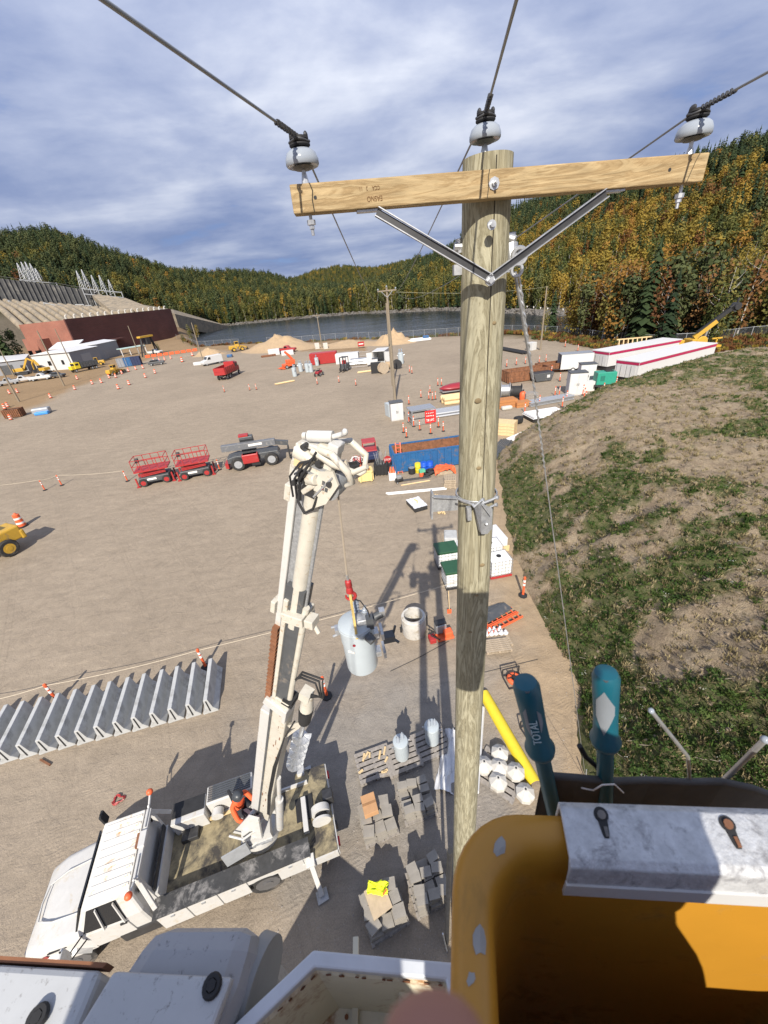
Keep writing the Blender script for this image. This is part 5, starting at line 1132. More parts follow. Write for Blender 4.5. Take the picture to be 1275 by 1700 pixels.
def office(label, a, b, W_, dep):
    A_, B_ = B(*a), B(*b); v = B_ - A_; L_ = v.length; rz = math.atan2(v.y, v.x); o = thing('office_trailer', label, 'office trailer', A_, rz, 'long white office trailers')
    mb = MB(); mb.box((L_ / 2, W_ / 2, 1.7), (L_, W_, 2.0)); obj('shell', mb, M_FAR_WHITE, o); mb = MB(); mb.box((L_ / 2, W_ / 2, 2.75), (L_ + .12, W_ + .12, .08)); obj('roof', mb, M_ROOFW, o)
    mb = MB(); mb.box((L_ / 2, -.03, 2.5), (L_ * .995, .05, .3)); mb.box((-.03, W_ / 2, 2.5), (.05, W_ * .98, .3)); obj('trim', mb, M_STRIPE, o); mb = MB(); mb.box((L_ / 2, W_ / 2, .35), (L_ * .98, W_ * .9, .6)); obj('skirting', mb, M_DARK, o)
    for y in (.28, .72): mb = MB(); mb.box((-.05, W_ * y, 1.5), (.06, W_ * .4, 1.6)); d_ = obj('door', mb, M_FAR_WHITE, o, bevel=.01); mb = MB(); mb.bar((-.1, W_ * y, .8), (-.1, W_ * y, 2.2), .05); obj('lock_bar', mb, M_GALV, d_)
    return o
office('front long white office trailer with crimson trim behind the grassy bank', (1054, 638), (1180, 603), 3.2, 0); office('rear long white office trailer with crimson trim before the timber trusses', (1006, 617), (1124, 594), 3.2, 0)
tp = thing('timber_trusses', 'rack of pale timber trusses stacked before the far fence', 'timber trusses', B(1052, 578), R(-5)); 
for k in range(9): mb = MB(); x = -3.2 + k * .8; mb.bar((x, -.9, .3), (x + .3, 0, 1.7), .14); mb.bar((x + .3, 0, 1.7), (x + .5, .9, .3), .14); mb.bar((x, -.9, .3), (x + .5, .9, .3), .14); obj('truss', mb, M_NEWWOOD, tp)
for y in (-.9, .9): mb = MB(); mb.bar((-3.6, y, .2), (3.9, y, .2), .2); obj('runner', mb, M_NEWWOOD, tp)
mb = MB(); mb.bar((-3.4, 0, 1.75), (3.6, 0, 1.75), .2); obj('runner', mb, M_NEWWOOD, tp)
# yellow boom machine behind the trailers
cr = thing('truck_crane', 'yellow telescopic crane with dark raised boom behind the office trailers', 'crane', B(1140, 590), 0); q0 = cr.location.copy(); tip = Rd(1222, 508, 84) - q0; r0 = q0.xy.length
mb = MB(); mb.box((0, 0, 1.0), (6.5, 2.4, .7)); mb.box((-2.6, 0, 1.9), (1.6, 2.2, 1.4)); obj('carrier', mb, M_YELLOW, cr, bevel=.1); mb = MB(); mb.box((.6, 0, 1.9), (2.2, 2, 1.2)); mb.cyl((1.0, -1.15, 2.0), (1.0, -.95, 2.0), .9, n=16); obj('turret', mb, M_YELLOW, cr, bevel=.08)
b0 = Vector((.4, 0, 2.6)); mb = MB(); mb.bar(b0, b0 + (tip - b0) * .55, .8, .6); obj('boom_base', mb, M_YELLOW, cr); up_ = Vector((0, 0, .42)); mb = MB(); mb.bar(b0 + (tip - b0) * .06 + up_, b0 + (tip - b0) * .93 + up_ * .4, .7, .5); obj('boom_extension', mb, M_BLACK, cr); mb = MB(); mb.bar(b0 + (tip - b0) * .9, tip, .7, 1.0); mb.cyl(tip + Vector((0, -.5, 0)), tip + Vector((0, .5, 0)), .5, n=12); mb.bar(tip, tip + Vector((.1, 0, 1.1)), .2); obj('boom_head', mb, M_DARK, cr)
mb = MB(); mb.bar((1.6, -.4, 1.6), b0 + (tip - b0) * .35 - up_, .28); obj('lift_cylinder', mb, M_GALV, cr); mb = MB(); mb.bar((3.2, -1.2, 0), (3.2, -1.2, 2.4), .2); mb.bar((2.4, -1.2, 2.4), (4.0, -1.2, 2.4), .2); mb.box((2.6, 0, 1.2), (3.2, 2.6, .3)); obj('outrigger', mb, M_YELLOW, cr)
for x in (-2.2, .2, 1.6):
    for t in (-1, 1): wheel(cr, (x, t * 1.1, .55), .55, .4)
# flag line across the far right river bank
for p, q, wh, n in (((860, 506), (1105, 506), 'left', 16), ((1245, 499), (1330, 500), 'right', 5)):
    a_, b_ = Rd(*p, 150), Rd(*q, 112); o = thing('flag_line', 'rope of small pale flags strung over the water, %s length' % wh, 'flag line', a_); mb = MB(); mb.tube([(b_ - a_) * (i / 12) + Vector((0, 0, -1.0 * math.sin(math.pi * i / 12))) for i in range(13)], .03, 4); obj('rope', mb, M_DARK, o)
    fm = MB().add([(-.25, 0, 0), (.25, 0, 0), (0, .05, -.55), (0, -.03, -.2)], [(0, 1, 3), (1, 2, 3), (2, 0, 3), (0, 2, 1)]).mesh('flag', M_BANDW)
    for i in range(n): t = (i + .5) / n; link('flag', fm, o).location = (b_ - a_) * t + Vector((0, 0, -1.0 * math.sin(math.pi * t)))
# bank side stacks right of the near pole
crate('large plywood crate beside the near pole under the white sheets', B(836, 719), R(-32), (2.3, 1.5, 1.25), M_NEWWOOD, n=4)
o = thing('sheet_stack', 'stack of white corrugated sheets at the foot of the bank', 'sheets', B(902, 694), R(8)); sm = []
me = MB(); 
for i in range(12): me.prism([(-.1, 0), (-.05, .06), (.05, .06), (.1, 0), (.05, .03), (-.05, .03)], -1.9, 1.9, 'x'); me.v[-12:] = [(x, y - 1.2 + i * .2, z) for x, y, z in me.v[-12:]]
me = me.mesh('sheet', M_TARP)
for k in range(4): c = link('sheet', me, o); c.location = (rg.uniform(-.1, .1), rg.uniform(-.05, .05), .45 + k * .07)
mb = MB(); mb.box((0, 0, .24), (3.6, 2.2, .4)); obj('support', mb, M_DARK, o)
box_on('black_bag', 'black plastic bag between the plywood crate and the white sheets', 'bag', B(860, 703), R(20), (.9, .8, .8), M_BLACK, None, .25)
pipes('white plastic pipes lying against the bank below the white sheets', B(863, 726), H_((840, 735), (888, 714)), 3.2, 6, .1, M_TARP, 1); pipes('dark steel angles lying at the bank foot beside the near pole', B(830, 748), H_((815, 765), (850, 725)), 4.5, 6, .09, M_CHAR, 2, 'steel angles', 'steel_angles', 'angle')
# the row by the blue container
bin_('blue roll-off container with rusty inside standing behind the supplies', B(722, 768), H_((648, 785), (757, 770)), (7.6, 2.4, 1.65), M_BLUE, M_RUST, 'container', 'roll_off_container', 12, .08)
o = thing('utility_cart', 'small red utility vehicle with dark rear bed near the blue container', 'utility vehicle', B(616, 764), R(95)); mb = MB(); mb.box((.4, 0, .8), (1.6, 1.3, .6)); mb.box((.6, 0, 1.75), (1.3, 1.3, .08)); obj('body', mb, M_RED, o, bevel=.08); mb = MB(); mb.box((-.95, 0, .85), (1.1, 1.25, .4)); obj('cargo_bed', mb, mat('navy_paint', (.02, .03, .08), .5), o, bevel=.04); mb = MB()
for x in (.1, 1.1):
    for t in (-.6, .6): mb.bar((x, t, 1.1), (x, t, 1.75), .06)
obj('roll_cage', mb, M_RED, o)
for x in (-.85, .95):
    for t in (-1, 1): wheel(o, (x, t * .6, .3), .3, .22)
bin_('black open tub beside the cardboard crate of stakes', B(586, 786), R(8), (1.1, .9, .75), M_BLACK, M_BLACK, 'tub', 'black_tub', 3, .06); bin_('black tub bristling with steel rods left of the stop paddle', B(634, 786), R(-4), (1.0, .9, .85), M_BLACK, M_BLACK, 'tub', 'black_tub', 3, .06)
rd = thing('steel_rods', 'thin steel rods standing in the black tub', 'rods', B(634, 786)); rmesh = MB().cyl((0, 0, .15), (0, 0, 2.0), .018, n=5).mesh('rod', M_GALVD)
for i in range(12): c = link('rod', rmesh, rd); c.location = (rg.uniform(-.25, .25), rg.uniform(-.25, .25), 0); c.rotation_euler = (rg.uniform(-.25, .3), rg.uniform(-.25, .25), 0)
cc = bin_('yellow cardboard crate packed with wooden stakes', B(608, 797), R(3), (1.05, .9, .85), mat('yellow_cardboard', (.62, .50, .22), .8), M_CARD, 'crate', 'cardboard_crate', 1, .04); sk_ = thing('wooden_stakes', 'bundle of orange tipped wooden stakes standing in the yellow crate', 'stakes', B(608, 797)); sm_ = MB().box((0, 0, .75), (.04, .04, 1.2)).mesh('stake', M_NEWWOOD); so_ = MB().box((0, 0, 1.3), (.05, .05, .12)).mesh('stake_tip', M_ORANGE)
for i in range(26): x, y = rg.uniform(-.42, .42), rg.uniform(-.34, .34); c = link('stake', sm_, sk_); c.location = (x, y, rg.uniform(-.2, .05)); c.rotation_euler = (rg.uniform(-.1, .1), rg.uniform(-.1, .1), 0); link('stake_tip', so_, c).location = (0, 0, 0)
pl = thing('rope_heap', 'tangled heap of red and white barrier rope behind the black tub', 'rope heap', B(595, 771)); 
for j, m in enumerate((M_BANDW, M_RED)):
    mb = MB(); 
    for i in range(9): a = rg.uniform(0, 6.28); mb.torus((math.cos(a) * .35, math.sin(a) * .3, .15 + rg.uniform(0, .4)), rg.uniform(.2, .4), .035, 14, 5, rg.choice('xyz'))
    obj('rope', mb, m, pl, 60)
o = thing('stop_paddle', 'red and white octagonal paddle sign leaning by the rods', 'paddle sign', B(645, 783), R(8)); mb = MB(); mb.cyl((0, -.02, 1.15), (0, .02, 1.15), .36, n=8); obj('face', mb, M_RED, o); mb = MB(); mb.cyl((0, 0, 0), (0, 0, .8), .025, n=6); obj('handle', mb, M_NEWWOOD, o); text('STOP', o, (0, -.03, 1.15), (R(90), 0, 0), .24, M_BANDW)
o = box_on('white_bin', 'small white bin holding orange cones', 'bin', B(652, 796), R(2), (.62, .5, .65), M_TARP)
for k in range(2): mb = MB(); mb.lathe([(.16, 0), (.14, .03), (.03, .5), (.02, .52)], 10); c = obj('traffic_cone', mb, M_ORANGE, None, 40); c.location = B(652, 796) + Vector((-.12 + k * .24, 0, .655)); tag(c, 'small orange cone standing on the white bin, %s one' % ('left', 'right')[k], 'cone', 'cones on the white bin')
lt = thing('orange_ladder', 'orange ladder leaning on the blue container', 'ladder', B(665, 786), R(0)); tp_ = Vector((0, .9, 2.5))
for s_ in (-.2, .2): mb = MB(); mb.bar((s_, 0, 0), (s_, tp_.y, tp_.z), .07, .05); obj('rail', mb, M_ORANGE, lt)
rm_ = MB().bar((-.2, 0, 0), (.2, 0, 0), .09, .03).mesh('rung', M_ORANGE)
for i in range(9): link('rung', rm_, lt).location = tp_ * ((i + .5) / 9)
def barrel(label, px, m, grp=None, r=.29, h=.88, lid=None):
    o = thing('barrel', label, 'barrel', B(*px), 0, grp); mb = MB(); mb.lathe([(r * .95, 0), (r, .03), (r, h * .33), (r * 1.04, h * .35), (r, h * .37), (r, h * .63), (r * 1.04, h * .65), (r, h * .67), (r, h * .97), (r * .95, h)], 14); obj('shell', mb, m, o, 40); mb = MB(); mb.cyl((0, 0, h - .02), (0, 0, h + .01), r * .88, n=14); obj('lid', mb, lid or m, o); return o
barrel('blue plastic barrel left of its twin before the blue container', (704, 783), M_BBLUE, 'blue barrels'); barrel('blue plastic barrel right of its twin before the blue container', (714, 782), M_BBLUE, 'blue barrels'); barrel('yellow plastic barrel beside the blue barrels', (694, 784), M_BYEL, None, .26, .85); barrel('squat black drum left of the yellow barrel', (684, 786), M_BLACK, None, .3, .55, M_GALVD); barrel('small orange pail before the blue barrels', (700, 792), M_ORANGE, None, .18, .4)
box_on('green_box', 'green and white carton on the small orange pail', 'carton', B(701, 791) + Vector((0, 0, .41)), R(12), (.5, .35, .25), mat('green_carton', (.1, .4, .25), .7))
for i in range(3): mb = MB(); mb.torus((0, 0, .12), .42 - i * .04, .09, 20, 6); c = obj('hose_coil', mb, M_BLACK, None, 50); c.location = B(706 + i * 5, 789 - i) + Vector((0, 0, i * .1)); tag(c, 'black hose coil on the ground before the blue barrels, %s from the left' % ORD[i], 'hose coil', 'hose coils')
o = thing('orange_tarp', 'crumpled orange tarpaulin over a pallet before the blue container', 'tarpaulin', B(737, 784), R(5)); mb = MB(); n = 12; vs = [(-.9 + 1.8 * i / n, -.6 + 1.2 * j / n, .45 + .25 * fbm(i * .4, j * .4, 3) - .4 * max(0, (abs(i - 6) + abs(j - 6) - 8) / 4)) for j in range(n + 1) for i in range(n + 1)]; mb.add(vs, [(j * 13 + i, j * 13 + i + 1, (j + 1) * 13 + i + 1, (j + 1) * 13 + i) for j in range(n) for i in range(n)]); obj('sheet', mb, M_ORANGE, o, 80); mb = MB(); mb.box((0, 0, .15), (1.3, .9, .3)); obj('base', mb, M_PALLET, o)
PAL = pallet_model(); PSER = Series(PAL)
for k in range(5): PSER.put(B(747, 806) + Vector((rg.uniform(-.05, .05), 0, .15 * k)), R(rg.uniform(-4, 4) + 80), 'wooden pallet in the stack by the near pole, %s from the ground' % ORD[k], 'pallet stack by the pole', (.9, .9, .95))
pipes('short rows of black chain and bars laid before the supplies', B(688, 796), H_((660, 800), (720, 792)), 2.6, 3, .05, M_DARK, 1, 'steel bars', 'steel_bars', 'bar'); pipes('thin wooden laths on the ground below the black bars', B(690, 802), H_((668, 806), (715, 798)), 2.4, 3, .025, M_NEWWOOD, 1, 'laths', 'lath_row', 'lath')
o = thing('generator_small', 'small black wheeled compressor at the foot of the orange ladder', 'compressor', B(663, 801), R(20)); mb = MB(); mb.cyl((-.3, 0, .25), (.3, 0, .25), .18, n=12); obj('tank', mb, M_BLACK, o, 40); mb = MB(); mb.box((0, 0, .5), (.4, .3, .25)); obj('motor', mb, M_GALVD, o, bevel=.04); wheel(o, (-.25, -.2, .1), .1, .07); wheel(o, (-.25, .2, .1), .1, .07)
pipes('two long white painted boards lying in front of the supplies', B(690, 817), H_((638, 821), (735, 812)), 4.6, 2, .08, M_TARP, 1, 'boards', 'board_row', 'board')
o = thing('wrapped_pallet', 'pallet load under a white plastic sheet left of the pole bracket', 'wrapped load', B(692, 841), R(-72)); mb = MB(); mb.box((0, 0, .16), (1.5, 1.0, .3)); obj('base', mb, M_DARK, o); mb = MB(); n = 14; mb.add([(-.78 + 1.56 * i / n, -.52 + 1.04 * j / n, .35 + .05 * fbm(i * .5, j * .5, 1)) for j in range(n + 1) for i in range(n + 1)], [(j * 15 + i, j * 15 + i + 1, (j + 1) * 15 + i + 1, (j + 1) * 15 + i) for j in range(n) for i in range(n)]); obj('sheet', mb, M_TARP, o, 80); mb = MB(); mb.tube([(-.4, 0, .41), (-.1, .1, .42), (.2, -.05, .42)], .025, 6); obj('strap', mb, M_BYEL, o)
pipes('pale lumber lying behind the galvanised pole bracket', B(728, 838), H_((738, 858), (722, 815)), 2.6, 4, .06, M_NEWWOOD, 2, 'lumber', 'lumber_stack', 'plank')
# scissor lifts and telehandler
def scissor(label, a, b):
    o = thing('scissor_lift', label, 'scissor lift', B((a[0] + b[0]) / 2, (a[1] + b[1]) / 2), H_(a, b), 'scissor lifts')
    mb = MB(); mb.box((0, 0, .62), (2.6, 1.5, .5)); obj('chassis', mb, M_CHAR, o, bevel=.05); mb = MB(); mb.box((-.2, -.76, .66), (.8, .03, .18)); obj('label', mb, M_BANDW, o)
    for k in range(4):
        for s_ in (-.5, .5): z0 = .95 + k * .13; mb = MB(); mb.bar((-1.1, s_, z0), (1.1, s_, z0 + .12), .07, .09); obj('scissor_arm', mb, M_RED, o)
    mb = MB(); mb.box((0, 0, 1.5), (2.9, 1.6, .12)); obj('platform', mb, M_RED, o); mb = MB()
    for x in (-1.4, -.7, 0, .7, 1.4):
        for y in (-.77, .77): mb.bar((x, y, 1.55), (x, y, 2.6), .05)
    for z in (2.05, 2.6):
        for y in (-.77, .77): mb.bar((-1.42, y, z), (1.42, y, z), .05)
        for x in (-1.4, 1.4): mb.bar((x, -.77, z), (x, .77, z), .05)
    obj('guardrail', mb, M_RED, o); mb = MB(); mb.box((-1.1, .2, 2.3), (.3, .3, .4)); obj('control_box', mb, M_DARK, o, bevel=.03)
    for x in (-1.0, 1.0):
        for t in (-1, 1): wheel(o, (x, t * .75, .4), .4, .28, rim=M_RED)
    for x in (-1.55, 1.55):
        for t in (-.6, .6): mb = MB(); mb.bar((x, t, .08), (x, t, .9), .12); mb.box((x, t, .05), (.3, .3, .08)); obj('outrigger', mb, M_RED, o)
scissor('red scissor lift, the left one of the pair', (240, 804), (286, 795)); scissor('red scissor lift beside the telehandler, the right one of the pair', (308, 793), (350, 785))
def telehandler():
    a, b = (392, 785), (456, 774); o = thing('telehandler', 'grey telehandler with red side panel and lowered telescopic boom', 'telehandler', B(424, 776) + Vector((0, .8, 0)), H_(a, b))
    mb = MB(); mb.prism([(-2.5, .75), (2.3, .75), (2.5, 1.0), (2.3, 1.35), (-1.8, 1.4), (-2.5, 1.25)], -.75, .75, 'y'); obj('frame', mb, M_CHAR, o, bevel=.05); mb = MB(); mb.bar((-2.9, .25, 2.05), (2.2, .25, 1.95), .55, .6); obj('boom', mb, M_GREY if 0 else mat('boom_grey', (.14, .145, .155), .5, dirt=(.3, .28, .25), dirt_amt=.25), o, bevel=.03); mb = MB(); mb.bar((2.0, .25, 1.93), (3.4, .25, 1.6), .4, .42); obj('boom_extension', mb, M_CHAR, o)
    mb = MB(); mb.box((.3, -.04, 2.05), (1.3, .03, .22)); obj('label', mb, M_BANDW, o); mb = MB(); mb.box((-.3, -.95, 1.1), (1.5, .6, .9)); obj('engine_panel', mb, M_RED, o, bevel=.08); mb = MB(); mb.box((-.3, -.9, 1.52), (1.3, .55, .06)); mb.box((.1, -.9, .5), (.8, .5, .3)); obj('tank', mb, M_BLACK, o)
    mb = MB(); mb.box((-.5, .9, 1.9), (1.4, .75, 1.7), taper=.9); obj('cab', mb, M_CHAR, o, bevel=.05); mb = MB(); mb.box((-.5, .9, 2.1), (1.2, .8, .8)); obj('window', mb, M_GLASS, o); mb = MB(); mb.box((-.7, .9, 2.85), (.9, .7, .15)); obj('roof_grille', mb, M_RED, o)
    mb = MB(); mb.bar((3.3, -.3, .2), (3.3, .8, .2), .1); mb.bar((3.3, -.25, .2), (3.3, -.25, 1.2), .12); mb.bar((3.3, .75, .2), (3.3, .75, 1.2), .12); mb.bar((3.3, -.3, 1.2), (3.3, .8, 1.2), .12)
    for y in (-.1, .6): mb.bar((3.3, y, .12), (4.4, y, .1), .14, .06)
    obj('fork_carriage', mb, M_DARK, o)
    for x in (-1.55, 1.6):
        for t in (-1, 1): wheel(o, (x, t * .98, .68), .68, .48, n=18)
    mb = MB(); mb.bar((-2.7, -.6, .5), (-2.7, .6, .5), .3, .5); obj('rear_stabiliser', mb, M_RED, o)
telehandler()
# loader cut by the left edge
ld = loader('large yellow loader cut by the left edge of the yard', B(-26, 938), H_((20, 905), (-60, 945)), .9)
# rope on posts
def rope(label, pts, r=.012, m=None, sag=.12, name='rope', cat='rope'):
    P_ = []
    for p, q in zip(pts, pts[1:]):
        for i in range(8): t = i / 8; P_.append(p.lerp(q, t) + Vector((0, 0, -sag * 4 * t * (1 - t))))
    P_.append(pts[-1]); mb = MB(); mb.tube(P_, r, 5); return tag(obj(name, mb, m or mat('barrier_rope', (.55, .47, .35), .8), None, 60), label, cat)
z1 = Vector((0, 0, 1.12)); rope('pale barrier rope strung over the delineators behind the concrete barriers', [B(-60, 1205) + z1, B(98, 1166) + z1, B(342, 1108) + z1, B(543, 1156) * .0 + B(770, 985) + Vector((0, 0, .9))])
rope('thin barrier rope strung left of the scissor lifts', [B(-40, 826) + z1, B(75, 814) + z1, B(103, 806) + z1, B(212, 799) + z1])
# concrete barriers
def barrier_mesh():
    pr = [(-.29, 0), (-.29, .08), (-.15, .28), (-.08, .78), (-.07, .8), (.07, .8), (.08, .78), (.15, .28), (.29, .08), (.29, 0)]
    mb = MB(); mb.prism(pr, -1.05, 1.05, 'x'); return mb
bo = thing('concrete_barrier', 'grey concrete barrier', 'barrier', (0, 0, 0), 0, 'row of concrete barriers'); obj('body', barrier_mesh(), M_CONC, bo, bevel=.012)
for s_ in (-1, 1): mb = MB(); mb.box((s_ * 1.051, 0, .42), (.012, .05, .62)); obj('key_slot', mb, M_BLACK, bo)
BS = Series(bo); f0, f1 = Vector((-7.72, 9.72, 0)), Vector((-14.75, 8.62, 0))
for i in range(14):
    t = i / 12.0 * 1.12; p = f0.lerp(f1, t); ang = R(104) + rg.uniform(-.02, .02) + t * R(2); u = Vector((math.cos(ang), math.sin(ang), 0)); BS.put(p + u * 1.05, ang, 'grey concrete barrier in the slanted row, %s from its right end' % ORD[i], 'row of concrete barriers')
# ------------------------------------------------------------------ near ground: pallets, blocks, totes
def woodmat(name, c1, c2, c3, sc, axis_stretch, dark=(0.10, 0.085, 0.055)):
    m, nt, p, N, L = newmat(name); p.inputs['Roughness'].default_value = .85; p.inputs['Specular IOR Level'].default_value = .15
    tc = N('ShaderNodeTexCoord'); mp = N('ShaderNodeMapping'); mp.inputs['Scale'].default_value = axis_stretch; L(tc.outputs['Object'], mp.inputs[0])
    n = N('ShaderNodeTexNoise'); n.inputs['Scale'].default_value = sc; n.inputs['Detail'].default_value = 8; n.inputs['Roughness'].default_value = .6; n.inputs['Distortion'].default_value = 1.6; L(mp.outputs[0], n.inputs[0])
    wv = N('ShaderNodeMath'); wv.operation = 'SINE'; ml_ = N('ShaderNodeMath'); ml_.operation = 'MULTIPLY'; ml_.inputs[1].default_value = 42; L(n.outputs[0], ml_.inputs[0]); L(ml_.outputs[0], wv.inputs[0])
    mr = N('ShaderNodeMapRange'); mr.inputs[1].default_value = -1; mr.inputs[2].default_value = 1; L(wv.outputs[0], mr.inputs[0])
    r = N('ShaderNodeValToRGB'); e = r.color_ramp.elements; e[0].color = (*c1, 1); e[1].color = (*c2, 1); q = e.new(.22); q.color = (*c3, 1); L(mr.outputs[0], r.inputs[0])
    f = N('ShaderNodeTexNoise'); f.inputs['Scale'].default_value = sc * 7; f.inputs['Detail'].default_value = 5; mp2 = N('ShaderNodeMapping'); mp2.inputs['Scale'].default_value = tuple(a if a < 1 else a for a in axis_stretch); L(tc.outputs['Object'], mp2.inputs[0]); L(mp2.outputs[0], f.inputs[0])
    m2 = N('ShaderNodeMapRange'); m2.inputs[1].default_value = .3; m2.inputs[2].default_value = .7; m2.inputs[3].default_value = .78; m2.inputs[4].default_value = 1.15; L(f.outputs[0], m2.inputs[0])
    v = N('ShaderNodeVectorMath'); v.operation = 'SCALE'; L(r.outputs[0], v.inputs[0]); L(m2.outputs[0], v.inputs['Scale'])
    g = N('ShaderNodeTexNoise'); g.inputs['Scale'].default_value = sc * .35; g.inputs['Detail'].default_value = 3; L(mp.outputs[0], g.inputs[0]); k = N('ShaderNodeValToRGB'); k.color_ramp.elements[0].position = .62; k.color_ramp.elements[1].position = .72; L(g.outputs[0], k.inputs[0])
    x = N('ShaderNodeMix'); x.data_type = 'RGBA'; mm = N('ShaderNodeMath'); mm.operation = 'MULTIPLY'; mm.inputs[1].default_value = .35; L(k.outputs[0], mm.inputs[0]); L(mm.outputs[0], x.inputs[0]); L(v.outputs[0], x.inputs[6]); x.inputs[7].default_value = (*dark, 1); L(x.outputs[2], p.inputs['Base Color'])
    b = N('ShaderNodeBump'); b.inputs['Strength'].default_value = .35; b.inputs['Distance'].default_value = .004; L(mr.outputs[0], b.inputs['Height']); L(b.outputs[0], p.inputs['Normal']); return m
M_BLOCK = mat('paving_stone_concrete', (0.26, 0.238, 0.205), .9, var=.14, scale=4, bump=.2, dirt=(.25, .23, .2), dirt_amt=.3)
PG = pallet_model('wooden_pallet', M_PALG, 1.2, 1.05, 6); PGS = Series(PG)
def block_load(label, c, rz, rows, seed, shape=(.42, .3, .14), lay=4, drop=.2):
    PGS.put(B(*c), rz, 'grey pallet carrying the ' + label, 'pallets carrying stone blocks', (.86, .92, 1))
    rr = random.Random(seed); o = thing('stone_block_load', label, 'stone blocks', B(*c) + Vector((0, 0, .145)), rz, 'loads of concrete blocks'); me = MB().box((0, 0, 0), (shape[0] - .02, shape[1] - .02, shape[2])).mesh('stone_block', M_BLOCK)
    for k in range(lay):
        for i in range(rows[0]):
            for j in range(rows[1]):
                if k == lay - 1 and rr.random() < .42: continue
                if k == lay - 2 and rr.random() < drop: continue
                b_ = link('stone_block', me, o); b_.location = ((i - (rows[0] - 1) / 2) * shape[0] + rr.uniform(-.03, .03), (j - (rows[1] - 1) / 2) * shape[1] + rr.uniform(-.03, .03), shape[2] * (k + .5) + .001 * rr.random()); b_.rotation_euler = (0, 0, rr.uniform(-.09, .09) + (.35 * rr.uniform(-1, 1) if k == lay - 1 else 0))
    return o
block_load('stone blocks below the brown carton', (628, 1368), R(16), (3, 3), 1, (.33, .3, .12), 4)
block_load('stone blocks right of the carton pallet', (692, 1335), R(12), (3, 4), 2, (.32, .225, .11), 5)
block_load('heap of blocks under the yellow vest', (638, 1515), R(20), (3, 3), 3, (.33, .28, .13), 4, .45)
block_load('tumbled stone blocks beside the pole base', (712, 1475), R(15), (3, 4), 4, (.3, .23, .12), 5, .3)
def carton(label, p, rz, dim):
    o = thing('cardboard_carton', label, 'carton', p, rz); mb = MB(); mb.box((0, 0, dim[2] / 2), dim); obj('body', mb, M_CARD, o, bevel=.006); mb = MB(); mb.box((0, 0, dim[2] + .003), (dim[0], dim[1] * .12, .004)); obj('tape', mb, mat('brown_tape', (.3, .16, .07), .4), o)
carton('brown carton on top of the left block pallet', B(618, 1362) + Vector((0, 0.1, .63)), R(14), (.42, .52, .22))
o = obj('cardboard_sheet', MB().box((0, 0, 0), (.52, .6, .03)), M_CARD); o.location = B(632, 1510) + Vector((0, .02, .69)); o.rotation_euler = (0, 0, R(24)); tag(o, 'flat cardboard sheet under the yellow vest', 'cardboard'); o.data.materials[0] = mat('pale_cardboard', (.46, .36, .24), .85)
o = thing('safety_vest', 'bright yellow hi-vis vest thrown over the block heap', 'vest', B(632, 1500) + Vector((0, .1, .73)), R(-10)); mb = MB(); n = 12; vs = [(-.26 + .52 * i / n + .04 * fbm(i * .3, j * .3, 8), -.13 + .26 * j / n + .05 * fbm(i * .3, j * .3, 2), .05 + .09 * fbm(i * .35, j * .35, 5)) for j in range(n + 1) for i in range(n + 1)]; mb.add(vs, [(j * 13 + i, j * 13 + i + 1, (j + 1) * 13 + i + 1, (j + 1) * 13 + i) for j in range(n) for i in range(n)]); v_ = obj('cloth', mb, M_HIVIS, o, 80); sd_ = v_.modifiers.new('thick', 'SOLIDIFY'); sd_.thickness = .012; mb = MB(); mb.box((.2, -.08, .1), (.14, .03, .015), (0, 0, 60)); obj('orange_stripe', mb, M_ORANGE, o)
PGS.put(B(622, 1270), R(14), 'empty dark pallet with wooden scraps left of the small transformers', 'pallets under the small transformers'); PGS.put(B(668, 1258), R(14), 'dark pallet under the left small transformer', 'pallets under the small transformers'); PGS.put(B(716, 1236), R(16), 'dark pallet under the right small transformer', 'pallets under the small transformers')
sc_ = MB().box((0, 0, 0), (.22, .06, .04)).mesh('wood_scrap', M_NEWWOOD)
for i in range(9):
    c = link('wood_scrap', sc_); c.location = B(622, 1270) + Vector((rg.uniform(-.5, .5), rg.uniform(-.42, .42), .168)); c.rotation_euler = (0, 0, rg.uniform(0, 3)); c.scale = (rg.uniform(.6, 1.3), 1, 1); tag(c, 'short pale wood scrap lying on the empty dark pallet', 'wood scrap', 'wood scraps on the empty pallet')
transformer('small grey transformer with two bushings on the left dark pallet', B(668, 1258) + Vector((0, 0, .145)), R(20), 1.0, 'small pallet transformers', True); transformer('small grey transformer on the right dark pallet beside the pole', B(718, 1233) + Vector((0, 0, .145)), R(-15), 1.0, 'small pallet transformers', True)
# concrete anchors
def anchor():
    o = thing('concrete_anchor', 'pale octagonal concrete anchor block', 'anchor block'); mb = MB(); mb.lathe([(.27, 0), (.29, .03), (.29, .2), (.09, .36), (.07, .37)], 8); obj('body', mb, M_CONCW, o, bevel=.008); mb = MB(); mb.cyl((0, 0, .37), (0, 0, .385), .03, n=10); obj('eye_hole', mb, M_BLACK, o); return Series(o)
AN = anchor(); PGS.put(B(828, 1285), R(-40), 'pallet under the octagonal anchor blocks right of the pole', 'pallet under anchor blocks', (1.15, 1.15, .5))
for i, (px, py) in enumerate(((829, 1256), (803, 1276), (828, 1279), (855, 1287), (826, 1303))): AN.put(B(px, py) + Vector((0, 0, .075)), R(i * 17), 'pale octagonal anchor block, %s of the group' % ['rearmost', 'left', 'middle', 'right', 'front'][i], 'octagonal anchor blocks right of the pole')
AN.put(B(871, 1320), R(9), 'single octagonal anchor block apart from the group by the bucket rim', 'octagonal anchor blocks right of the pole')
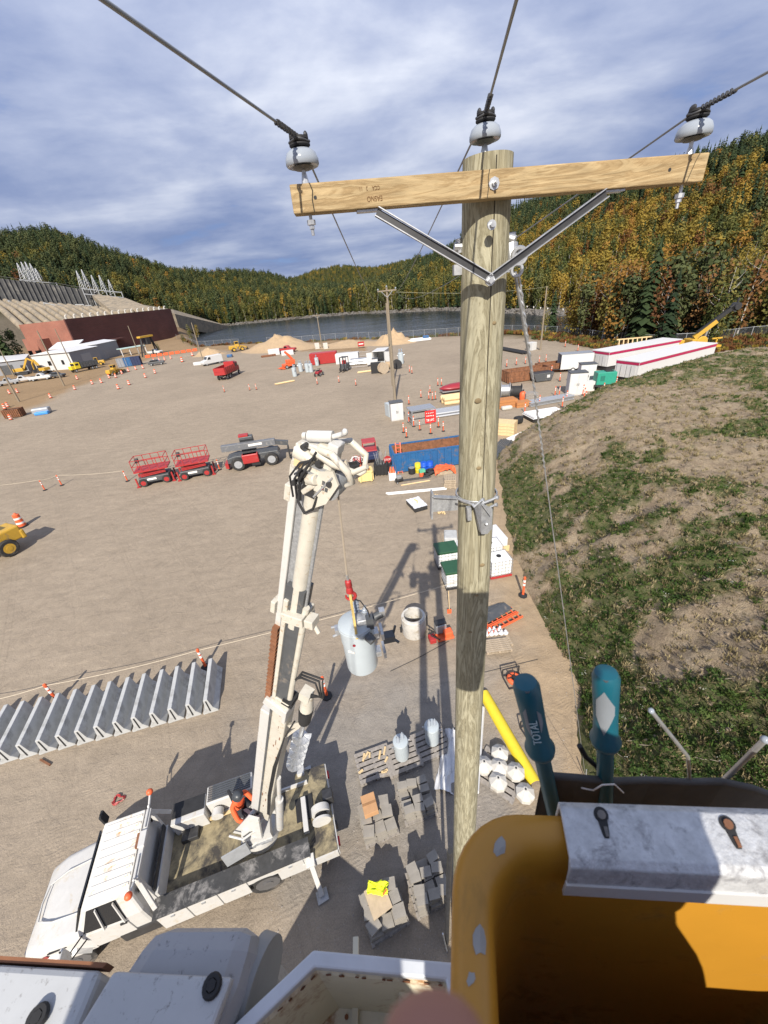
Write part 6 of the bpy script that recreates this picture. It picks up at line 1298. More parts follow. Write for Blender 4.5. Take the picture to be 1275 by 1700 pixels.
# yellow half pipe guard, white rolls
def roll(nm, label, cat, a, b, r, m, half=False):
    a, b = B(*a), B(*b); mb = MB(); d = (b - a).normalized(); s_ = Vector((-d.y, d.x, 0)); pr = []
    n = 14
    if half:
        ou = [(math.cos(math.pi * k / n) * r, math.sin(math.pi * k / n) * r + .01) for k in range(n + 1)]; pr = ou + [(x * .86, y * .86) for x, y in ou[::-1]]
        mb.loft([[a + s_ * x + Vector((0, 0, y)) for x, y in pr], [b + s_ * x + Vector((0, 0, y)) for x, y in pr]])
    else: mb.cyl(a + Vector((0, 0, r)), b + Vector((0, 0, r)), r, n=20)
    return tag(obj(nm, mb, m, None, 40), label, cat)
roll('pipe_guard', 'long bright yellow half round guard lying on sand right of the pole', 'guard', (803, 1152), (888, 1302), .21, M_BYEL, True)
roll('plastic_roll', 'white plastic roll lying just right of the pole', 'plastic roll', (797, 1180), (786, 1318), .17, M_TARP)
o = thing('plastic_sheet', 'crumpled white plastic sheet left of the pole behind the block pallet', 'plastic sheet', B(745, 1262), R(70)); mb = MB(); n = 14; mb.add([(-1.0 + 2.0 * i / n, -.32 + .64 * j / n, .2 + .16 * fbm(i * .3, j * .45, 9) - .2 * abs(j - 7) / 7) for j in range(n + 1) for i in range(n + 1)], [(j * 15 + i, j * 15 + i + 1, (j + 1) * 15 + i + 1, (j + 1) * 15 + i) for j in range(n) for i in range(n)]); obj('sheet', mb, M_TARP, o, 80)
# IBC totes
M_IBC = mat('translucent_white_tank', (.74, .75, .74), .35, var=.04)
def tote(lid):
    o = thing('liquid_tote', 'tote', 'tote'); mb = MB(); mb.box((0, 0, .64), (1.12, .92, .94)); obj('tank', mb, M_IBC, o, bevel=.06); mb = MB(); mb.box((0, 0, .07), (1.2, 1.0, .12)); obj('pallet_base', mb, M_RED if lid is M_IBC else M_DARK, o, bevel=.01)
    mb = MB()
    for i in range(7): x = -.58 + 1.16 * i / 6; mb.bar((x, -.48, .14), (x, -.48, 1.13), .018); mb.bar((x, .48, .14), (x, .48, 1.13), .018)
    for i in range(1, 6): y = -.48 + .96 * i / 6; mb.bar((-.58, y, .14), (-.58, y, 1.13), .018); mb.bar((.58, y, .14), (.58, y, 1.13), .018)
    for k in range(5): z = .2 + .22 * k; mb.bar((-.59, -.49, z), (.59, -.49, z), .02); mb.bar((-.59, .49, z), (.59, .49, z), .02); mb.bar((-.59, -.49, z), (-.59, .49, z), .02); mb.bar((.59, -.49, z), (.59, .49, z), .02)
    obj('cage', mb, M_GALV, o)
    if lid is M_IBC: mb = MB(); mb.cyl((0, 0, 1.1), (0, 0, 1.14), .13, n=16); obj('cap', mb, M_BLACK, o, 40)
    else: mb = MB(); mb.box((0, 0, 1.1), (1.24, 1.04, .16)); obj('lid', mb, lid, o, bevel=.03)
    return Series(o)
TW, TG = tote(M_IBC), tote(M_GREEN)
TW.put(B(826, 950), R(7), 'front white caged tote right of the pole', 'caged white totes'); TW.put(B(826, 950) + Vector((-.1, 1.25, 0)), R(6), 'white caged tote just behind the front tote right of the pole', 'caged white totes'); TW.put(B(826, 950) + Vector((-1.4, .0, 0)), R(5), 'white caged tote hidden mostly by the pole beside the front tote', 'caged white totes')
TG.put(B(741, 935), R(4), 'caged tote with dark green lid, rear one left of the pole', 'green lidded totes'); TG.put(B(755, 968), R(4), 'caged tote with dark green lid, front one at the pole edge', 'green lidded totes')
wb = box_on('white_bulk_box', 'white wrapped box with a tan side behind the caged totes', 'bulk box', B(815, 905), R(8), (1.3, 1.6, .9), M_TARP, None, .04); mb = MB(); mb.box((.3, -.83, .2), (.9, .04, .4)); obj('tan_panel', mb, M_NEWWOOD, wb)
PSER.put(B(748, 897), R(80), 'pallet with grey sacks behind the green lidded totes', 'pallets behind the totes'); pipes('white boards stacked left of the pole behind the green lidded totes', B(752, 918), R(70), 2.0, 4, .09, M_TARP, 2, 'boards', 'board_row', 'board'); box_on('sacks', 'grey sacks on the pallet behind the green lidded totes', 'sacks', B(748, 897) + Vector((0, 0, .145)), R(80), (1.0, .8, .35), M_CONC, None, .08)
# concrete ring
o = thing('concrete_ring', 'pale concrete manhole ring standing beside the transformer shadow', 'concrete ring', B(688, 1048)); mb = MB(); mb.lathe([(.55, 0), (.56, .02), (.56, .98), (.52, 1.0), (.52, 1.06), (.43, 1.06), (.43, .02)], 32, close=True); obj('body', mb, M_CONCW, o, 40, bevel=.008); mb = MB(); mb.box((-.62, -.1, .3), (.1, .12, .25)); mb.box((.62, .1, .5), (.06, .08, .6)); obj('strap_lug', mb, M_DARK, o)
# orange machine, ladder, crates right and left of the pole
o = thing('plate_compactor', 'small orange and red petrol machine left of the pole behind the ring', 'machine', B(735, 1060), R(10)); mb = MB(); mb.box((.1, 0, .12), (.8, .45, .12)); mb.box((.25, 0, .3), (.4, .35, .3)); obj('body', mb, M_ORANGE, o, bevel=.05); mb = MB(); mb.box((.0, .3, .45), (.5, .4, .5)); obj('engine', mb, M_GALVD, o, bevel=.05); mb = MB(); mb.box((0, .3, .73), (.5, .3, .08)); mb.tube([(-.2, -.2, .2), (-.6, -.2, .6), (-.6, .2, .6), (-.2, .2, .2)], .03, 6); obj('handle', mb, M_DARK, o); mb = MB(); mb.box((-.5, 0, .15), (.3, .4, .25)); obj('tank', mb, M_RED, o, bevel=.04)
o = thing('lattice_ladder', 'orange fibreglass ladder sections lying right of the pole', 'ladder', B(824, 1036), H_((795, 1050), (858, 1018))); 
for k in range(2):
    q = Vector((0, .16 - k * .42, .14 + k * .06)); mb = MB(); mb.bar(q + Vector((-1.2, -.15, 0)), q + Vector((1.2, -.15, 0)), .05, .1); mb.bar(q + Vector((-1.2, .15, 0)), q + Vector((1.2, .15, 0)), .05, .1); obj('rail', mb, M_ORANGE, o); rm2 = MB().bar((0, -.14, 0), (0, .14, 0), .05, .04).mesh('rung', M_ORANGE)
    for i in range(8): link('rung', rm2, o).location = q + Vector((-1.05 + i * .3, 0, 0))
for k in range(3): c = obj('black_sheet', MB().box((0, 0, 0), (1.5, .5, .05)), M_CHAR); c.location = B(812, 1016) + Vector((k * .15, -k * .12, .05 + k * .06)); c.rotation_euler = (0, 0, R(18 + k * 5)); tag(c, 'dark plastic sheet lying behind the orange ladder, %s from the ground' % ORD[k], 'sheet', 'dark sheets behind the ladder')
PSER.put(B(824, 1062), R(6), 'weathered pallet holding white fittings right of the pole', 'pallets right of the pole', (.92, 1.0, 1)); PSER.put(B(826, 1082) + Vector((0, .12, .16)), R(2), 'second weathered pallet tilted against the first right of the pole', 'pallets right of the pole', (.92, .7, 1))
ft = MB().lathe([(.1, 0), (.12, .05), (.06, .12), (.05, .22)], 10).mesh('white_fitting', M_TARP, 40)
for i in range(9): c = link('white_fitting', ft); c.location = B(824, 1058) + Vector((-.45 + (i % 5) * .22, .05 + (i // 5) * .22, .15)); c.rotation_euler = (rg.uniform(-.2, .2), rg.uniform(-.2, .2), 0); tag(c, 'white plastic fitting standing on the weathered pallet', 'fitting', 'white fittings on the pallet')
def orange_reel(label, px, rz, sc=1):
    o = thing('hose_reel', label, 'hose reel', B(*px), rz); o.scale = (sc,) * 3; mb = MB(); mb.bar((-.35, -.3, .02), (.35, -.3, .02), .05); mb.bar((-.35, .3, .02), (.35, .3, .02), .05); mb.bar((-.35, -.3, .02), (-.35, .3, .02), .05); mb.bar((.35, -.3, .02), (.35, .3, .02), .05); mb.bar((-.35, .3, .02), (-.35, .3, .4), .04); mb.bar((.35, .3, .02), (.35, .3, .4), .04); mb.bar((-.35, .3, .4), (.35, .3, .4), .04); obj('frame', mb, M_DARK, o); mb = MB(); mb.torus((0, 0, .12), .19, .1, 18, 8); obj('orange_hose', mb, M_ORANGE, o, 50); mb = MB()
    for k in range(3): a = k * math.pi / 3; mb.bar((-math.cos(a) * .27, -math.sin(a) * .27, .23), (math.cos(a) * .27, math.sin(a) * .27, .23), .03)
    mb.cyl((0, 0, .05), (0, 0, .27), .07, n=10); obj('hub', mb, M_BLACK, o)
orange_reel('orange hose on a black frame reel beside the sandy path', (853, 1130), R(8)); orange_reel('second hose reel half hidden behind the left teal handle', (885, 1215), R(15), .95)
o = thing('shovel', 'wooden shovel standing left of the pole by the ring', 'shovel', B(746, 1018)); mb = MB(); mb.cyl((0, 0, .2), (.02, .25, 1.2), .018, n=6); obj('handle', mb, M_NEWWOOD, o); mb = MB(); mb.box((0, 0, .12), (.2, .03, .28)); obj('blade', mb, M_ORANGE, o)
tag(obj('ground_rope', MB().tube([B(648, 1115) + Vector((0, 0, .02)), B(690, 1095) + Vector((0, 0, .02)), B(745, 1065) + Vector((0, 0, .02))], .012, 5), M_DARK), 'thin dark rope on the ground from the transformer to the orange machine', 'rope')
tag(obj('ground_rope', MB().tube([B(798, 1118) + Vector((0, 0, .02)), B(840, 1108) + Vector((0, 0, .02)), B(893, 1095) + Vector((0, 0, .02))], .01, 5), M_DARK), 'thin line across the sandy path above the orange hose reel', 'rope')
mb = MB(); P_ = []
for i in range(46): a = i * .55; q = .13 + .05 * math.sin(i * 1.7); P_.append(B(197, 1328) + Vector((math.cos(a) * q * 1.2, math.sin(a) * q, .02 + i * .0009)))
tag(obj('red_hose', mb.tube(P_, .014, 5), M_RED, None, 60), 'coiled red hose on the ground beside the white truck', 'hose')
tag(obj('ground_stick', MB().bar(B(68, 1262) + Vector((0, 0, .04)), B(84, 1271) + Vector((0, 0, .04)), .06), M_RUST), 'short rusty bar lying before the concrete barriers', 'bar')

# ------------------------------------------------------------------ people
def person(name, label, J, E, mats, zones, loc=None, par=None, sub=2):
    # J: joint -> (position, radius); E: bones; zones: joint -> material index
    ks = list(J); me = bpy.data.meshes.new('body'); me.from_pydata([J[k][0] for k in ks], [(ks.index(a), ks.index(b)) for a, b in E], []); o = bpy.data.objects.new('tmp', me); COL.objects.link(o)
    sk = o.modifiers.new('skin', 'SKIN'); sk.use_smooth_shade = True
    for i, k in enumerate(ks): r = J[k][1]; me.skin_vertices[0].data[i].radius = (r, r) if not isinstance(r, tuple) else r; me.skin_vertices[0].data[i].use_root = (i == 0)
    ss = o.modifiers.new('sub', 'SUBSURF'); ss.levels = ss.render_levels = sub
    bpy.context.view_layer.update(); dg = bpy.context.evaluated_depsgraph_get(); m2 = bpy.data.meshes.new_from_object(o.evaluated_get(dg)); bpy.data.objects.remove(o)
    m2.materials.clear(); [m2.materials.append(m) for m in mats]
    segs = [(Vector(J[a][0]), Vector(J[b][0]), zones.get(b, 0)) for a, b in E]
    for p in m2.polygons:
        c = p.center; best = min(segs, key=lambda s_: ((s_[0] + (s_[1] - s_[0]) * max(0, min(1, (c - s_[0]).dot(s_[1] - s_[0]) / max(1e-9, (s_[1] - s_[0]).length_squared)))) - c).length); p.material_index = best[2]; p.use_smooth = True
    root = thing(name, label, 'person', (0, 0, 0)); b_ = link('body', m2, root); return root
def hand(J, E, Zn, side, wrist, d, across, up, zone, s=1.0, curl=.5):
    # palm and five fingers from the wrist along d; across points to the thumb side, up is the back of the hand
    w_ = Vector(wrist); d, a, u = Vector(d).normalized(), Vector(across).normalized(), Vector(up).normalized()
    J['palm' + side] = (w_ + d * .05 * s, .024 * s); E.append(('wrist' + side, 'palm' + side)); Zn['palm' + side] = zone
    for i, (off, l) in enumerate(((.028, .07), (.010, .08), (-.009, .074), (-.026, .058))):
        p0 = w_ + d * .085 * s + a * off * s; p1 = p0 + d * l * .5 * s - u * l * .2 * curl * s; p2 = p1 + d * l * .35 * s - u * l * .55 * curl * s
        for k, p in enumerate((p0, p1, p2)): n_ = 'f%d%d%s' % (i, k, side); J[n_] = (p, (.0105, .009, .0075)[k] * s); Zn[n_] = zone; E.append((('palm' + side) if k == 0 else 'f%d%d%s' % (i, k - 1, side), n_))
    for k, p in enumerate((w_ + d * .045 * s + a * .04 * s, w_ + d * .075 * s + a * .058 * s - u * .012 * s)): n_ = 't%d%s' % (k, side); J[n_] = (p, (.012, .009)[k] * s); Zn[n_] = zone; E.append((('palm' + side) if k == 0 else 't0' + side, n_))
M_COAT = mat('orange_work_jacket', (.72, .11, .03), .8, var=.1); M_PANTS = mat('dark_work_trousers', (.03, .032, .038), .85); M_HAT = mat('hard_hat_white', (.7, .7, .68), .35); M_HATD = mat('hard_hat_dark', (.05, .055, .06), .4)
def head_parts(root, c, fwd, hatm, s=1.0):
    fwd = Vector(fwd).normalized(); ang = math.atan2(fwd.y, fwd.x); M = Matrix.Translation(c) @ Matrix.Rotation(ang, 4, 'Z')
    mb = MB(); mb.M = M; mb.ball((.01, 0, .06), .125, 14, 8, (1.15, .95, .8)); mb.cyl((.02, 0, .03), (.03, 0, .045), .15, .14, 16); mb.box((.15, 0, .035), (.08, .16, .015)); obj('hard_hat', mb, hatm, root, 50)
    mb = MB(); mb.M = M; mb.prism([(.1, -.02), (.128, -.035), (.1, -.045)], -.012, .012, 'y'); obj('nose', mb, M_SKIN, root)
    mb = MB(); mb.M = M
    for s_ in (-1, 1): mb.ball((.098, s_ * .035, .0), .012, 6, 4)
    obj('eye', mb, M_DARK, root); mb = MB(); mb.M = M; mb.box((.1, 0, -.075), (.012, .045, .01)); obj('mouth', mb, M_DRED, root)
    mb = MB(); mb.M = M
    for s_ in (-1, 1): mb.ball((0, s_ * .085, -.01), .028, 6, 4, (.7, .4, 1))
    obj('ear', mb, M_SKIN, root)

# ------------------------------------------------------------------ digger derrick truck
TM_ = Matrix.Translation((-2.62, 5.65, 0)) @ Matrix.Rotation(R(194), 4, 'Z'); TI = TM_.inverted()
dt = thing('digger_derrick_truck', 'white digger derrick truck with raised boom and corrugated cab roof', 'utility truck', TM_.to_translation(), R(194))
M_DECK = mat('worn_plywood_deck', (.27, .225, .135), .85, var=.3, scale=5, dirt=(.05, .045, .04), dirt_amt=.6, dirt_scale=1.6)
M_RAILTOP = mat('black_bin_top', (.04, .04, .04), .7, var=.3, dirt=(.22, .21, .2), dirt_amt=.3, dirt_scale=2.5)
M_CABROOF = mat('rust_streaked_white_paint', (.70, .67, .60), .4, var=.05, dirt=(.42, .22, .07), dirt_amt=.22, dirt_scale=2.2)
mb = MB(); mb.box((3.6, .42, .62), (7.6, .12, .26)); mb.box((3.6, -.42, .62), (7.6, .12, .26)); obj('chassis', mb, M_DARK, dt)
# hood and cab
def sect(x, hw, z0, z1, rr=.18, n=5):
    pts = [(hw, z0)]
    for i in range(n + 1): a = math.pi / 2 * i / n; pts.append((hw - rr + rr * math.cos(a), z1 - rr + rr * math.sin(a)))
    for i in range(n + 1): a = math.pi / 2 + math.pi / 2 * i / n; pts.append((-hw + rr + rr * math.cos(a), z1 - rr + rr * math.sin(a)))
    pts.append((-hw, z0)); return [Vector((x, y, z)) for y, z in pts]
mb = MB(); mb.loft([sect(6.05, 1.02, .75, 1.62), sect(6.5, 1.03, .75, 1.6), sect(7.2, 1.0, .75, 1.5, .2), sect(7.62, .95, .75, 1.36, .26), sect(7.74, .86, .8, 1.16, .22)]); obj('hood', mb, M_WHITE, dt, 40)
mb = MB(); mb.tube([(6.25, .55, 1.635), (7.0, .5, 1.57), (7.45, .36, 1.49), (7.5, 0, 1.5), (7.45, -.36, 1.49), (7.0, -.5, 1.57), (6.25, -.55, 1.635)], .022, 6); obj('hood_ridge', mb, M_WHITE, dt, 60)
mb = MB(); mb.box((7.72, 0, .72), (.22, 2.2, .3)); mb.box((7.77, 0, 1.0), (.06, 1.5, .3)); obj('bumper', mb, mat('dark_blue_bumper', (.04, .045, .08), .5), dt, bevel=.03)
for s_ in (-1, 1): mb = MB(); mb.box((7.72, s_ * .74, 1.0), (.1, .3, .2)); obj('headlight', mb, M_GLASS, dt, bevel=.02)
mb = MB(); mb.box((7.1, 1.03, 1.28), (.16, .014, .09), (0, 10, 0)); obj('badge', mb, M_RED, dt); mb = MB(); mb.box((6.75, 1.025, 1.4), (.45, .014, .05)); obj('vent_slot', mb, M_BLACK, dt)
def csec(z, x0, x1, hw): return [Vector((x0, -hw, z)), Vector((x1, -hw, z)), Vector((x1, hw, z)), Vector((x0, hw, z))]
mb = MB(); mb.loft([csec(.8, 4.55, 6.15, 1.02), csec(1.62, 4.55, 6.2, 1.02), csec(2.38, 4.62, 5.78, .86)]); obj('cab', mb, M_WHITE, dt, bevel=.07)
mb = MB(); mb.box((5.16, 0, 2.42), (1.14, 1.72, .06)); ro = obj('roof', mb, M_CABROOF, dt, bevel=.03); rb_ = MB().box((0, 0, 0), (1.02, .055, .03)).mesh('roof_rib', M_CABROOF)
for i in range(9): link('roof_rib', rb_, ro).location = (5.15, -.72 + i * .18, 2.455)
mb = MB(); mb.add([(6.17, -.92, 1.66), (6.17, .92, 1.66), (5.83, .78, 2.34), (5.83, -.78, 2.34), (6.12, -.92, 1.66), (6.12, .92, 1.66), (5.78, .78, 2.34), (5.78, -.78, 2.34)], [(0, 1, 2, 3), (7, 6, 5, 4), (0, 4, 5, 1), (1, 5, 6, 2), (2, 6, 7, 3), (3, 7, 4, 0)]); mb.v = [(x + .06, y, z) for x, y, z in mb.v]; obj('windscreen', mb, M_GLASS, dt)
for s_ in (-1, 1):
    mb = MB(); q = [(6.0, 1.66), (5.68, 2.3), (4.98, 2.3), (4.98, 1.62)]; mb.add([(x, s_ * (1.035 - (z - 1.62) * .21 + .0), z) for x, z in q] + [(x, s_ * (.98 - (z - 1.62) * .21), z) for x, z in q], [(0, 1, 2, 3), (4, 7, 6, 5), (0, 4, 5, 1), (1, 5, 6, 2), (2, 6, 7, 3), (3, 7, 4, 0)]); obj('side_window', mb, M_GLASS, dt)
    mb = MB(); mb.box((5.5, s_ * 1.03, 1.22), (1.0, .03, .74)); [mb.box((x, s_ * 1.0, 1.95), (.035, .05, .72), (s_ * 12, a, 0)) for x, a in ((5.48, -3), (5.02, 3))]; d_ = obj('door', mb, M_WHITE, dt, bevel=.008); mb = MB(); mb.box((5.08, s_ * 1.06, 1.5), (.16, .03, .06)); obj('handle', mb, M_BLACK, d_)
    mb = MB(); mb.tube([(6.05, s_ * 1.0, 1.6), (6.2, s_ * 1.35, 1.75), (6.2, s_ * 1.35, 2.1)], .018, 6); mb.tube([(6.05, s_ * 1.0, 1.35), (6.2, s_ * 1.35, 1.55)], .018, 6); mi_ = obj('mirror', mb, M_DARK, dt); mb = MB(); mb.box((6.2, s_ * 1.38, 1.85), (.08, .22, .42)); obj('mirror_head', mb, M_WHITE if s_ > 0 else M_BLACK, mi_, bevel=.02)
    mb = MB(); mb.box((4.9, s_ * .8, .7), (1.2, .5, .5)); obj('fuel_tank', mb, M_DARK, dt, bevel=.06)
    mb = MB(); mb.box((4.6, s_ * .7, 1.75), (.02, .16, .22)); obj('cab_vent', mb, M_BLACK, dt); mb = MB(); mb.box((4.54, s_ * .75, 2.1), (.03, .1, .14)); obj('cab_lamp', mb, M_BLACK, dt)
    mb = MB(); mb.tube([(4.42, s_ * .3, 2.62), (4.42, s_ * .75, 2.62), (4.42, s_ * .8, 2.66)], .028, 6); mb.cyl((4.42, s_ * .8, 2.62), (4.42, s_ * 1.06, 2.7), .03, n=6); lb_ = obj('beacon_post', mb, M_WHITE, dt, 40); mb = MB(); mb.ball((4.42, s_ * 1.1, 2.74), .085, 12, 7); obj('amber_beacon', mb, M_ORANGE, lb_, 60)
mb = MB(); mb.bar((4.42, -.75, 2.55), (4.42, .75, 2.55), .12, .1); mb.bar((4.42, -.72, 1.2), (4.42, -.72, 2.55), .09); mb.bar((4.42, .72, 1.2), (4.42, .72, 2.55), .09); mb.bar((4.42, .72, 2.5), (4.28, 1.05, 1.6), .1); mb.bar((4.42, -.72, 2.5), (4.28, -1.05, 1.6), .1); mb.box((4.42, -.05, 2.62), (.16, .36, .06)); obj('headache_rack', mb, M_WHITE, dt, bevel=.01); mb = MB(); mb.box((4.36, 0, 1.5), (.04, 1.4, .5)); obj('rack_screen', mb, M_DARK, dt); mb = MB(); mb.box((4.5, -.05, 2.6), (.14, .32, .08)); obj('rusty_bracket', mb, M_RUST, dt)
# bed and bins
mb = MB(); mb.box((2.55, 0, 1.0), (3.6, 1.5, .1)); obj('deck', mb, M_DECK, dt)
for i in range(5):
    if i != 3: mb = MB(); mb.box((4.0 - i * .72, 1.16, .98), (.68, .03, .66)); d_ = obj('bin_door', mb, M_WHITE, dt, bevel=.008); mb = MB(); mb.box((4.0 - i * .72, 1.185, 1.2), (.09, .02, .05)); obj('latch', mb, M_GALVD, d_)
mb = MB(); mb.box((3.35, .96, .98), (2.0, .38, .7)); mb.box((.95, .96, .98), (.7, .38, .7)); mb.box((1.9, .96, 1.18), (1.3, .38, .3)); obj('side_bin', mb, M_WHITE, dt, bevel=.015); mb = MB(); mb.box((2.5, .965, 1.345), (3.85, .44, .03)); obj('bin_top', mb, M_RAILTOP, dt)
for x, w_ in ((4.2, .3),): mb = MB(); mb.box((4.33, 0, 1.2), (.06, 1.5, .7)); obj('bulkhead', mb, M_WHITE, dt)
mb = MB(); mb.box((2.4, -.76, 1.1), (3.9, .05, .16)); obj('far_rail', mb, M_WHITE, dt)
mb = MB(); mb.box((3.75, -.9, 1.35), (.9, .55, .6)); bx = obj('tool_box', mb, M_WHITE, dt, bevel=.02); mb = MB(); mb.box((3.75, -.98, 1.66), (.86, .4, .03)); obj('tool_box_lid', mb, M_BLACK, bx); mb = MB(); mb.box((3.8, -.5, 1.12), (.45, .3, .2)); obj('cooler', mb, M_DARK, dt, bevel=.02)
mb = MB(); mb.box((2.6, -1.05, 1.42), (1.3, .5, .62)); hx = obj('hydraulic_cabinet', mb, M_WHITE, dt, bevel=.04)
gm_ = MB().box((0, 0, 0), (1.2, .035, .03)).mesh('louvre', M_CHAR)
for i in range(7): link('louvre', gm_, hx).location = (2.6, -1.24 + i * .062, 1.745)
mb = MB(); mb.cyl((3.0, -.75, 1.4), (3.0, -.55, 1.4), .16, n=14); obj('filter', mb, M_WHITE, dt, 40); mb = MB(); mb.bar((2.0, -.7, 1.16), (4.2, -.7, 1.16), .07); obj('timber_rail', mb, M_NEWWOOD, dt)
# rear deck
mb = MB(); mb.box((.35, 0, .98), (.95, 2.3, .08)); obj('rear_deck', mb, M_DECK, dt); mb = MB(); mb.box((.35, 1.17, .85), (.95, .04, .3)); mb.box((-.14, 0, .85), (.04, 2.3, .28)); obj('rear_skirt', mb, M_WHITE, dt); mb = MB(); mb.box((.62, -.1, 1.04), (.5, .62, .05)); obj('deck_recess', mb, M_BLACK, dt)
mb = MB(); mb.bar((.62, -.35, 1.12), (.62, .55, 1.12), .14, .16); obj('deck_beam', mb, M_WHITE, dt, bevel=.01)
mb = MB(); mb.cyl((.16, .12, 1.25), (.16, .3, 1.25), .26, n=20); mb.cyl((.16, .44, 1.25), (.16, .5, 1.25), .26, n=20); ww = obj('winch_drum', mb, M_WHITE, dt, 40); mb = MB(); mb.cyl((.16, .3, 1.25), (.16, .44, 1.25), .17, n=16); obj('winch_hub', mb, M_BLACK, ww, 40); mb = MB(); mb.box((-.1, -.1, 1.2), (.3, .3, .35)); obj('rear_motor', mb, M_DARK, dt, bevel=.03)
for s_ in (-1, 1):
    mb = MB(); mb.bar((.62, s_ * 1.02, 1.0), (.62, s_ * 1.28, .95), .22, .26); mb.bar((.62, s_ * 1.2, 1.0), (.55, s_ * 1.62, .1), .12); l_ = obj('outrigger_leg', mb, M_WHITE, dt, bevel=.008); mb = MB(); mb.box((.54, s_ * 1.64, .04), (.3, .28, .05), (0, 0, 8)); obj('foot_pad', mb, M_GALVD, l_)
mb = MB(); mb.box((-.18, .9, .8), (.05, .2, .1)); mb.box((-.18, -.9, .8), (.05, .2, .1)); obj('tail_lamp', mb, M_REFL, dt)
for x, y in ((6.75, .92), (6.75, -.92), (1.85, .98), (1.85, .66), (1.85, -.98), (1.85, -.66)): wheel(dt, (x, y, .5), .5, .28, rim=mat('grey_wheel_rim', (.13, .13, .135), .4, metal=.3), n=24)
mb = MB()
for i in range(12): a0, a1 = math.pi * i / 12, math.pi * (i + 1) / 12; mb.add([(1.85 + .6 * math.cos(a0), .78, .5 + .6 * math.sin(a0)), (1.85 + .6 * math.cos(a1), .78, .5 + .6 * math.sin(a1)), (1.85 + .6 * math.cos(a1), 1.17, .5 + .6 * math.sin(a1)), (1.85 + .6 * math.cos(a0), 1.17, .5 + .6 * math.sin(a0))], [(0, 1, 2, 3)])
obj('wheel_arch', mb, M_BLACK, dt)
for s_ in (-1, 1): mb = MB(); mb.add([(7.3, s_ * 1.0, .85), (7.3, s_ * 1.12, .85), (7.1, s_ * 1.12, 1.1), (6.4, s_ * 1.12, 1.1), (6.15, s_ * 1.12, .85), (6.15, s_ * 1.0, .85), (6.4, s_ * 1.0, 1.2), (7.1, s_ * 1.0, 1.2)], [(0, 1, 2, 7), (2, 3, 6, 7), (3, 4, 5, 6)]); obj('fender', mb, M_WHITE, dt)
# turret and boom (world points brought into the truck's frame)
BB, BT = Vector((-3.95, 5.08, 2.5)), Vector((-.55, 3.42, 12.72)); zb = (BT - BB).normalized(); sb = zb.cross(Vector((0, 0, 1))).normalized(); nb2 = sb.cross(zb)
if nb2.x > 0: nb2 = -nb2
if sb.y > 0: sb = -sb
BLEN = (BT - BB).length
BSC = .87
BF = TI @ Matrix(((nb2.x * BSC, sb.x * BSC, zb.x, BB.x), (nb2.y * BSC, sb.y * BSC, zb.y, BB.y), (nb2.z * BSC, sb.z * BSC, zb.z, BB.z), (0, 0, 0, 1)))   # x: boom top, y: side facing the camera, z: along the boom
def bp(nm, mt, fn, smooth=None, bevel=0, par=dt): mb = MB(); mb.M = BF; fn(mb); return obj(nm, mb, mt, par, smooth, bevel)
mb = MB(); mb.cyl((1.85, .1, .9), (1.85, .1, 1.45), .5, .46, 20); mb.box((1.85, .1, 1.6), (.75, .8, .35)); obj('turret', mb, M_WHITE, dt, 40)
tp0 = TI @ BB; mb = MB(); mb.M = Matrix.Translation((1.85, .1, 1.75)) ; ax_ = (TI.to_3x3() @ sb); ax_.z = 0; ax_.normalize()
for s_ in (-1, 1): c_ = ax_ * s_ * .3; lo1, lo2 = Vector((.38, -.2, 0)) + c_, Vector((-.38, .2, 0)) + c_; tpp = tp0 - Vector((1.85, .1, 1.75)) + c_; mb.add([lo1, lo2, tpp + Vector((-.1, .05, .2)), tpp + Vector((.15, -.08, .25)), lo1 + ax_ * .05, lo2 + ax_ * .05, tpp + Vector((-.1, .05, .2)) + ax_ * .05, tpp + Vector((.15, -.08, .25)) + ax_ * .05], [(0, 1, 2, 3), (7, 6, 5, 4), (0, 4, 5, 1), (1, 5, 6, 2), (2, 6, 7, 3), (3, 7, 4, 0)])
obj('turret_cheek', mb, M_WHITE, dt)
def f_(mb): mb.box((-.08, 0, 3.0), (.34, .32, 6.6))
bp('lower_boom', M_CREAM, f_, None, .02)
bp('boom_fairing', M_WHITE, lambda mb: mb.box((.24, .06, 2.75), (.27, .22, 5.7), taper=.85), None, .02)
bp('boom_web_shade', M_CHAR, lambda mb: mb.box((.095, .1, 3.0), (.05, .16, 6.2)))  # charcoal strip stands in for the shaded web between the boom members
bp('control_rod', M_WHITE, lambda mb: (mb.cyl((.44, .02, .6), (.42, .02, 4.3), .018, n=6), mb.bar((.44, .02, 2.7), (.3, .02, 2.7), .03), mb.bar((.44, .02, .8), (.3, .02, .5), .03)))
bp('lift_cylinder', M_WHITE, lambda mb: (mb.cyl((-.62, .0, -.75), (-.4, 0, 1.3), .11, n=14), mb.cyl((-.4, 0, 1.3), (-.26, 0, 2.6), .06, n=12)), 40)
L1, L2 = 5.9, 8.55
bp('middle_boom', M_CHAR, lambda mb: mb.box((-.02, 0, (L1 + L2) / 2), (.3, .24, L2 - L1 + 1.0)))
bp('boom_strip', M_CREAM, lambda mb: mb.box((.085, .05, (L1 + L2) / 2), (.075, .22, L2 - L1 + .5)), None, .01); bp('boom_tube', M_CREAM, lambda mb: mb.cyl((-.2, .06, L1 - .2), (-.2, .06, L2 + .2), .055, n=12), 40)
bp('hose_carrier', M_RUST, lambda mb: (mb.box((.22, .06, 7.0), (.1, .16, 2.2)), [mb.box((.22, .06, 6.0 + .11 * k), (.12, .18, .04)) for k in range(19)]))
bp('white_tube', M_WHITE, lambda mb: mb.box((.225, .02, (7.9 + BLEN) / 2), (.1, .1, BLEN - 7.9)), None, .012)
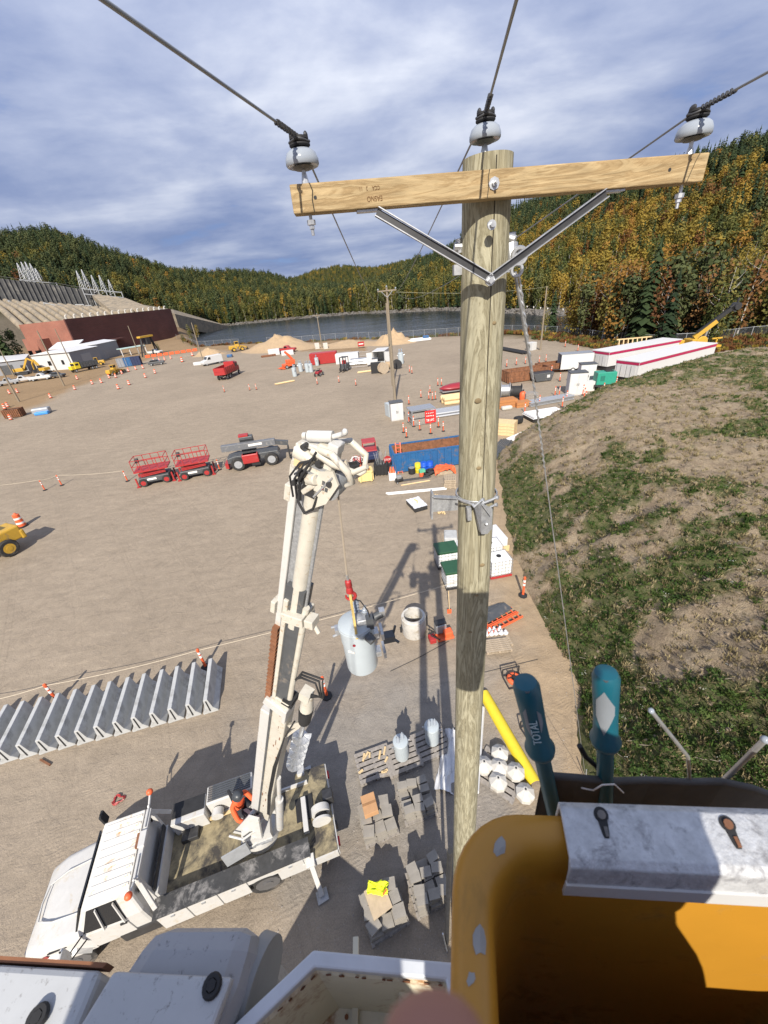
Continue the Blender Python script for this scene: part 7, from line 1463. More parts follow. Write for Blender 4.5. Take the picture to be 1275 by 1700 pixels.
bp('upper_boom', M_CREAM, lambda mb: mb.cyl((-.04, .02, L2 - .3), (-.03, .02, BLEN - .25), .115, .105, 18), 40); bp('boom_channel', M_GALVD, lambda mb: mb.box((.12, .0, (L2 + BLEN) / 2 - .1), (.1, .06, BLEN - L2 - .4))); bp('boom_pipe', M_GALVD, lambda mb: mb.cyl((-.175, .03, L2), (-.155, .03, BLEN - .5), .028, n=8), 40)
bp('boom_collar', M_CREAM, lambda mb: (mb.box((-.08, .04, L2), (.36, .36, .16), (0, 14, 0)), mb.box((-.34, .1, L2 + .06), (.14, .2, .14), (0, 14, 0)), mb.box((.3, .04, L2 - .05), (.08, .2, .22)), mb.cyl((-.4, .1, L2), (-.5, .12, L2 - .08), .035, n=8)), None, .012)
bp('sleeve_collar', M_WHITE, lambda mb: (mb.box((.02, .02, L1 + .12), (.5, .36, .22), (0, -12, 0)), mb.box((-.22, .05, L1 + .05), (.08, .36, .4))), None, .012); bp('black_strap', M_BLACK, lambda mb: (mb.box((-.2, .03, L1 + .45), (.2, .26, .05)), mb.box((-.2, .03, L1 + .36), (.22, .27, .04))))
# auger hung under the boom
ag = bp('auger', M_GALV, lambda mb: mb.cyl((-.6, .05, 4.1), (-.56, .05, 6.3), .045, n=10), 40)
def flight(mb):
    n = 120
    for k in range(n): 
        a0, a1 = k * .24, (k + 1) * .24; z0, z1 = 3.95 + 1.45 * k / n, 3.95 + 1.45 * (k + 1) / n
        mb.add([(-.6 + .05 * math.cos(a0), .05 + .05 * math.sin(a0), z0), (-.6 + .19 * math.cos(a0), .05 + .19 * math.sin(a0), z0), (-.6 + .19 * math.cos(a1), .05 + .19 * math.sin(a1), z1), (-.6 + .05 * math.cos(a1), .05 + .05 * math.sin(a1), z1)], [(0, 1, 2, 3)])
fl_ = bp('auger_flight', M_GALV, flight, None, 0, ag); fs_ = fl_.modifiers.new('thick', 'SOLIDIFY'); fs_.thickness = .012
bp('auger_motor', M_CREAM, lambda mb: (mb.cyl((-.56, .05, 6.35), (-.53, .05, 6.75), .13, .1, 14), mb.box((-.5, .05, 6.75), (.2, .2, .2))), 40, 0, ag); bp('auger_gearbox', M_BLACK, lambda mb: mb.cyl((-.58, .05, 5.9), (-.56, .05, 6.3), .12, .14, 14), 40, 0, ag); bp('auger_bracket', M_CREAM, lambda mb: (mb.bar((-.52, .05, 5.75), (-.3, .05, 5.4), .06, .1), mb.bar((-.5, .05, 5.6), (-.25, .05, 4.9), .05)))
hb_ = Vector((-.5, .05, 6.85))
for k in range(3): bp('hydraulic_hose', M_BLACK, lambda mb: mb.tube([hb_ + Vector((.3 - k * .02, 0, .1)), hb_ + Vector((.12, .1, .45 + .08 * k)), hb_ + Vector((-.15 - .05 * k, .12, .55 + .1 * k)), hb_ + Vector((-.28 - .03 * k, .1, .25)), hb_ + Vector((-.1, .04, -.05 + .05 * k))], .018, 6), 60)
# boom head
hd = BLEN - .2
bp('head_block', M_CREAM, lambda mb: (mb.box((.0, 0, hd), (.36, .26, .3)), mb.box((-.12, 0, hd + .22), (.22, .22, .26))), None, .03)
hp = bp('head_plate', M_CREAM, lambda mb: (mb.M.__class__, mb.prism([(-.26, hd - .2), (-.36, hd + .06), (-.27, hd + .18), (-.12, hd + .12), (-.08, hd - .08), (-.14, hd - .3)], .13, .16, 'y'), mb.prism([(-.26, hd - .2), (-.36, hd + .06), (-.27, hd + .18), (-.12, hd + .12), (-.08, hd - .08), (-.14, hd - .3)], -.16, -.13, 'y')))
bp('decal', M_CHAR, lambda mb: [mb.box((-.19 - .045 * i, .163, hd + .02 - .06 * j), (.035, .004, .045)) for i in range(2) for j in range(2)], None, 0, hp); bp('red_mark', M_RED, lambda mb: mb.box((-.19, .167, hd - .04), (.02, .004, .02)), None, 0, hp)
bp('sheave', M_GALVD, lambda mb: mb.cyl((-.23, -.1, hd - .06), (-.23, .1, hd - .06), .13, n=20), 40)
bp('top_cylinder', M_WHITE, lambda mb: (mb.cyl((.12, .05, hd + .36), (-.14, .02, hd + .44), .055, n=14), mb.cyl((.14, .05, hd + .355), (.18, .05, hd + .34), .035, n=10), mb.cyl((-.14, .02, hd + .44), (-.24, .0, hd + .5), .025, n=8), mb.ball((-.25, 0, hd + .52), .035, 8, 5)), 50)
bp('claw_frame', M_WHITE, lambda mb: (mb.box((-.04, .03, hd + .3), (.42, .14, .05), (0, 8, 0)), mb.box((-.2, .03, hd + .36), (.12, .16, .1))), None, .01)
for s_ in (-1, 1): bp('pole_claw', M_CREAM, lambda mb: mb.tube([(-.05, s_ * .1, hd + .3), (-.25, s_ * .2, hd + .36), (-.45, s_ * .22, hd + .28), (-.5, s_ * .14, hd + .15), (-.42, s_ * .1, hd + .06)], [.036, .038, .036, .03, .022], 8), 60)
bp('guide_horn', M_CREAM, lambda mb: (mb.tube([(.02, .12, hd + .27), (-.25, .14, hd + .24), (-.5, .16, hd + .27), (-.62, .16, hd + .38)], [.036, .034, .03, .024], 8), mb.cyl((.2, .1, hd + .2), (-.02, .12, hd + .16), .085, .06, 12)), 60)
bp('head_knuckle', M_CREAM, lambda mb: (mb.cyl((.02, .12, hd - .04), (-.1, .16, hd + .02), .06, n=12), mb.cyl((.2, .1, hd + .06), (.2, .14, hd + .06), .05, n=12), mb.bar((.05, .14, hd - .2), (-.08, .14, hd - .05), .06), mb.box((.17, .03, hd + .18), (.12, .16, .18))), 40, .01); bp('brass_fitting', M_NEWWOOD, lambda mb: mb.box((.14, .14, hd + .1), (.1, .05, .07)))
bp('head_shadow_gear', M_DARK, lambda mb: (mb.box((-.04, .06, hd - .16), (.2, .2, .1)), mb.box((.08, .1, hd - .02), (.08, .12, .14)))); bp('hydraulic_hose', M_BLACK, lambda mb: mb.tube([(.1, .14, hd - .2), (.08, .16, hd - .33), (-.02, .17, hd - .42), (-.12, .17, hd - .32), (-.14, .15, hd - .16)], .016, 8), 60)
bp('side_bracket', M_CREAM, lambda mb: (mb.box((.29, .02, hd - .35), (.08, .12, .2)), mb.box((.27, .02, hd - .1), (.05, .1, .2))), None, .01)
bp('head_pin', M_DARK, lambda mb: [mb.cyl((x, .1, hd + z), (x, .19, hd + z), r, n=10) for x, z, r in ((.05, .02, .03), (-.1, .2, .035), (.16, -.12, .03), (-.26, .04, .03), (.1, .3, .025))], 40)
bp('head_hose', M_BLACK, lambda mb: [mb.tube([(.16 - k * .05, .15, hd - .3), (.2 - k * .06, .2, hd - .05), (.1 - k * .05, .2, hd + .14), (-.05, .16, hd + .22 + k * .04)], .012, 6) for k in range(3)], 60)
bp('head_rib', M_GALVD, lambda mb: [mb.box((-.02, .02, hd - .12 + k * .085), (.4, .27, .018)) for k in range(4)] + [mb.bar((-.1, .165, hd - .18), (-.28, .165, hd + .12), .018)])
bp('boom_hose', M_BLACK, lambda mb: [mb.tube([(-.27 + k * .03, .19, .4), (-.2 + k * .03, .2, 1.8), (-.22 + k * .03, .2, 3.6), (-.3, .2, 5.2), (-.42, .15, 5.9)], .014, 6) for k in range(3)], 60)
bp('boom_stain', M_RUST, lambda mb: [mb.box((rg.uniform(-.22, .05), .161, rg.uniform(.6, 6)), (rg.uniform(.01, .03), .003, rg.uniform(.05, .25))) for k in range(16)])
# operator seat and operator
sc0 = Vector((2.15, -.42, 0)); mb = MB(); mb.bar((2.0, -.1, 1.0), (2.15, -.35, 1.55), .1); mb.box((2.18, -.42, 1.62), (.5, .5, .08)); mb.box((2.42, -.55, 1.9), (.08, .46, .5), (0, 0, 25)); obj('operator_seat', mb, M_BLACK, dt, bevel=.02)
mb = MB(); mb.tube([(1.5, .1, 2.0), (1.75, .45, 2.05), (2.1, .55, 2.05), (2.45, .35, 2.05)], .03, 8); mb.tube([(1.5, .1, 1.5), (1.75, .45, 1.5), (2.1, .55, 1.5)], .03, 8); mb.bar((1.75, .45, 1.45), (1.75, .45, 2.05), .05); mb.bar((2.1, .55, 1.45), (2.1, .55, 2.05), .05); mb.box((1.9, .32, 1.98), (.5, .14, .1), (0, 0, 20)); mb.cyl((1.6, -.1, 2.15), (2.05, .25, 2.15), .07, n=12); obj('control_console', mb, M_WHITE, dt, 40)
mb = MB(); mb.box((1.85, .3, 1.43), (.7, .5, .05)); obj('foot_platform', mb, M_GALVD, dt); mb = MB()
for k in range(6): mb.cyl((1.75 + k * .06, .2 - k * .02, 2.05), (1.77 + k * .06, .16 - k * .02, 2.22), .012, n=6)
obj('control_lever', mb, M_BLACK, dt); mb = MB(); mb.loft([[Vector((2.05 + .3 * t + u * .0, .62 + .05 * t, z)) for z in (1.45, 2.0)] + [Vector((2.05 + .3 * t, .65 + .05 * t, z)) for z in (2.0, 1.45)] for t, u in ((0, 0), (1, 0), (2, 0))]); obj('grey_guard', mb, M_GREY, dt)
bpy.context.view_layer.update()
for ch in dt.children:                            # short bonnet and day cab: bring the front end back to the photographed length
    if ch.name.startswith('wheel') and ch.location.x > 4.6: ch.location.x = 4.5 + (ch.location.x - 4.5) * .88
    for c_ in [ch] + list(ch.children):
        if c_.name.startswith('roof_rib'): c_.location.x = 5.06; c_.scale.x = .86
        if c_.data and len(c_.data.vertices) and c_.location.length < .01 and min(v.co.x for v in c_.data.vertices) > 4.1 and not ch.name.startswith('wheel'):
            for v in c_.data.vertices: v.co.x = 4.5 + (v.co.x - 4.5) * .88 if v.co.x > 4.5 else v.co.x
def opr():
    W_ = lambda x, y, z: TM_ @ Vector((x, y, z))
    J = {}; E = []; Zn = {}
    def j(n, p, r, z): J[n] = (W_(*p), r); Zn[n] = z
    j('pelvis', (2.25, -.42, 1.76), .15, 1); j('waist', (2.26, -.43, 1.92), .135, 0); j('chest', (2.22, -.38, 2.14), (.15, .17), 0); j('neckbase', (2.18, -.34, 2.3), .085, 0); j('neck', (2.16, -.32, 2.36), .05, 2); j('chin', (2.13, -.29, 2.43), .075, 2); j('skull', (2.13, -.29, 2.54), .09, 2)
    E += [('pelvis', 'waist'), ('waist', 'chest'), ('chest', 'neckbase'), ('neckbase', 'neck'), ('neck', 'chin'), ('chin', 'skull')]
    for s_, (sh, el, wr) in (('L', ((2.36, -.2, 2.25), (2.24, .06, 2.02), (2.0, .22, 2.12))), ('R', ((2.02, -.5, 2.25), (1.8, -.28, 2.02), (1.72, -.02, 2.16)))):
        j('sh' + s_, sh, .075, 0); j('el' + s_, el, .062, 0); j('wrist' + s_, wr, .042, 0); E += [('neckbase', 'sh' + s_), ('sh' + s_, 'el' + s_), ('el' + s_, 'wrist' + s_)]
        d_ = W_(*wr) - W_(*el); hand(J, E, Zn, s_, W_(*wr), d_, Vector((0, 0, 1)).cross(d_) * (-1 if s_ == 'L' else 1), (0, 0, 1), 3, 1.0, .8)
    for s_, (hp_, kn, an_, toe) in (('l', ((2.3, -.3, 1.72), (1.98, .05, 1.82), (1.92, .25, 1.5), (1.85, .36, 1.47))), ('r', ((2.15, -.48, 1.72), (1.8, -.12, 1.82), (1.72, .1, 1.5), (1.65, .22, 1.47)))):
        j('hip' + s_, hp_, .09, 1); j('kn' + s_, kn, .072, 1); j('an' + s_, an_, .05, 1); j('toe' + s_, toe, .042, 3); E += [('pelvis', 'hip' + s_), ('hip' + s_, 'kn' + s_), ('kn' + s_, 'an' + s_), ('an' + s_, 'toe' + s_)]
    r_ = person('person', 'person in an orange work jacket and dark hard hat seated at the truck boom controls', J, E, [M_COAT, M_PANTS, M_SKIN, M_BLACK], Zn); head_parts(r_, W_(2.13, -.29, 2.53), W_(1.6, .3, 0) - W_(2.13, -.29, 0), M_HATD)
opr()

# ------------------------------------------------------------------ suspended transformer, hook, load line
TXY = Vector((-.52, 3.34)); 
def V3(z): return Vector((TXY.x, TXY.y, z))
tz = B(603, 1122, 0); 
ZB = None
for k in range(400):                             # height at which the hung tank's base is seen where the photograph shows it
    z = 8 + k * .01; p = B(604, 1116, z)
    if ZB is None and p.y < TXY.y - .1: ZB = z
TXY.x = B(603, 1116, ZB).x
tx = thing('hanging_transformer', 'large grey pole transformer hanging from the red hook block', 'transformer', V3(ZB + .03), R(8)); tx.scale = (.82, .82, .82); mb = MB(); mb.lathe([(.2, 0), (.235, .02), (.24, .05), (.24, .6), (.25, .61), (.25, .84), (.262, .85), (.262, .89), (.25, .9)], 36); obj('tank', mb, M_XFMR, tx, 40); mb = MB(); mb.lathe([(.256, .9), (.255, .92), (.2, .945), (.0, .96)], 36); obj('lid', mb, M_XFMR, tx, 40)
def bush_(x, y, z, s, tilt=(0, 0)):
    mb = MB(); mb.M = Matrix.Translation((x, y, z)) @ Euler((tilt[0], tilt[1], 0)).to_matrix().to_4x4(); pr = [(.05 * s, 0)]
    for k in range(5): pr += [(.06 * s, .04 * s + k * .05 * s), (.04 * s, .065 * s + k * .05 * s)]
    mb.lathe(pr + [(.03 * s, .3 * s), (.012 * s, .35 * s)], 16); obj('bushing', mb, M_PORC, tx, 40)
bush_(.02, .1, .93, 1.0, (-.15, .1)); bush_(.13, .02, .92, .7, (-.1, .2))
mb = MB(); mb.box((.1, -.03, .99), (.16, .2, .1)); mb.ball((.05, -.02, 1.0), .09, 10, 6, (1, 1.4, .7)); obj('bushing_cover', mb, M_GALVD, tx, 50, .02)
mb = MB(); mb.box((.2, -.12, .98), (.1, .1, .2)); mb.cyl((.14, -.24, .84), (.2, -.32, .8), .07, .06, 12); mb.cyl((.27, -.02, .95), (.4, -.02, 1.0), .06, n=10); obj('arrester', mb, M_CHAR, tx, 40); mb = MB(); mb.box((.4, .0, 1.0), (.08, .1, .12)); obj('arrester_bracket', mb, M_GALV, tx)
for z in (.22, .62): mb = MB(); mb.box((.27, .0, z), (.08, .14, .1)); mb.box((.36, .0, z), (.04, .24, .12)); obj('mounting_lug', mb, M_GALV, tx)
mb = MB(); mb.box((.46, .02, .45), (.18, .14, .12)); mb.bar((.52, .05, .4), (.58, .05, .62), .03); mb.bar((.5, .05, .4), (.6, -.05, .36), .03); obj('side_bracket', mb, M_CHAR, tx); mb = MB(); mb.box((-.28, 0, .84), (.06, .12, .1)); mb.cyl((-.29, -.05, .8), (-.35, -.05, .78), .02, n=8); mb.cyl((-.29, .05, .86), (-.36, .05, .86), .02, n=8); obj('ground_lug', mb, M_GALV, tx)
mb = MB(); mb.cyl((-.075, -.243, .72), (-.077, -.251, .72), .022, n=14); obj('red_gauge', mb, M_DRED, tx); mb = MB(); mb.box((-.13, -.21, .56), (.1, .012, .035), (0, 0, -32)); obj('name_plate', mb, M_BANDW, tx); mb = MB(); mb.tube([(.04, .1, 1.26), (.12, .0, 1.3), (.2, -.1, 1.18), (.21, -.12, 1.08)], .01, 6); obj('lead_wire', mb, M_BLACK, tx)
HKZ = ZB + 1.20
sl_ = thing('lifting_sling', 'tan webbing sling between the red hook and the hanging transformer', 'sling', V3(HKZ)); sl_.scale = (.8, .8, .78); mb = MB(); mb.bar((0, -.02, .05), (.02, -.27, -.6), .035, .012); mb.bar((0, .02, .05), (.0, .27, -.6), .035, .012); obj('web', mb, mat('sling_web', (.50, .36, .12), .8), sl_)
hk = thing('hook_block', 'red swivel hook block on the boom load line', 'hook', V3(HKZ)); hk.scale = (.72, .72, .72); mb = MB(); mb.lathe([(.03, .32), (.05, .3), (.055, .2), (.04, .18), (.05, .16), (.06, .08), (.03, .05)], 14); obj('swivel', mb, M_RED, hk, 40); mb = MB(); mb.tube([(math.sin(a) * .075, 0, -.0 + math.cos(a) * .075) for a in [k * .42 for k in range(0, 13)]], [.028] * 9 + [.024, .02, .016, .012], 10); obj('hook', mb, M_RED, hk, 60); mb = MB(); mb.cyl((0, 0, .3), (0, 0, .42), .02, n=8); obj('thimble', mb, M_GALV, hk)
shv = TM_ @ (BF @ Vector((-.3, 0, hd - .1))); tag(obj('load_line', MB().tube([V3(HKZ + .29), shv], .011, 6), mat('load_rope', (.30, .25, .19), .8)), 'grey brown load line running from the boom head to the red hook', 'load line')

# ------------------------------------------------------------------ the utility pole beside the bucket
M_POLE = woodmat('treated_pole_wood', (.275, .25, .17), (.35, .325, .23), (.20, .178, .115), 1.6, (3.2, 3.2, .42)); M_ARM = woodmat('fresh_crossarm_wood', (.325, .235, .125), (.39, .295, .165), (.28, .195, .10), 1.5, (.6, 5, 5), (.3, .2, .09))
PY = 2.98; ptop = Yd(810, 262, PY); pbot = Yd(769, 1440, PY); pd = (ptop - pbot).normalized(); base = pbot - pd * (pbot.z / pd.z)
up = thing('utility_pole', 'treated wooden utility pole with crossarm close in front of the bucket', 'utility pole', base); q0 = base.copy(); HT = (ptop - base).length
mb = MB(); n = 40; rings = []
for i in range(46):
    t = i / 45; r = .212 + (.146 - .212) * t; c = pd * HT * t; 
    rings.append([c + Vector((math.cos(a) * r * (1 + .012 * fbm(math.cos(a) * 2, math.sin(a) * 2, t * 6)), math.sin(a) * r * (1 + .012 * fbm(math.cos(a) * 2, math.sin(a) * 2, t * 6 + 9)), 0)) for a in [2 * math.pi * k / n for k in range(n)]])
mb.loft(rings); obj('shaft', mb, M_POLE, up, 50)
kn = MB()
for z, a, s_ in ((HT * .905, -1.9, 1), (HT * .868, -1.75, .8), (HT * .80, -1.35, 1), (HT * .775, -1.6, .7), (HT * .74, -1.9, .8), (HT * .94, -1.3, .6)):
    r = .212 + (.146 - .212) * z / HT; c = pd * z + Vector((math.cos(a) * r, math.sin(a) * r, 0)); kn.ball(c, .028 * s_, 10, 6, (1, .35, .75))
obj('knot', kn, mat('wood_knot', (.20, .15, .08), .9, var=.3), up, 60)
ck = MB()                                         # long drying check down the front of the pole
P_ = [pd * z + Vector((.008 + .01 * fbm(z * 1.3, 0, 2), -(.212 + (.146 - .212) * z / HT) - .0005, 0)) for z in [HT - .02 - k * .12 for k in range(30)]]
ck.tube(P_, [.0035] * 20 + [.003 - .00025 * k for k in range(10)], 4); obj('drying_check', ck, mat('check_shadow_wood', (.05, .042, .028), .95), up)
aL, aR = Yd(484, 331, 2.70), Yd(1173, 277, 2.80); ad = (aR - aL).normalized(); an_ = ad.cross(Vector((0, 0, 1))).normalized(); au = an_.cross(ad) * 1
if au.z < 0: au = -au
if an_.y > 0: an_ = -an_                          # towards the camera
AM = Matrix(((ad.x, an_.x, au.x, aL.x - q0.x), (ad.y, an_.y, au.y, aL.y - q0.y), (ad.z, an_.z, au.z, aL.z - q0.z), (0, 0, 0, 1))); ALEN = (aR - aL).length
arm = obj('crossarm', MB().box((0, 0, 0), (ALEN, .10, .128)), M_ARM, up, None, .006); arm.matrix_local = AM @ Matrix.Translation((ALEN / 2, -.05, 0))
def ap(nm, mt, fn, sm=None, bv=0, par=up): mb = MB(); mb.M = AM; fn(mb); return obj(nm, mb, mt, par, sm, bv)
XC = (Yd(820, 300, 2.75) - aL).dot(ad)
def bolt(nm, x, z, s_=1.0, y=0.0): ap(nm, M_GALV, lambda mb: (mb.cyl((x, y, z), (x, y + .006, z), .028 * s_, n=8), mb.cyl((x, y + .006, z), (x, y + .022, z), .014 * s_, n=6), mb.cyl((x, y + .022, z), (x, y + .05, z), .007, n=6)), 40)
bolt('through_bolt', XC, .0, 1.1); 
for px in (522, 1131): x = (Yd(px, 318 if px < 800 else 278, 2.7) - aL).dot(ad); ap('bolt_hole', M_BLACK, lambda mb: mb.cyl((x, -.01, .0), (x, .0015, 0), .009, n=10))
M_SPLIT = mat('check_shadow_wood', (.05, .042, .028), .95)
ap('arm_split', M_SPLIT, lambda mb: mb.tube([(XC - .035, .0005, -.063), (XC - .03, .0008, -.02), (XC - .034, .0008, .03), (XC - .028, .0005, .064)], .0022, 4)); ap('arm_split', M_SPLIT, lambda mb: mb.tube([(.115, .0005, -.063), (.112, .0008, -.01), (.12, .0008, .03), (.108, .0005, .064)], .003, 4)); ap('arm_split', M_SPLIT, lambda mb: mb.tube([(ALEN - .1, .0005, -.063), (ALEN - .075, .0008, .03), (ALEN - .06, .0005, .064)], .002, 4))
# stencilled marks on the arm, worn and reversed as in the photograph
for s_, x, z, sz in (('CCA    2   11', .43, .022, .026), ('EASNO', .455, -.024, .034)):
    t = text(s_, up, (0, 0, 0), (0, 0, 0), sz, mat('stencil_ink', (.12, .055, .02), .9), 'stencil', .0004, .8); t.matrix_local = AM @ Matrix.Translation((x, .0012, z)) @ Matrix(((-.8, 0, 0, 0), (0, 0, 1, 0), (0, -1, 0, 0), (0, 0, 0, 1)))
# braces
vx = Yd(808, 466, 2.80); vl = AM.inverted() @ (vx - q0)
for s_, px in ((-1, 625), (1, 1020)):
    x = (Yd(px, 345 if s_ < 0 else 318, 2.72) - aL).dot(ad)
    def br(mb): 
        a_ = Vector((x, -.02, -.078)); b_ = Vector((vl.x, .012, vl.z + .01)); d_ = (b_ - a_).normalized(); u_ = Vector((0, 1, 0)); k_ = d_.cross(u_).normalized()
        [mb.bar(a_ + k_ * q + Vector((0, .008, 0)), b_ + k_ * q + Vector((0, .008, 0)), .022, .005, k_) for q in (-.022, .022)]; mb.box((x - s_ * -.04, -.05, -.071), (.14, .06, .01))
    bo_ = ap('brace', M_GALV, br); ap('brace_web_shade', M_DARK, lambda mb: mb.bar(Vector((x, -.02, -.085)), Vector((vl.x, .012, vl.z + .01)), .004, .042, Vector((0, 1, 0)).cross(Vector((vl.x - x, .032, vl.z + .095)).normalized())))  # web coloured dark to give the shade between the bright brace edges
ap('brace_bolt', M_GALV, lambda mb: (mb.cyl((vl.x, .015, vl.z), (vl.x, .035, vl.z), .02, n=4), mb.cyl((vl.x, .0, vl.z), (vl.x, .016, vl.z), .03, n=10)), 40)
b2 = AM.inverted() @ (Yd(808, 377, 2.83) - q0); ap('pole_bolt', M_GALV, lambda mb: (mb.cyl((b2.x, .0, b2.z), (b2.x, .012, b2.z), .026, n=12), mb.cyl((b2.x, .012, b2.z), (b2.x, .03, b2.z), .014, n=6)), 40)
# insulators on their pins
def insul(top, pinlen, below=True):
    """top: world point of the base of the porcelain skirt"""
    c = top - q0; S_ = .9; mb = MB(); mb.lathe([(r_ * S_, z_ * S_) for r_, z_ in [(.0, .0), (.05, .004), (.055, .01), (.075, .006), (.093, .0), (.099, .008), (.099, .03), (.088, .058), (.068, .074), (.048, .08)]], 28, c); i_ = obj('insulator', mb, M_PORC, up, 45)
    mb = MB(); mb.lathe([(.048, .079), (.055, .084), (.055, .09), (.04, .094), (.038, .104), (.05, .108), (.05, .118), (.02, .116)], 22, c); obj('insulator_head', mb, M_BLACK, i_, 45)
    mb = MB(); 
    for s_ in (-1, 1): mb.ball(c + Vector((s_ * .038, -.0, .124)), .017, 10, 6, (.7, 1.6, 1)); 
    mb.tube([c + Vector((math.cos(a) * .052, math.sin(a) * .046, .1 + .004 * math.sin(3 * a))) for a in [k * .4 for k in range(17)]], .007, 6); obj('wire_tie', mb, M_DARK, i_, 50)
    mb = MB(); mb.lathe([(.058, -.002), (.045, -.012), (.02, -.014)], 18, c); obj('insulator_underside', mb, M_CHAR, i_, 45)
    mb = MB(); mb.cyl(c, c - Vector((0, 0, pinlen)), .011, n=8); mb.cyl(c - Vector((0, 0, pinlen - .06)), c - Vector((0, 0, pinlen)), .012, .024, 8)
    if below: mb.cyl(c - Vector((0, 0, pinlen)), c - Vector((0, 0, pinlen + .22)), .009, n=8); mb.cyl(c - Vector((0, 0, pinlen + .148)), c - Vector((0, 0, pinlen + .17)), .024, n=8); mb.cyl(c - Vector((0, 0, pinlen + .17)), c - Vector((0, 0, pinlen + .19)), .016, n=6)
    obj('pin', mb, M_GALV, up, 40); return top
iL = insul(Yd(503, 277, 2.76), .085); iM = insul(Yd(805, 234, 2.98), .06, False); iR = insul(Yd(1150, 229, 2.86), .1)
# pole bracket, conduit, strain clamps
def pp_(px, py, y): return Yd(px, py, y) - q0
zbk = pp_(790, 838, 2.8).z; cbk = pd * (zbk / pd.z); rbk = .175
mb = MB(); mb.torus(cbk + Vector((0, 0, .02)), rbk, .008, 30, 6); mb.torus(cbk + Vector((0, 0, -.0)), rbk, .008, 30, 6); obj('band', mb, M_GALV, up, 60)
y0_ = 2.93; lw = [pp_(717, 824, y0_), pp_(760, 826, y0_), pp_(760, 847, y0_), pp_(717, 850, y0_)]; yv = Vector((.0, .012, 0)); mb = MB(); mb.add(lw + [p + yv for p in lw], [(0, 1, 2, 3), (7, 6, 5, 4), (0, 4, 5, 1), (1, 5, 6, 2), (2, 6, 7, 3), (3, 7, 4, 0)]); mb.bar(pp_(717, 816, y0_), pp_(716, 858, y0_), .014, .09, (0, 1, 0)); mb.bar(pp_(717, 824, y0_ - .02), pp_(758, 826, y0_ - .02), .05, .008, (0, 0, 1)); obj('transformer_bracket', mb, M_GALVD, up)
mb = MB()
def pl_(P_, w_): mb.add(P_ + [p + w_ for p in P_], [tuple(range(len(P_))), tuple(range(2 * len(P_) - 1, len(P_) - 1, -1))] + [(i, i + len(P_), (i + 1) % len(P_) + len(P_), (i + 1) % len(P_)) for i in range(len(P_))])
pl_([pp_(799, 835, 2.66), pp_(818, 845, 2.70), pp_(817, 878, 2.70), pp_(809, 887, 2.68), pp_(799, 887, 2.66)], Vector((0, .009, 0))); pl_([pp_(786, 838, 2.77), pp_(799, 835, 2.665), pp_(799, 887, 2.665), pp_(794, 880, 2.77)], Vector((.009, 0, 0))); mb.bar(pp_(800, 838, 2.65), pp_(814, 856, 2.66), .022, .008)
mb.bar(pp_(778, 842, 2.78), pp_(779, 862, 2.78), .035, .05); mb.cyl(pp_(808, 870, 2.68), pp_(808, 870, 2.63), .011, n=8); obj('transformer_bracket', mb, M_GALVD, up, None, .002)
mb = MB(); 
for a_, b_ in (((786, 842), (800, 830)), ((800, 836), (824, 826)), ((805, 846), (822, 838)), ((760, 828), (785, 838))): mb.cyl(pp_(*a_, 2.71), pp_(*b_, 2.73), .01, n=8); mb.cyl(pp_(*b_, 2.73), pp_(*b_, 2.73) + Vector((.015, -.01, .005)), .018, n=6)
obj('band_bolt', mb, M_GALV, up, 40)
mb = MB(); mb.tube([pp_(747, 1412, 2.86), pp_(743, 1520, 2.86), pp_(741, 1610, 2.86)], .05, 8); obj('conduit', mb, M_DARK, up, 50); mb = MB(); mb.tube([pp_(735, 1550, 2.75), pp_(741, 1575, 2.7), pp_(748, 1600, 2.7)], .02, 6); obj('ground_wire', mb, M_GALV, up, 60)
mb = MB(); 
for a_, b_, r in (((843, 395), (856, 398), .03), ((848, 405), (850, 440), .045), ((858, 415), (852, 428), .03)): mb.cyl(pp_(*a_, 2.98), pp_(*b_, 2.95), r, r * .8, 10)
obj('strain_clamp', mb, M_GALV, up, 40, .004); cl_ = MB(); cl_.box(pp_(846, 420, 3.0), (.05, .06, .22)); obj('clamp_plate', cl_, M_GALV, up, None, .004)
for nm, fn in (('shackle', lambda m: m.torus(pp_(862, 425, 2.93), .045, .014, 16, 6, 'y')), ('shackle', lambda m: m.torus(pp_(858, 448, 2.93), .035, .012, 16, 6, 'y')), ('through_bolt', lambda m: m.cyl(pp_(754, 410, 3.0), pp_(768, 410, 3.0), .025, n=8)), ('bolt_nut', lambda m: m.box(pp_(760, 448, 3.0), (.06, .05, .06))), ('bolt_washer', lambda m: m.cyl(pp_(762, 396, 3.0), pp_(764, 420, 3.0), .02, n=8))): cl_ = MB(); fn(cl_); obj(nm, cl_, M_GALV, up, 40)
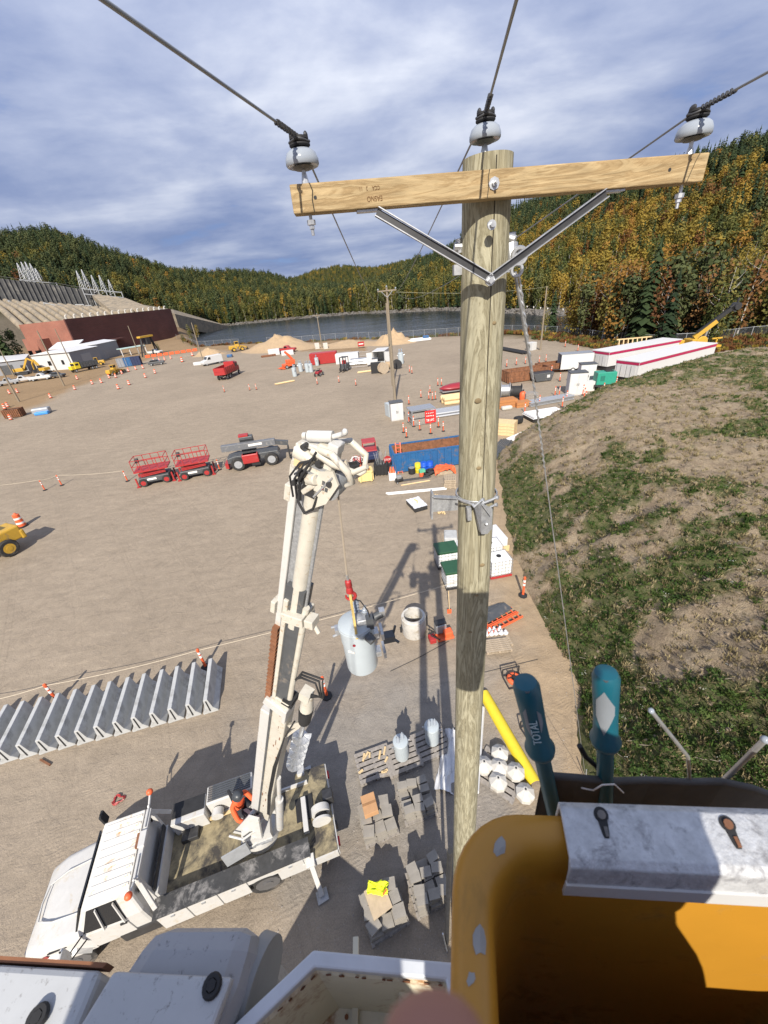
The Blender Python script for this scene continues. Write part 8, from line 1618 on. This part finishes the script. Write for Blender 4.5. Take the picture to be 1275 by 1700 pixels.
# conductors and guy
M_WIRE = mat('aluminium_conductor', (.25, .26, .27), .5, metal=.5); D_ = ray(747, 405).normalized(); FP = B(656, 664); 
for nm, p, far, z in (('left', iL, Vector((-1.05, -.2, 13.75)), .118), ('middle', iM, Vector((0, -.15, 14.3)), .118), ('right', iR, Vector((1.05, -.2, 13.75)), .118)):
    t = p + Vector((0, 0, z)); e = FP + far; a_ = t - D_ * 9.0; P_ = [a_] + [a_.lerp(t, k / 6) for k in range(1, 6)] + [t] + [t.lerp(e, k / 12) - Vector((0, 0, 1.0 * 4 * (k / 12) * (1 - k / 12))) for k in range(1, 13)]
    o = tag(obj('conductor', MB().tube(P_, .0062, 7), M_WIRE, None, 60), 'overhead conductor tied to the %s insulator of the near pole' % nm, 'wire', 'overhead conductors'); 
    mb = MB(); P2 = []
    for k in range(64): s_ = k / 63; c = t - D_ * (.03 + .3 * s_); P2.append(c + Vector((math.cos(k * .8), .3 * math.sin(k * .8), math.sin(k * .8))) * .011)
    obj('armour_tie', mb.tube(P2, .0042, 5), M_DARK, o, 60)
for a_, b_ in (((645, 488), (900, 474)),): 
    p, q = FP + Vector((1.1, 0, 13.4)), B(897, 581) + Vector((0, 0, 11.3)); tag(obj('span_wire', MB().tube([p.lerp(q, k / 10) - Vector((0, 0, .5 * 4 * k / 10 * (1 - k / 10))) for k in range(11)], .02, 5), mat('yellowed_wire', (.42, .40, .25), .6)), 'pale wire strung from the mid yard crossarm pole to the plain far pole', 'wire')
g0, g1 = Yd(862, 458, 2.93), B(973, 1297); gw = tag(obj('guy_wire', MB().tube([g0, g0.lerp(g1, .5), g1], .0065, 7), M_GALV, None, 60), 'galvanised guy wire from the near pole top down to the sandy path', 'guy wire')
P2 = [g0.lerp(g1, .004 + .11 * k / 160) + Vector((math.cos(k * .9), math.sin(k * .9), 0)) * .005 for k in range(161)]; obj('preformed_grip', MB().tube(P2, .0075, 5), M_GALV, gw, 60); obj('preformed_grip', MB().tube([Yd(855, 452, 2.93), g0.lerp(g1, .05)], .011, 6), M_GALV, gw, 60)
mb = MB(); mb.tube([B(973, 1297) + Vector((0, 0, -.1)), B(973, 1297) + Vector((-.02, .1, .5))], .016, 8); tag(obj('anchor_rod', mb, M_GALVD), 'anchor rod in the sandy path holding the guy wire', 'anchor rod')
# ------------------------------------------------------------------ bucket truck the picture was taken from
M_ORB = mat('orange_bucket_fibreglass', (.45, .215, .022), .42, var=.07, scale=3, dirt=(.33, .17, .03), dirt_amt=.22, dirt_scale=9); M_SCUFF = mat('scuffed_gel_coat', (.30, .29, .27), .7, var=.2); M_ALU = mat('worn_aluminium_cover', (.50, .51, .52), .55, metal=.25, var=.2, scale=60, dirt=(.25, .25, .26), dirt_amt=.35, dirt_scale=30, bump=.15, bscale=200)
M_FIBRE = mat('grey_fibreglass_boom', (.33, .335, .345), .5, var=.06, scale=10, dirt=(.12, .12, .12), dirt_amt=.12, dirt_scale=70); M_TRAY = mat('cream_tray_paint', (.66, .62, .48), .55, var=.06, dirt=(.28, .12, .03), dirt_amt=.3, dirt_scale=9); M_TEAL = mat('teal_tool_grip', (.006, .085, .12), .4, var=.1); M_TEALG = mat('grey_grip_inlay', (.20, .22, .24), .5)
bt_ = thing('bucket_truck', 'aerial bucket truck with orange bucket and white tool tray in the near foreground', 'bucket truck', (0, 0, 0))
RIM = 13.40; BRZ = R(-8); BK = Matrix(((math.cos(R(7)), math.sin(R(13)), 0, .050), (-math.sin(R(7)), math.cos(R(13)), 0, .243), (0, 0, 1, RIM), (0, 0, 0, 1)))
def rrect(x0, y0, x1, y1, r, z, n=8):
    pts = []
    for cx_, cy_, a0 in ((x1 - r, y1 - r, 0), (x0 + r, y1 - r, 90), (x0 + r, y0 + r, 180), (x1 - r, y0 + r, 270)):
        for i in range(n + 1): a = R(a0 + 90 * i / n); pts.append(Vector((cx_ + r * math.cos(a), cy_ + r * math.sin(a), z)))
    return pts
BW, BD = .62, .64
def bl(o_, z, r): return rrect(o_, -BD + o_, BW - o_, -o_, r, z)
mb = MB(); mb.M = BK
loops = [bl(.06, -1.08, .06), bl(.03, -.5, .07), bl(.012, -.1, .08), bl(.004, -.05, .08), bl(0, -.02, .08), bl(.004, -.006, .078), bl(.014, 0, .075), bl(.03, -.001, .065), bl(.04, -.008, .06), bl(.046, -.025, .06), bl(.052, -.1, .06), bl(.07, -.5, .055), bl(.09, -1.03, .05)]
mb.loft(loops, False); n_ = len(loops[0]); m_ = len(mb.v); mb.f += [tuple(range(m_ - n_, m_)), tuple(range(n_ - 1, -1, -1))]; mb.m += [0, 0]
bk = obj('bucket', mb, M_ORB, bt_, 60, label='orange fibreglass work bucket with a scuffed rounded rim')
for px, py, r, dz in ((832, 1408, .012, .0), (797, 1562, .014, -.012), (1102 - 320, 1625, .006, -.02)):
    p = BK.inverted() @ B(px, py, RIM - .002); mb = MB(); mb.M = BK; k_ = 9; wob = [rg.uniform(.6, 1.15) for _ in range(k_)]; mb.add([(p.x, p.y, .0012)] + [(p.x + math.cos(2 * math.pi * i / k_) * r * wob[i] * .75 * j / 4, p.y + math.sin(2 * math.pi * i / k_) * r * wob[i] * j / 4, .0012) for j in range(1, 5) for i in range(k_)], [(0, 1 + i, 1 + (i + 1) % k_) for i in range(k_)] + [(1 + j * k_ + i, 1 + (j + 1) * k_ + i, 1 + (j + 1) * k_ + (i + 1) % k_, 1 + j * k_ + (i + 1) % k_) for j in range(3) for i in range(k_)])
    mb.v = [(x, y, z) for x, y, z in mb.v]; sw = obj('scuff', mb, M_SCUFF, bk); sm = sw.modifiers.new('wrap', 'SHRINKWRAP'); sm.target = bk; sm.offset = .0006; ss_ = None
cv0 = .134; cvx = BW - .06
def plate(mb):
    pr = [(.006, -.03), (.008, .004), (-.002, .012), (-.052, .012), (-.060, .006), (-.062, -.006), (-.064, -.03), (-.058, -.03), (-.056, -.008), (-.05, .006), (-.004, .006), (.002, .0), (.0, -.03)]
    mb.M = BK; mb.prism(pr, cv0, cvx, 'x')
mb = MB(); plate(mb); cp = obj('cover_plate', mb, M_ALU, bk, 40, .0015)
mb = MB(); mb.M = BK; mb.box(((cv0 + cvx) / 2 + .003, -.0635, -.042), (cvx - cv0 + .008, .005, .03)); obj('white_lip', mb, M_FAR_WHITE, cp)
for px, py in ((1000, 1362), (1212, 1378)):
    p = BK.inverted() @ B(px, py, RIM + .012); mb = MB(); mb.M = BK @ Matrix.Translation((p.x, p.y, .0125)); ring = [(math.cos(a) * .0085, .006 + math.sin(a) * .0085) for a in [R(-50 + 280 * i / 12) for i in range(13)]]; mb.prism(ring + [(-.004, -.014), (-.0025, -.018), (.0025, -.018), (.004, -.014)], -.001, .0006); s_ = obj('keyhole_slot', mb, M_BLACK, cp); mb = MB(); mb.M = BK @ Matrix.Translation((p.x, p.y, .0125)); mb.cyl((0, .005, 0), (0, .005, .003), .005, n=10); mb.box((.001, -.012, .001), (.004, .01, .002)); obj('slot_bolt', mb, M_RUST if px > 1100 else M_CHAR, cp)
# grey boom tip and covers at lower left
zt = 13.02
def quad(nm, mt, px, z, th, bev=.0, par=bt_, zz=None):
    P_ = [B(*p, z if zz is None else zz[i]) for i, p in enumerate(px)]; mb = MB(); k = len(P_); d = Vector((0, 0, -th)); mb.add(P_ + [p + d for p in P_], [tuple(range(k)), tuple(range(2 * k - 1, k - 1, -1))] + [(i, i + k, (i + 1) % k + k, (i + 1) % k) for i in range(k)]); return obj(nm, mb, mt, par, None, bev)
bh = quad('boom_tip', M_FIBRE, ((180, 1640), (252, 1531), (432, 1530), (400, 1640), (330, 1800), (120, 1800)), zt, .34, .035)
rf = [B(425, 1560, zt), B(395, 1690, zt)]
dsc = B(428, 1618, zt - .05); nrm_ = Vector((.96, -.28, 0)).normalized(); mb = MB(); mb.cyl(B(433, 1640, zt - .10) - nrm_ * .02, B(433, 1640, zt - .10) + nrm_ * .006, .07, n=32); obj('end_cap', mb, mat('grey_end_cap', (.27, .275, .27), .6), bh, 40)
cvp = quad('boom_cover', mat('pale_grey_cover', (.42, .43, .435), .5, var=.08, dirt=(.15, .14, .13), dirt_amt=.14, dirt_scale=60), ((188, 1611), (386, 1621), (322, 1790), (90, 1770)), zt + .03, .02, .006)
for px, py in ((352, 1637),): p = B(px, py, zt + .032); mb = MB(); mb.torus(p, .011, .005, 16, 6); mb.cyl(p, p + Vector((0, 0, .006)), .008, n=6); obj('cover_bolt', mb, M_BLACK, cvp, 50)
la = quad('boom_arm', mat('pale_grey_cover', (.56, .57, .575), .5), ((-60, 1596), (168, 1610), (95, 1790), (-120, 1780)), zt - .02, .14, .01); quad('rusty_edge', M_RUST, ((-60, 1583), (178, 1598), (170, 1607), (-60, 1594)), zt - .03, .03, 0, la)
p = B(62, 1690, zt - .015); mb = MB(); mb.torus(p, .012, .006, 16, 6); mb.cyl(p, p + Vector((0, 0, .006)), .009, n=6); obj('cover_bolt', mb, M_BLACK, la, 50)
# white tool tray
zy = 13.0; TPX = ((398, 1715), (520, 1577), (756, 1598), (800, 1760), (400, 1800)); OUT = [B(*p, zy) for p in TPX]; OUT[3] = Vector((.05, -.12, zy)); OUT[4] = Vector((-.42, -.12, zy)); OUT[0] = Vector((OUT[1].x - .2, OUT[1].y - .12, zy)); cen = sum(OUT, Vector()) / 5
def inset(P_, d, z):
    R_ = []; k = len(P_)
    for i in range(k):
        a, b, c = P_[i - 1], P_[i], P_[(i + 1) % k]; u, v = (b - a).normalized(), (c - b).normalized(); nu, nv = Vector((-u.y, u.x, 0)), Vector((-v.y, v.x, 0))
        if nu.dot(cen - b) < 0: nu = -nu
        if nv.dot(cen - b) < 0: nv = -nv
        bis = (nu + nv).normalized(); R_.append(Vector((b.x, b.y, z)) + bis * d / max(.35, bis.dot(nu)))
    return R_
mb = MB(); mb.loft([inset(OUT, .012, zy - .30), inset(OUT, .012, zy - .03), inset(OUT, 0, zy - .025), inset(OUT, 0, zy), inset(OUT, .02, zy), inset(OUT, .02, zy - .016)], False); obj('tray_rim', mb, mat('pale_blue_grey_rim', (.55, .58, .62), .45), bt_, None, .003)
mb = MB(); mb.loft([inset(OUT, .014, zy - .012), inset(OUT, .022, zy - .03), inset(OUT, .026, zy - .28)], False); k = len(mb.v); mb.f.append(tuple(range(k - 5, k))); mb.m.append(0); ti = obj('tray_liner', mb, M_TRAY, bt_)
rl = inset(OUT, .0225, zy - .026); mb = MB()
for i0, i1, nn in ((0, 1, 10), (1, 2, 9)):
    for k in range(nn): q = rl[i0].lerp(rl[i1], (k + rg.uniform(.1, .9)) / nn); u_ = (rl[i1] - rl[i0]).normalized() * rg.uniform(.002, .006); mb.bar(q - u_ + Vector((0, 0, rg.uniform(-.006, .004))), q + u_, .0015, rg.uniform(.002, .007))
for k in range(12): q = B(rg.uniform(560, 700), rg.uniform(1640, 1690), zy - .277); q.z = zy - .2785; mb.cyl(q, q + Vector((0, 0, .0015)), rg.uniform(.002, .006), n=7)
obj('rust_flake', mb, M_RUST, ti)
mb = MB(); mb.cyl(B(672, 1668, zy - .2), B(672, 1640, zy - .10), .012, n=12); obj('tray_peg', mb, M_TRAY, bt_, 40); mb = MB(); fl0 = B(590, 1700, zy - .27); mb.bar(fl0 + Vector((0, .12, 0)), fl0 + Vector((.0, -.1, 0)), .012); obj('tray_rib', mb, M_TRAY, bt_)
# boom and truck below and behind the camera
mb = MB(); mb.bar((-.42, -.12, 12.6), (-.46, -.18, 6.2), .30, .26); obj('upper_boom', mb, M_FIBRE, bt_, None, .02); mb = MB(); mb.bar((-.46, -.18, 6.4), (-.30, -1.6, 2.4), .36, .36); mb.box((-.5, -.16, 6.3), (.5, .45, .5)); obj('lower_boom', mb, M_FAR_WHITE, bt_, None, .02)
mb = MB(); mb.bar((-.42, -.12, 12.55), (.3, -.1, 12.3), .16); obj('bucket_arm', mb, M_FIBRE, bt_)
E0, E1 = Vector((-2.9, 1.45, 0)), Vector((2.4, -2.3, 0)); tv = (E1 - E0).normalized(); tw = Vector((tv.y, -tv.x, 0)); tw = tw if tw.y < 0 else -tw; TMX = Matrix(((tv.x, tw.x, 0, E0.x), (tv.y, tw.y, 0, E0.y), (0, 0, 1, 0), (0, 0, 0, 1)))
for nm, c, d_, mt in (('truck_body', (2.2, 1.2, 1.7), (4.4, 2.3, 2.1), M_WHITE), ('truck_cab', (5.6, 1.2, 1.6), (1.8, 2.2, 2.0), M_WHITE), ('truck_hood', (7.1, 1.2, 1.1), (1.3, 1.9, 1.0), M_WHITE), ('turret', (3.0, 1.2, 2.2), (.9, .9, .6), M_WHITE), ('chassis', (3.8, 1.2, .6), (7.6, .9, .25), M_DARK)): mb = MB(); mb.M = TMX; mb.box(c, d_); obj(nm, mb, mt, bt_, None, .06)
for x in (1.0, 6.9):
    for y in (.3, 2.1): mb = MB(); mb.M = TMX; mb.torus((x, y, .48), .36, .13, 18, 7, 'y'); obj('wheel', mb, M_TYRE, bt_, 60)
mb = MB(); mb.M = Matrix.Translation((-.44, -.80, 0)); mb.loft([rrect(-.26, -.3, .26, .3, .08, z) for z in (12.55, 13.62)] + [rrect(-.28, -.32, .28, .32, .09, z) for z in (13.62, 13.66)] + [rrect(-.23, -.27, .23, .27, .06, z) for z in (13.66, 12.62)]); obj('added_shade_bucket', mb, M_FAR_WHITE, bt_, 40); mb = MB(); mb.bar((-.5, -.8, 12.5), (-.44, -.15, 12.4), .16); obj('added_shade_bucket_arm', mb, M_FIBRE, bt_)  # unseen bucket and arm, added to throw shade on the boom tip and rim
# tools hung on the bucket
def grip(label, topx, botx, yt, yb, text_it):
    a, b = Yd(*topx, yt), Yd(*botx, yb); d = (a - b).normalized(); L_ = (a - b).length; o = thing('cable_cutter', label, 'cutter handle', b); M = Matrix.Translation((0, 0, 0)) @ d.to_track_quat('Z', 'Y').to_matrix().to_4x4()
    mb = MB(); mb.M = M; mb.lathe([(.0115, -.16), (.0115, L_ * .52)], 20); obj('shaft', mb, M_TEAL, o, 40)
    mb = MB(); mb.M = M; mb.lathe([(.0125, L_ * .47), (.0195, L_ * .49), (.021, L_ * .52), (.0165, L_ * .56), (.0158, L_ * .7), (.0168, L_ * .88), (.0172, L_ * .97), (.014, L_ * 1.0), (.004, L_ * 1.012)], 24); g_ = obj('grip', mb, M_TEAL, o, 50)
    tc_ = (Vector((0, 0, CAMH)) - (a + b) / 2); tc_ = (tc_ - d * tc_.dot(d)).normalized(); sd = d.cross(tc_)
    mb = MB()
    for k in range(9):
        ang0, ang1 = -.75 + k * .16, -.75 + (k + 1) * .16
        q = [(tc_ * math.cos(g) + sd * math.sin(g)) * .0172 + d * z for g, z in ((ang0, L_ * (.62 + .03 * abs(k - 4))), (ang1, L_ * (.62 + .03 * abs(k - 3))), (ang1, L_ * (.93 - .02 * abs(k - 3))), (ang0, L_ * (.93 - .02 * abs(k - 4))))]; q2 = [p * 1.0 - (p - d * p.dot(d)) * .12 for p in q]
        if k in (0, 1, 7, 8) or not text_it: mb.add(q + q2, [(0, 1, 2, 3), (7, 6, 5, 4), (0, 4, 5, 1), (1, 5, 6, 2), (2, 6, 7, 3), (3, 7, 4, 0)])
    obj('grip_inlay', mb, M_TEALG, g_); mb = MB(); mb.cyl(d * L_ * .985 + tc_ * .011, d * L_ * 1.0 + tc_ * .012, .004, n=10); obj('end_dimple', mb, M_CHAR, g_)
    if text_it:
        mt = mat('grip_lettering', (.42, .55, .58), .6); t = text('TOTAL', g_, (0, 0, 0), (0, 0, 0), .0155, mt, 'lettering', .0003); c = d * L_ * .72 + tc_ * .0172 + sd * -.001
        t.matrix_local = Matrix(((d.x, -sd.x * -1 if 0 else (tc_.cross(d)).x, tc_.x, c.x), (d.y, (tc_.cross(d)).y, tc_.y, c.y), (d.z, (tc_.cross(d)).z, tc_.z, c.z), (0, 0, 0, 1)))
    return o
grip('dark teal tool grip lettered along its side, left of the pair on the bucket rim', (872, 1132), (917, 1335), .315, .285, True); grip('dark teal tool grip with bright end, right of the pair on the bucket rim', (1006, 1116), (1004, 1325), .325, .290, False)
ca = [Yd(x, y, .292 + .004 * math.sin(x * .03)) for x, y in ((905, 1292), (960, 1296), (1020, 1302), (1080, 1300), (1140, 1303), (1200, 1302), (1250, 1312), (1300, 1330), (1380, 1345))]; mb = MB()
for p, q in zip(ca, ca[1:]): u = Vector((0, -.004, -.22)); th = Vector((0, .008, 0)); mb.add([p, q, q + u, p + u, p + th, q + th, q + u + th, p + u + th], [(0, 1, 2, 3), (7, 6, 5, 4), (0, 4, 5, 1), (3, 2, 6, 7)])
mb.tube([p + Vector((0, .004, 0)) for p in ca], .006, 6); tag(obj('canvas_apron', mb, mat('dark_grey_canvas', (.075, .072, .068), .9, var=.2, scale=20), None, 70), 'dark grey canvas tool apron hung outside the bucket rim', 'tool apron')
def rod(label, pts, y, r): P_ = [Yd(*p, y) for p in pts]; P_ = [P_[0] - Vector((0, 0, .12))] + P_; o = tag(obj('bent_rod', MB().tube(P_, r, 8), M_GALV, None, 50), label, 'rod', 'bent rods in the apron'); obj('rod_tip', MB().ball(P_[-1], r * 1.5, 8, 5), M_PORC, o, 60)
rod('thin bent steel rod rising left from the apron', ((1147, 1318), (1142, 1256), (1081, 1180)), .30, .0028); rod('slanted clear rod leaning right out of the apron', ((1168, 1328), (1270, 1228)), .31, .0042)
tag(obj('tool_cable', MB().tube([Yd(962, 1238, .32), Yd(972, 1256, .315), Yd(990, 1272, .31), Yd(1012, 1312, .30)], [.0042, .004, .0038, .0035], 7), M_BLACK, None, 60), 'short black cable between the two teal grips', 'cable'); tag(obj('thin_cord', MB().tube([Yd(965, 1308, .285), Yd(985, 1312, .283), Yd(1000, 1303, .28), Yd(1020, 1302, .28), Yd(1035, 1316, .28)], .0012, 5), M_BANDW, None, 60), 'thin pale cord looped round the right teal grip', 'cord')
# photographer standing in the bucket (outside the picture but for one finger)
def photographer():
    J = {}; E = []; Zn = {}
    C_ = lambda x, y, z: Vector((0, 0, CAMH)) + RC @ Vector((x, y, z))
    def j(n, p, r, z): J[n] = (Vector(p), r); Zn[n] = z
    bx, by = .23, -.24; fl = RIM - .92; hx_ = .105
    j('pelvis', (bx - .04, by, fl + .80), .18, 1); j('waist', (bx - .1, by, fl + .98), .17, 0); j('chest', (hx_, by - .02, fl + 1.2), .16, 0); j('neckbase', (hx_, by - .02, fl + 1.36), .09, 0); j('neck', (hx_, by - .01, fl + 1.42), .055, 2); j('chin', (hx_, by + .02, fl + 1.46), .075, 2); j('skull', (hx_, by, fl + 1.56), .09, 2)
    E += [('pelvis', 'waist'), ('waist', 'chest'), ('chest', 'neckbase'), ('neckbase', 'neck'), ('neck', 'chin'), ('chin', 'skull')]
    for s_, yy in (('l', -.1), ('r', .1)):
        j('hip' + s_, (bx + yy, by, fl + .74), .1, 1); j('kn' + s_, (bx + yy, by + .04, fl + .42), .075, 1); j('an' + s_, (bx + yy, by, fl + .07), .055, 1); j('toe' + s_, (bx + yy, by + .13, fl + .04), .04, 3); E += [('pelvis', 'hip' + s_), ('hip' + s_, 'kn' + s_), ('kn' + s_, 'an' + s_), ('an' + s_, 'toe' + s_)]
    w1 = C_(.045, -.17, .03); w2 = Vector((.16, -.10, 13.80))
    for s_, sh, el, wr in (('L', (hx_ - .14, by + .02, fl + 1.33), (hx_ - .16, by + .06, fl + 1.08), w1), ('R', (hx_ + .07, by - .1, fl + 1.33), (hx_ + .1, by - .02, fl + 1.08), w2)):
        j('sh' + s_, sh, .105, 0); j('el' + s_, el, .075, 0); j('wrist' + s_, wr, .032, 2); E += [('neckbase', 'sh' + s_), ('sh' + s_, 'el' + s_), ('el' + s_, 'wrist' + s_)]
    hand(J, E, Zn, 'R', w2, Vector((-.8, .5, .5)), (0, 0, 1), (-.3, -.8, .3), 2, .9, .6)
    J['palmL'] = (C_(.03, -.14, .0), .02); E.append(('wristL', 'palmL')); Zn['palmL'] = 2
    F = [[(.018, -.125, -.02, .012), (.0105, -.102, -.046, .0105), (.0073, -.0785, -.056, .0098), (.0072, -.0745, -.0565, .007)], [(.045, -.11, .0, .0095), (.05, -.085, .01, .0085), (.048, -.065, .016, .007)], [(.058, -.115, .01, .009), (.066, -.09, .018, .008), (.064, -.07, .02, .007)], [(.066, -.13, .02, .0085), (.076, -.11, .026, .0075), (.076, -.094, .028, .006)], [(.012, -.145, .025, .011), (.008, -.12, .04, .0095)]]
    for i, f in enumerate(F):
        for k, (x, y, z, r) in enumerate(f): n = 'g%d%d' % (i, k); J[n] = (C_(x, y, z), r); Zn[n] = 2; E.append((('palmL') if k == 0 else 'g%d%d' % (i, k - 1), n))
    r_ = person('person', 'person in the orange bucket whose fingertip shows at the bottom edge', J, E, [mat('navy_coverall', (.03, .04, .07), .85), M_PANTS, M_SKIN, M_BLACK], Zn); head_parts(r_, Vector((hx_, by, fl + 1.55)), (.5, .86, 0), M_HAT)
photographer()
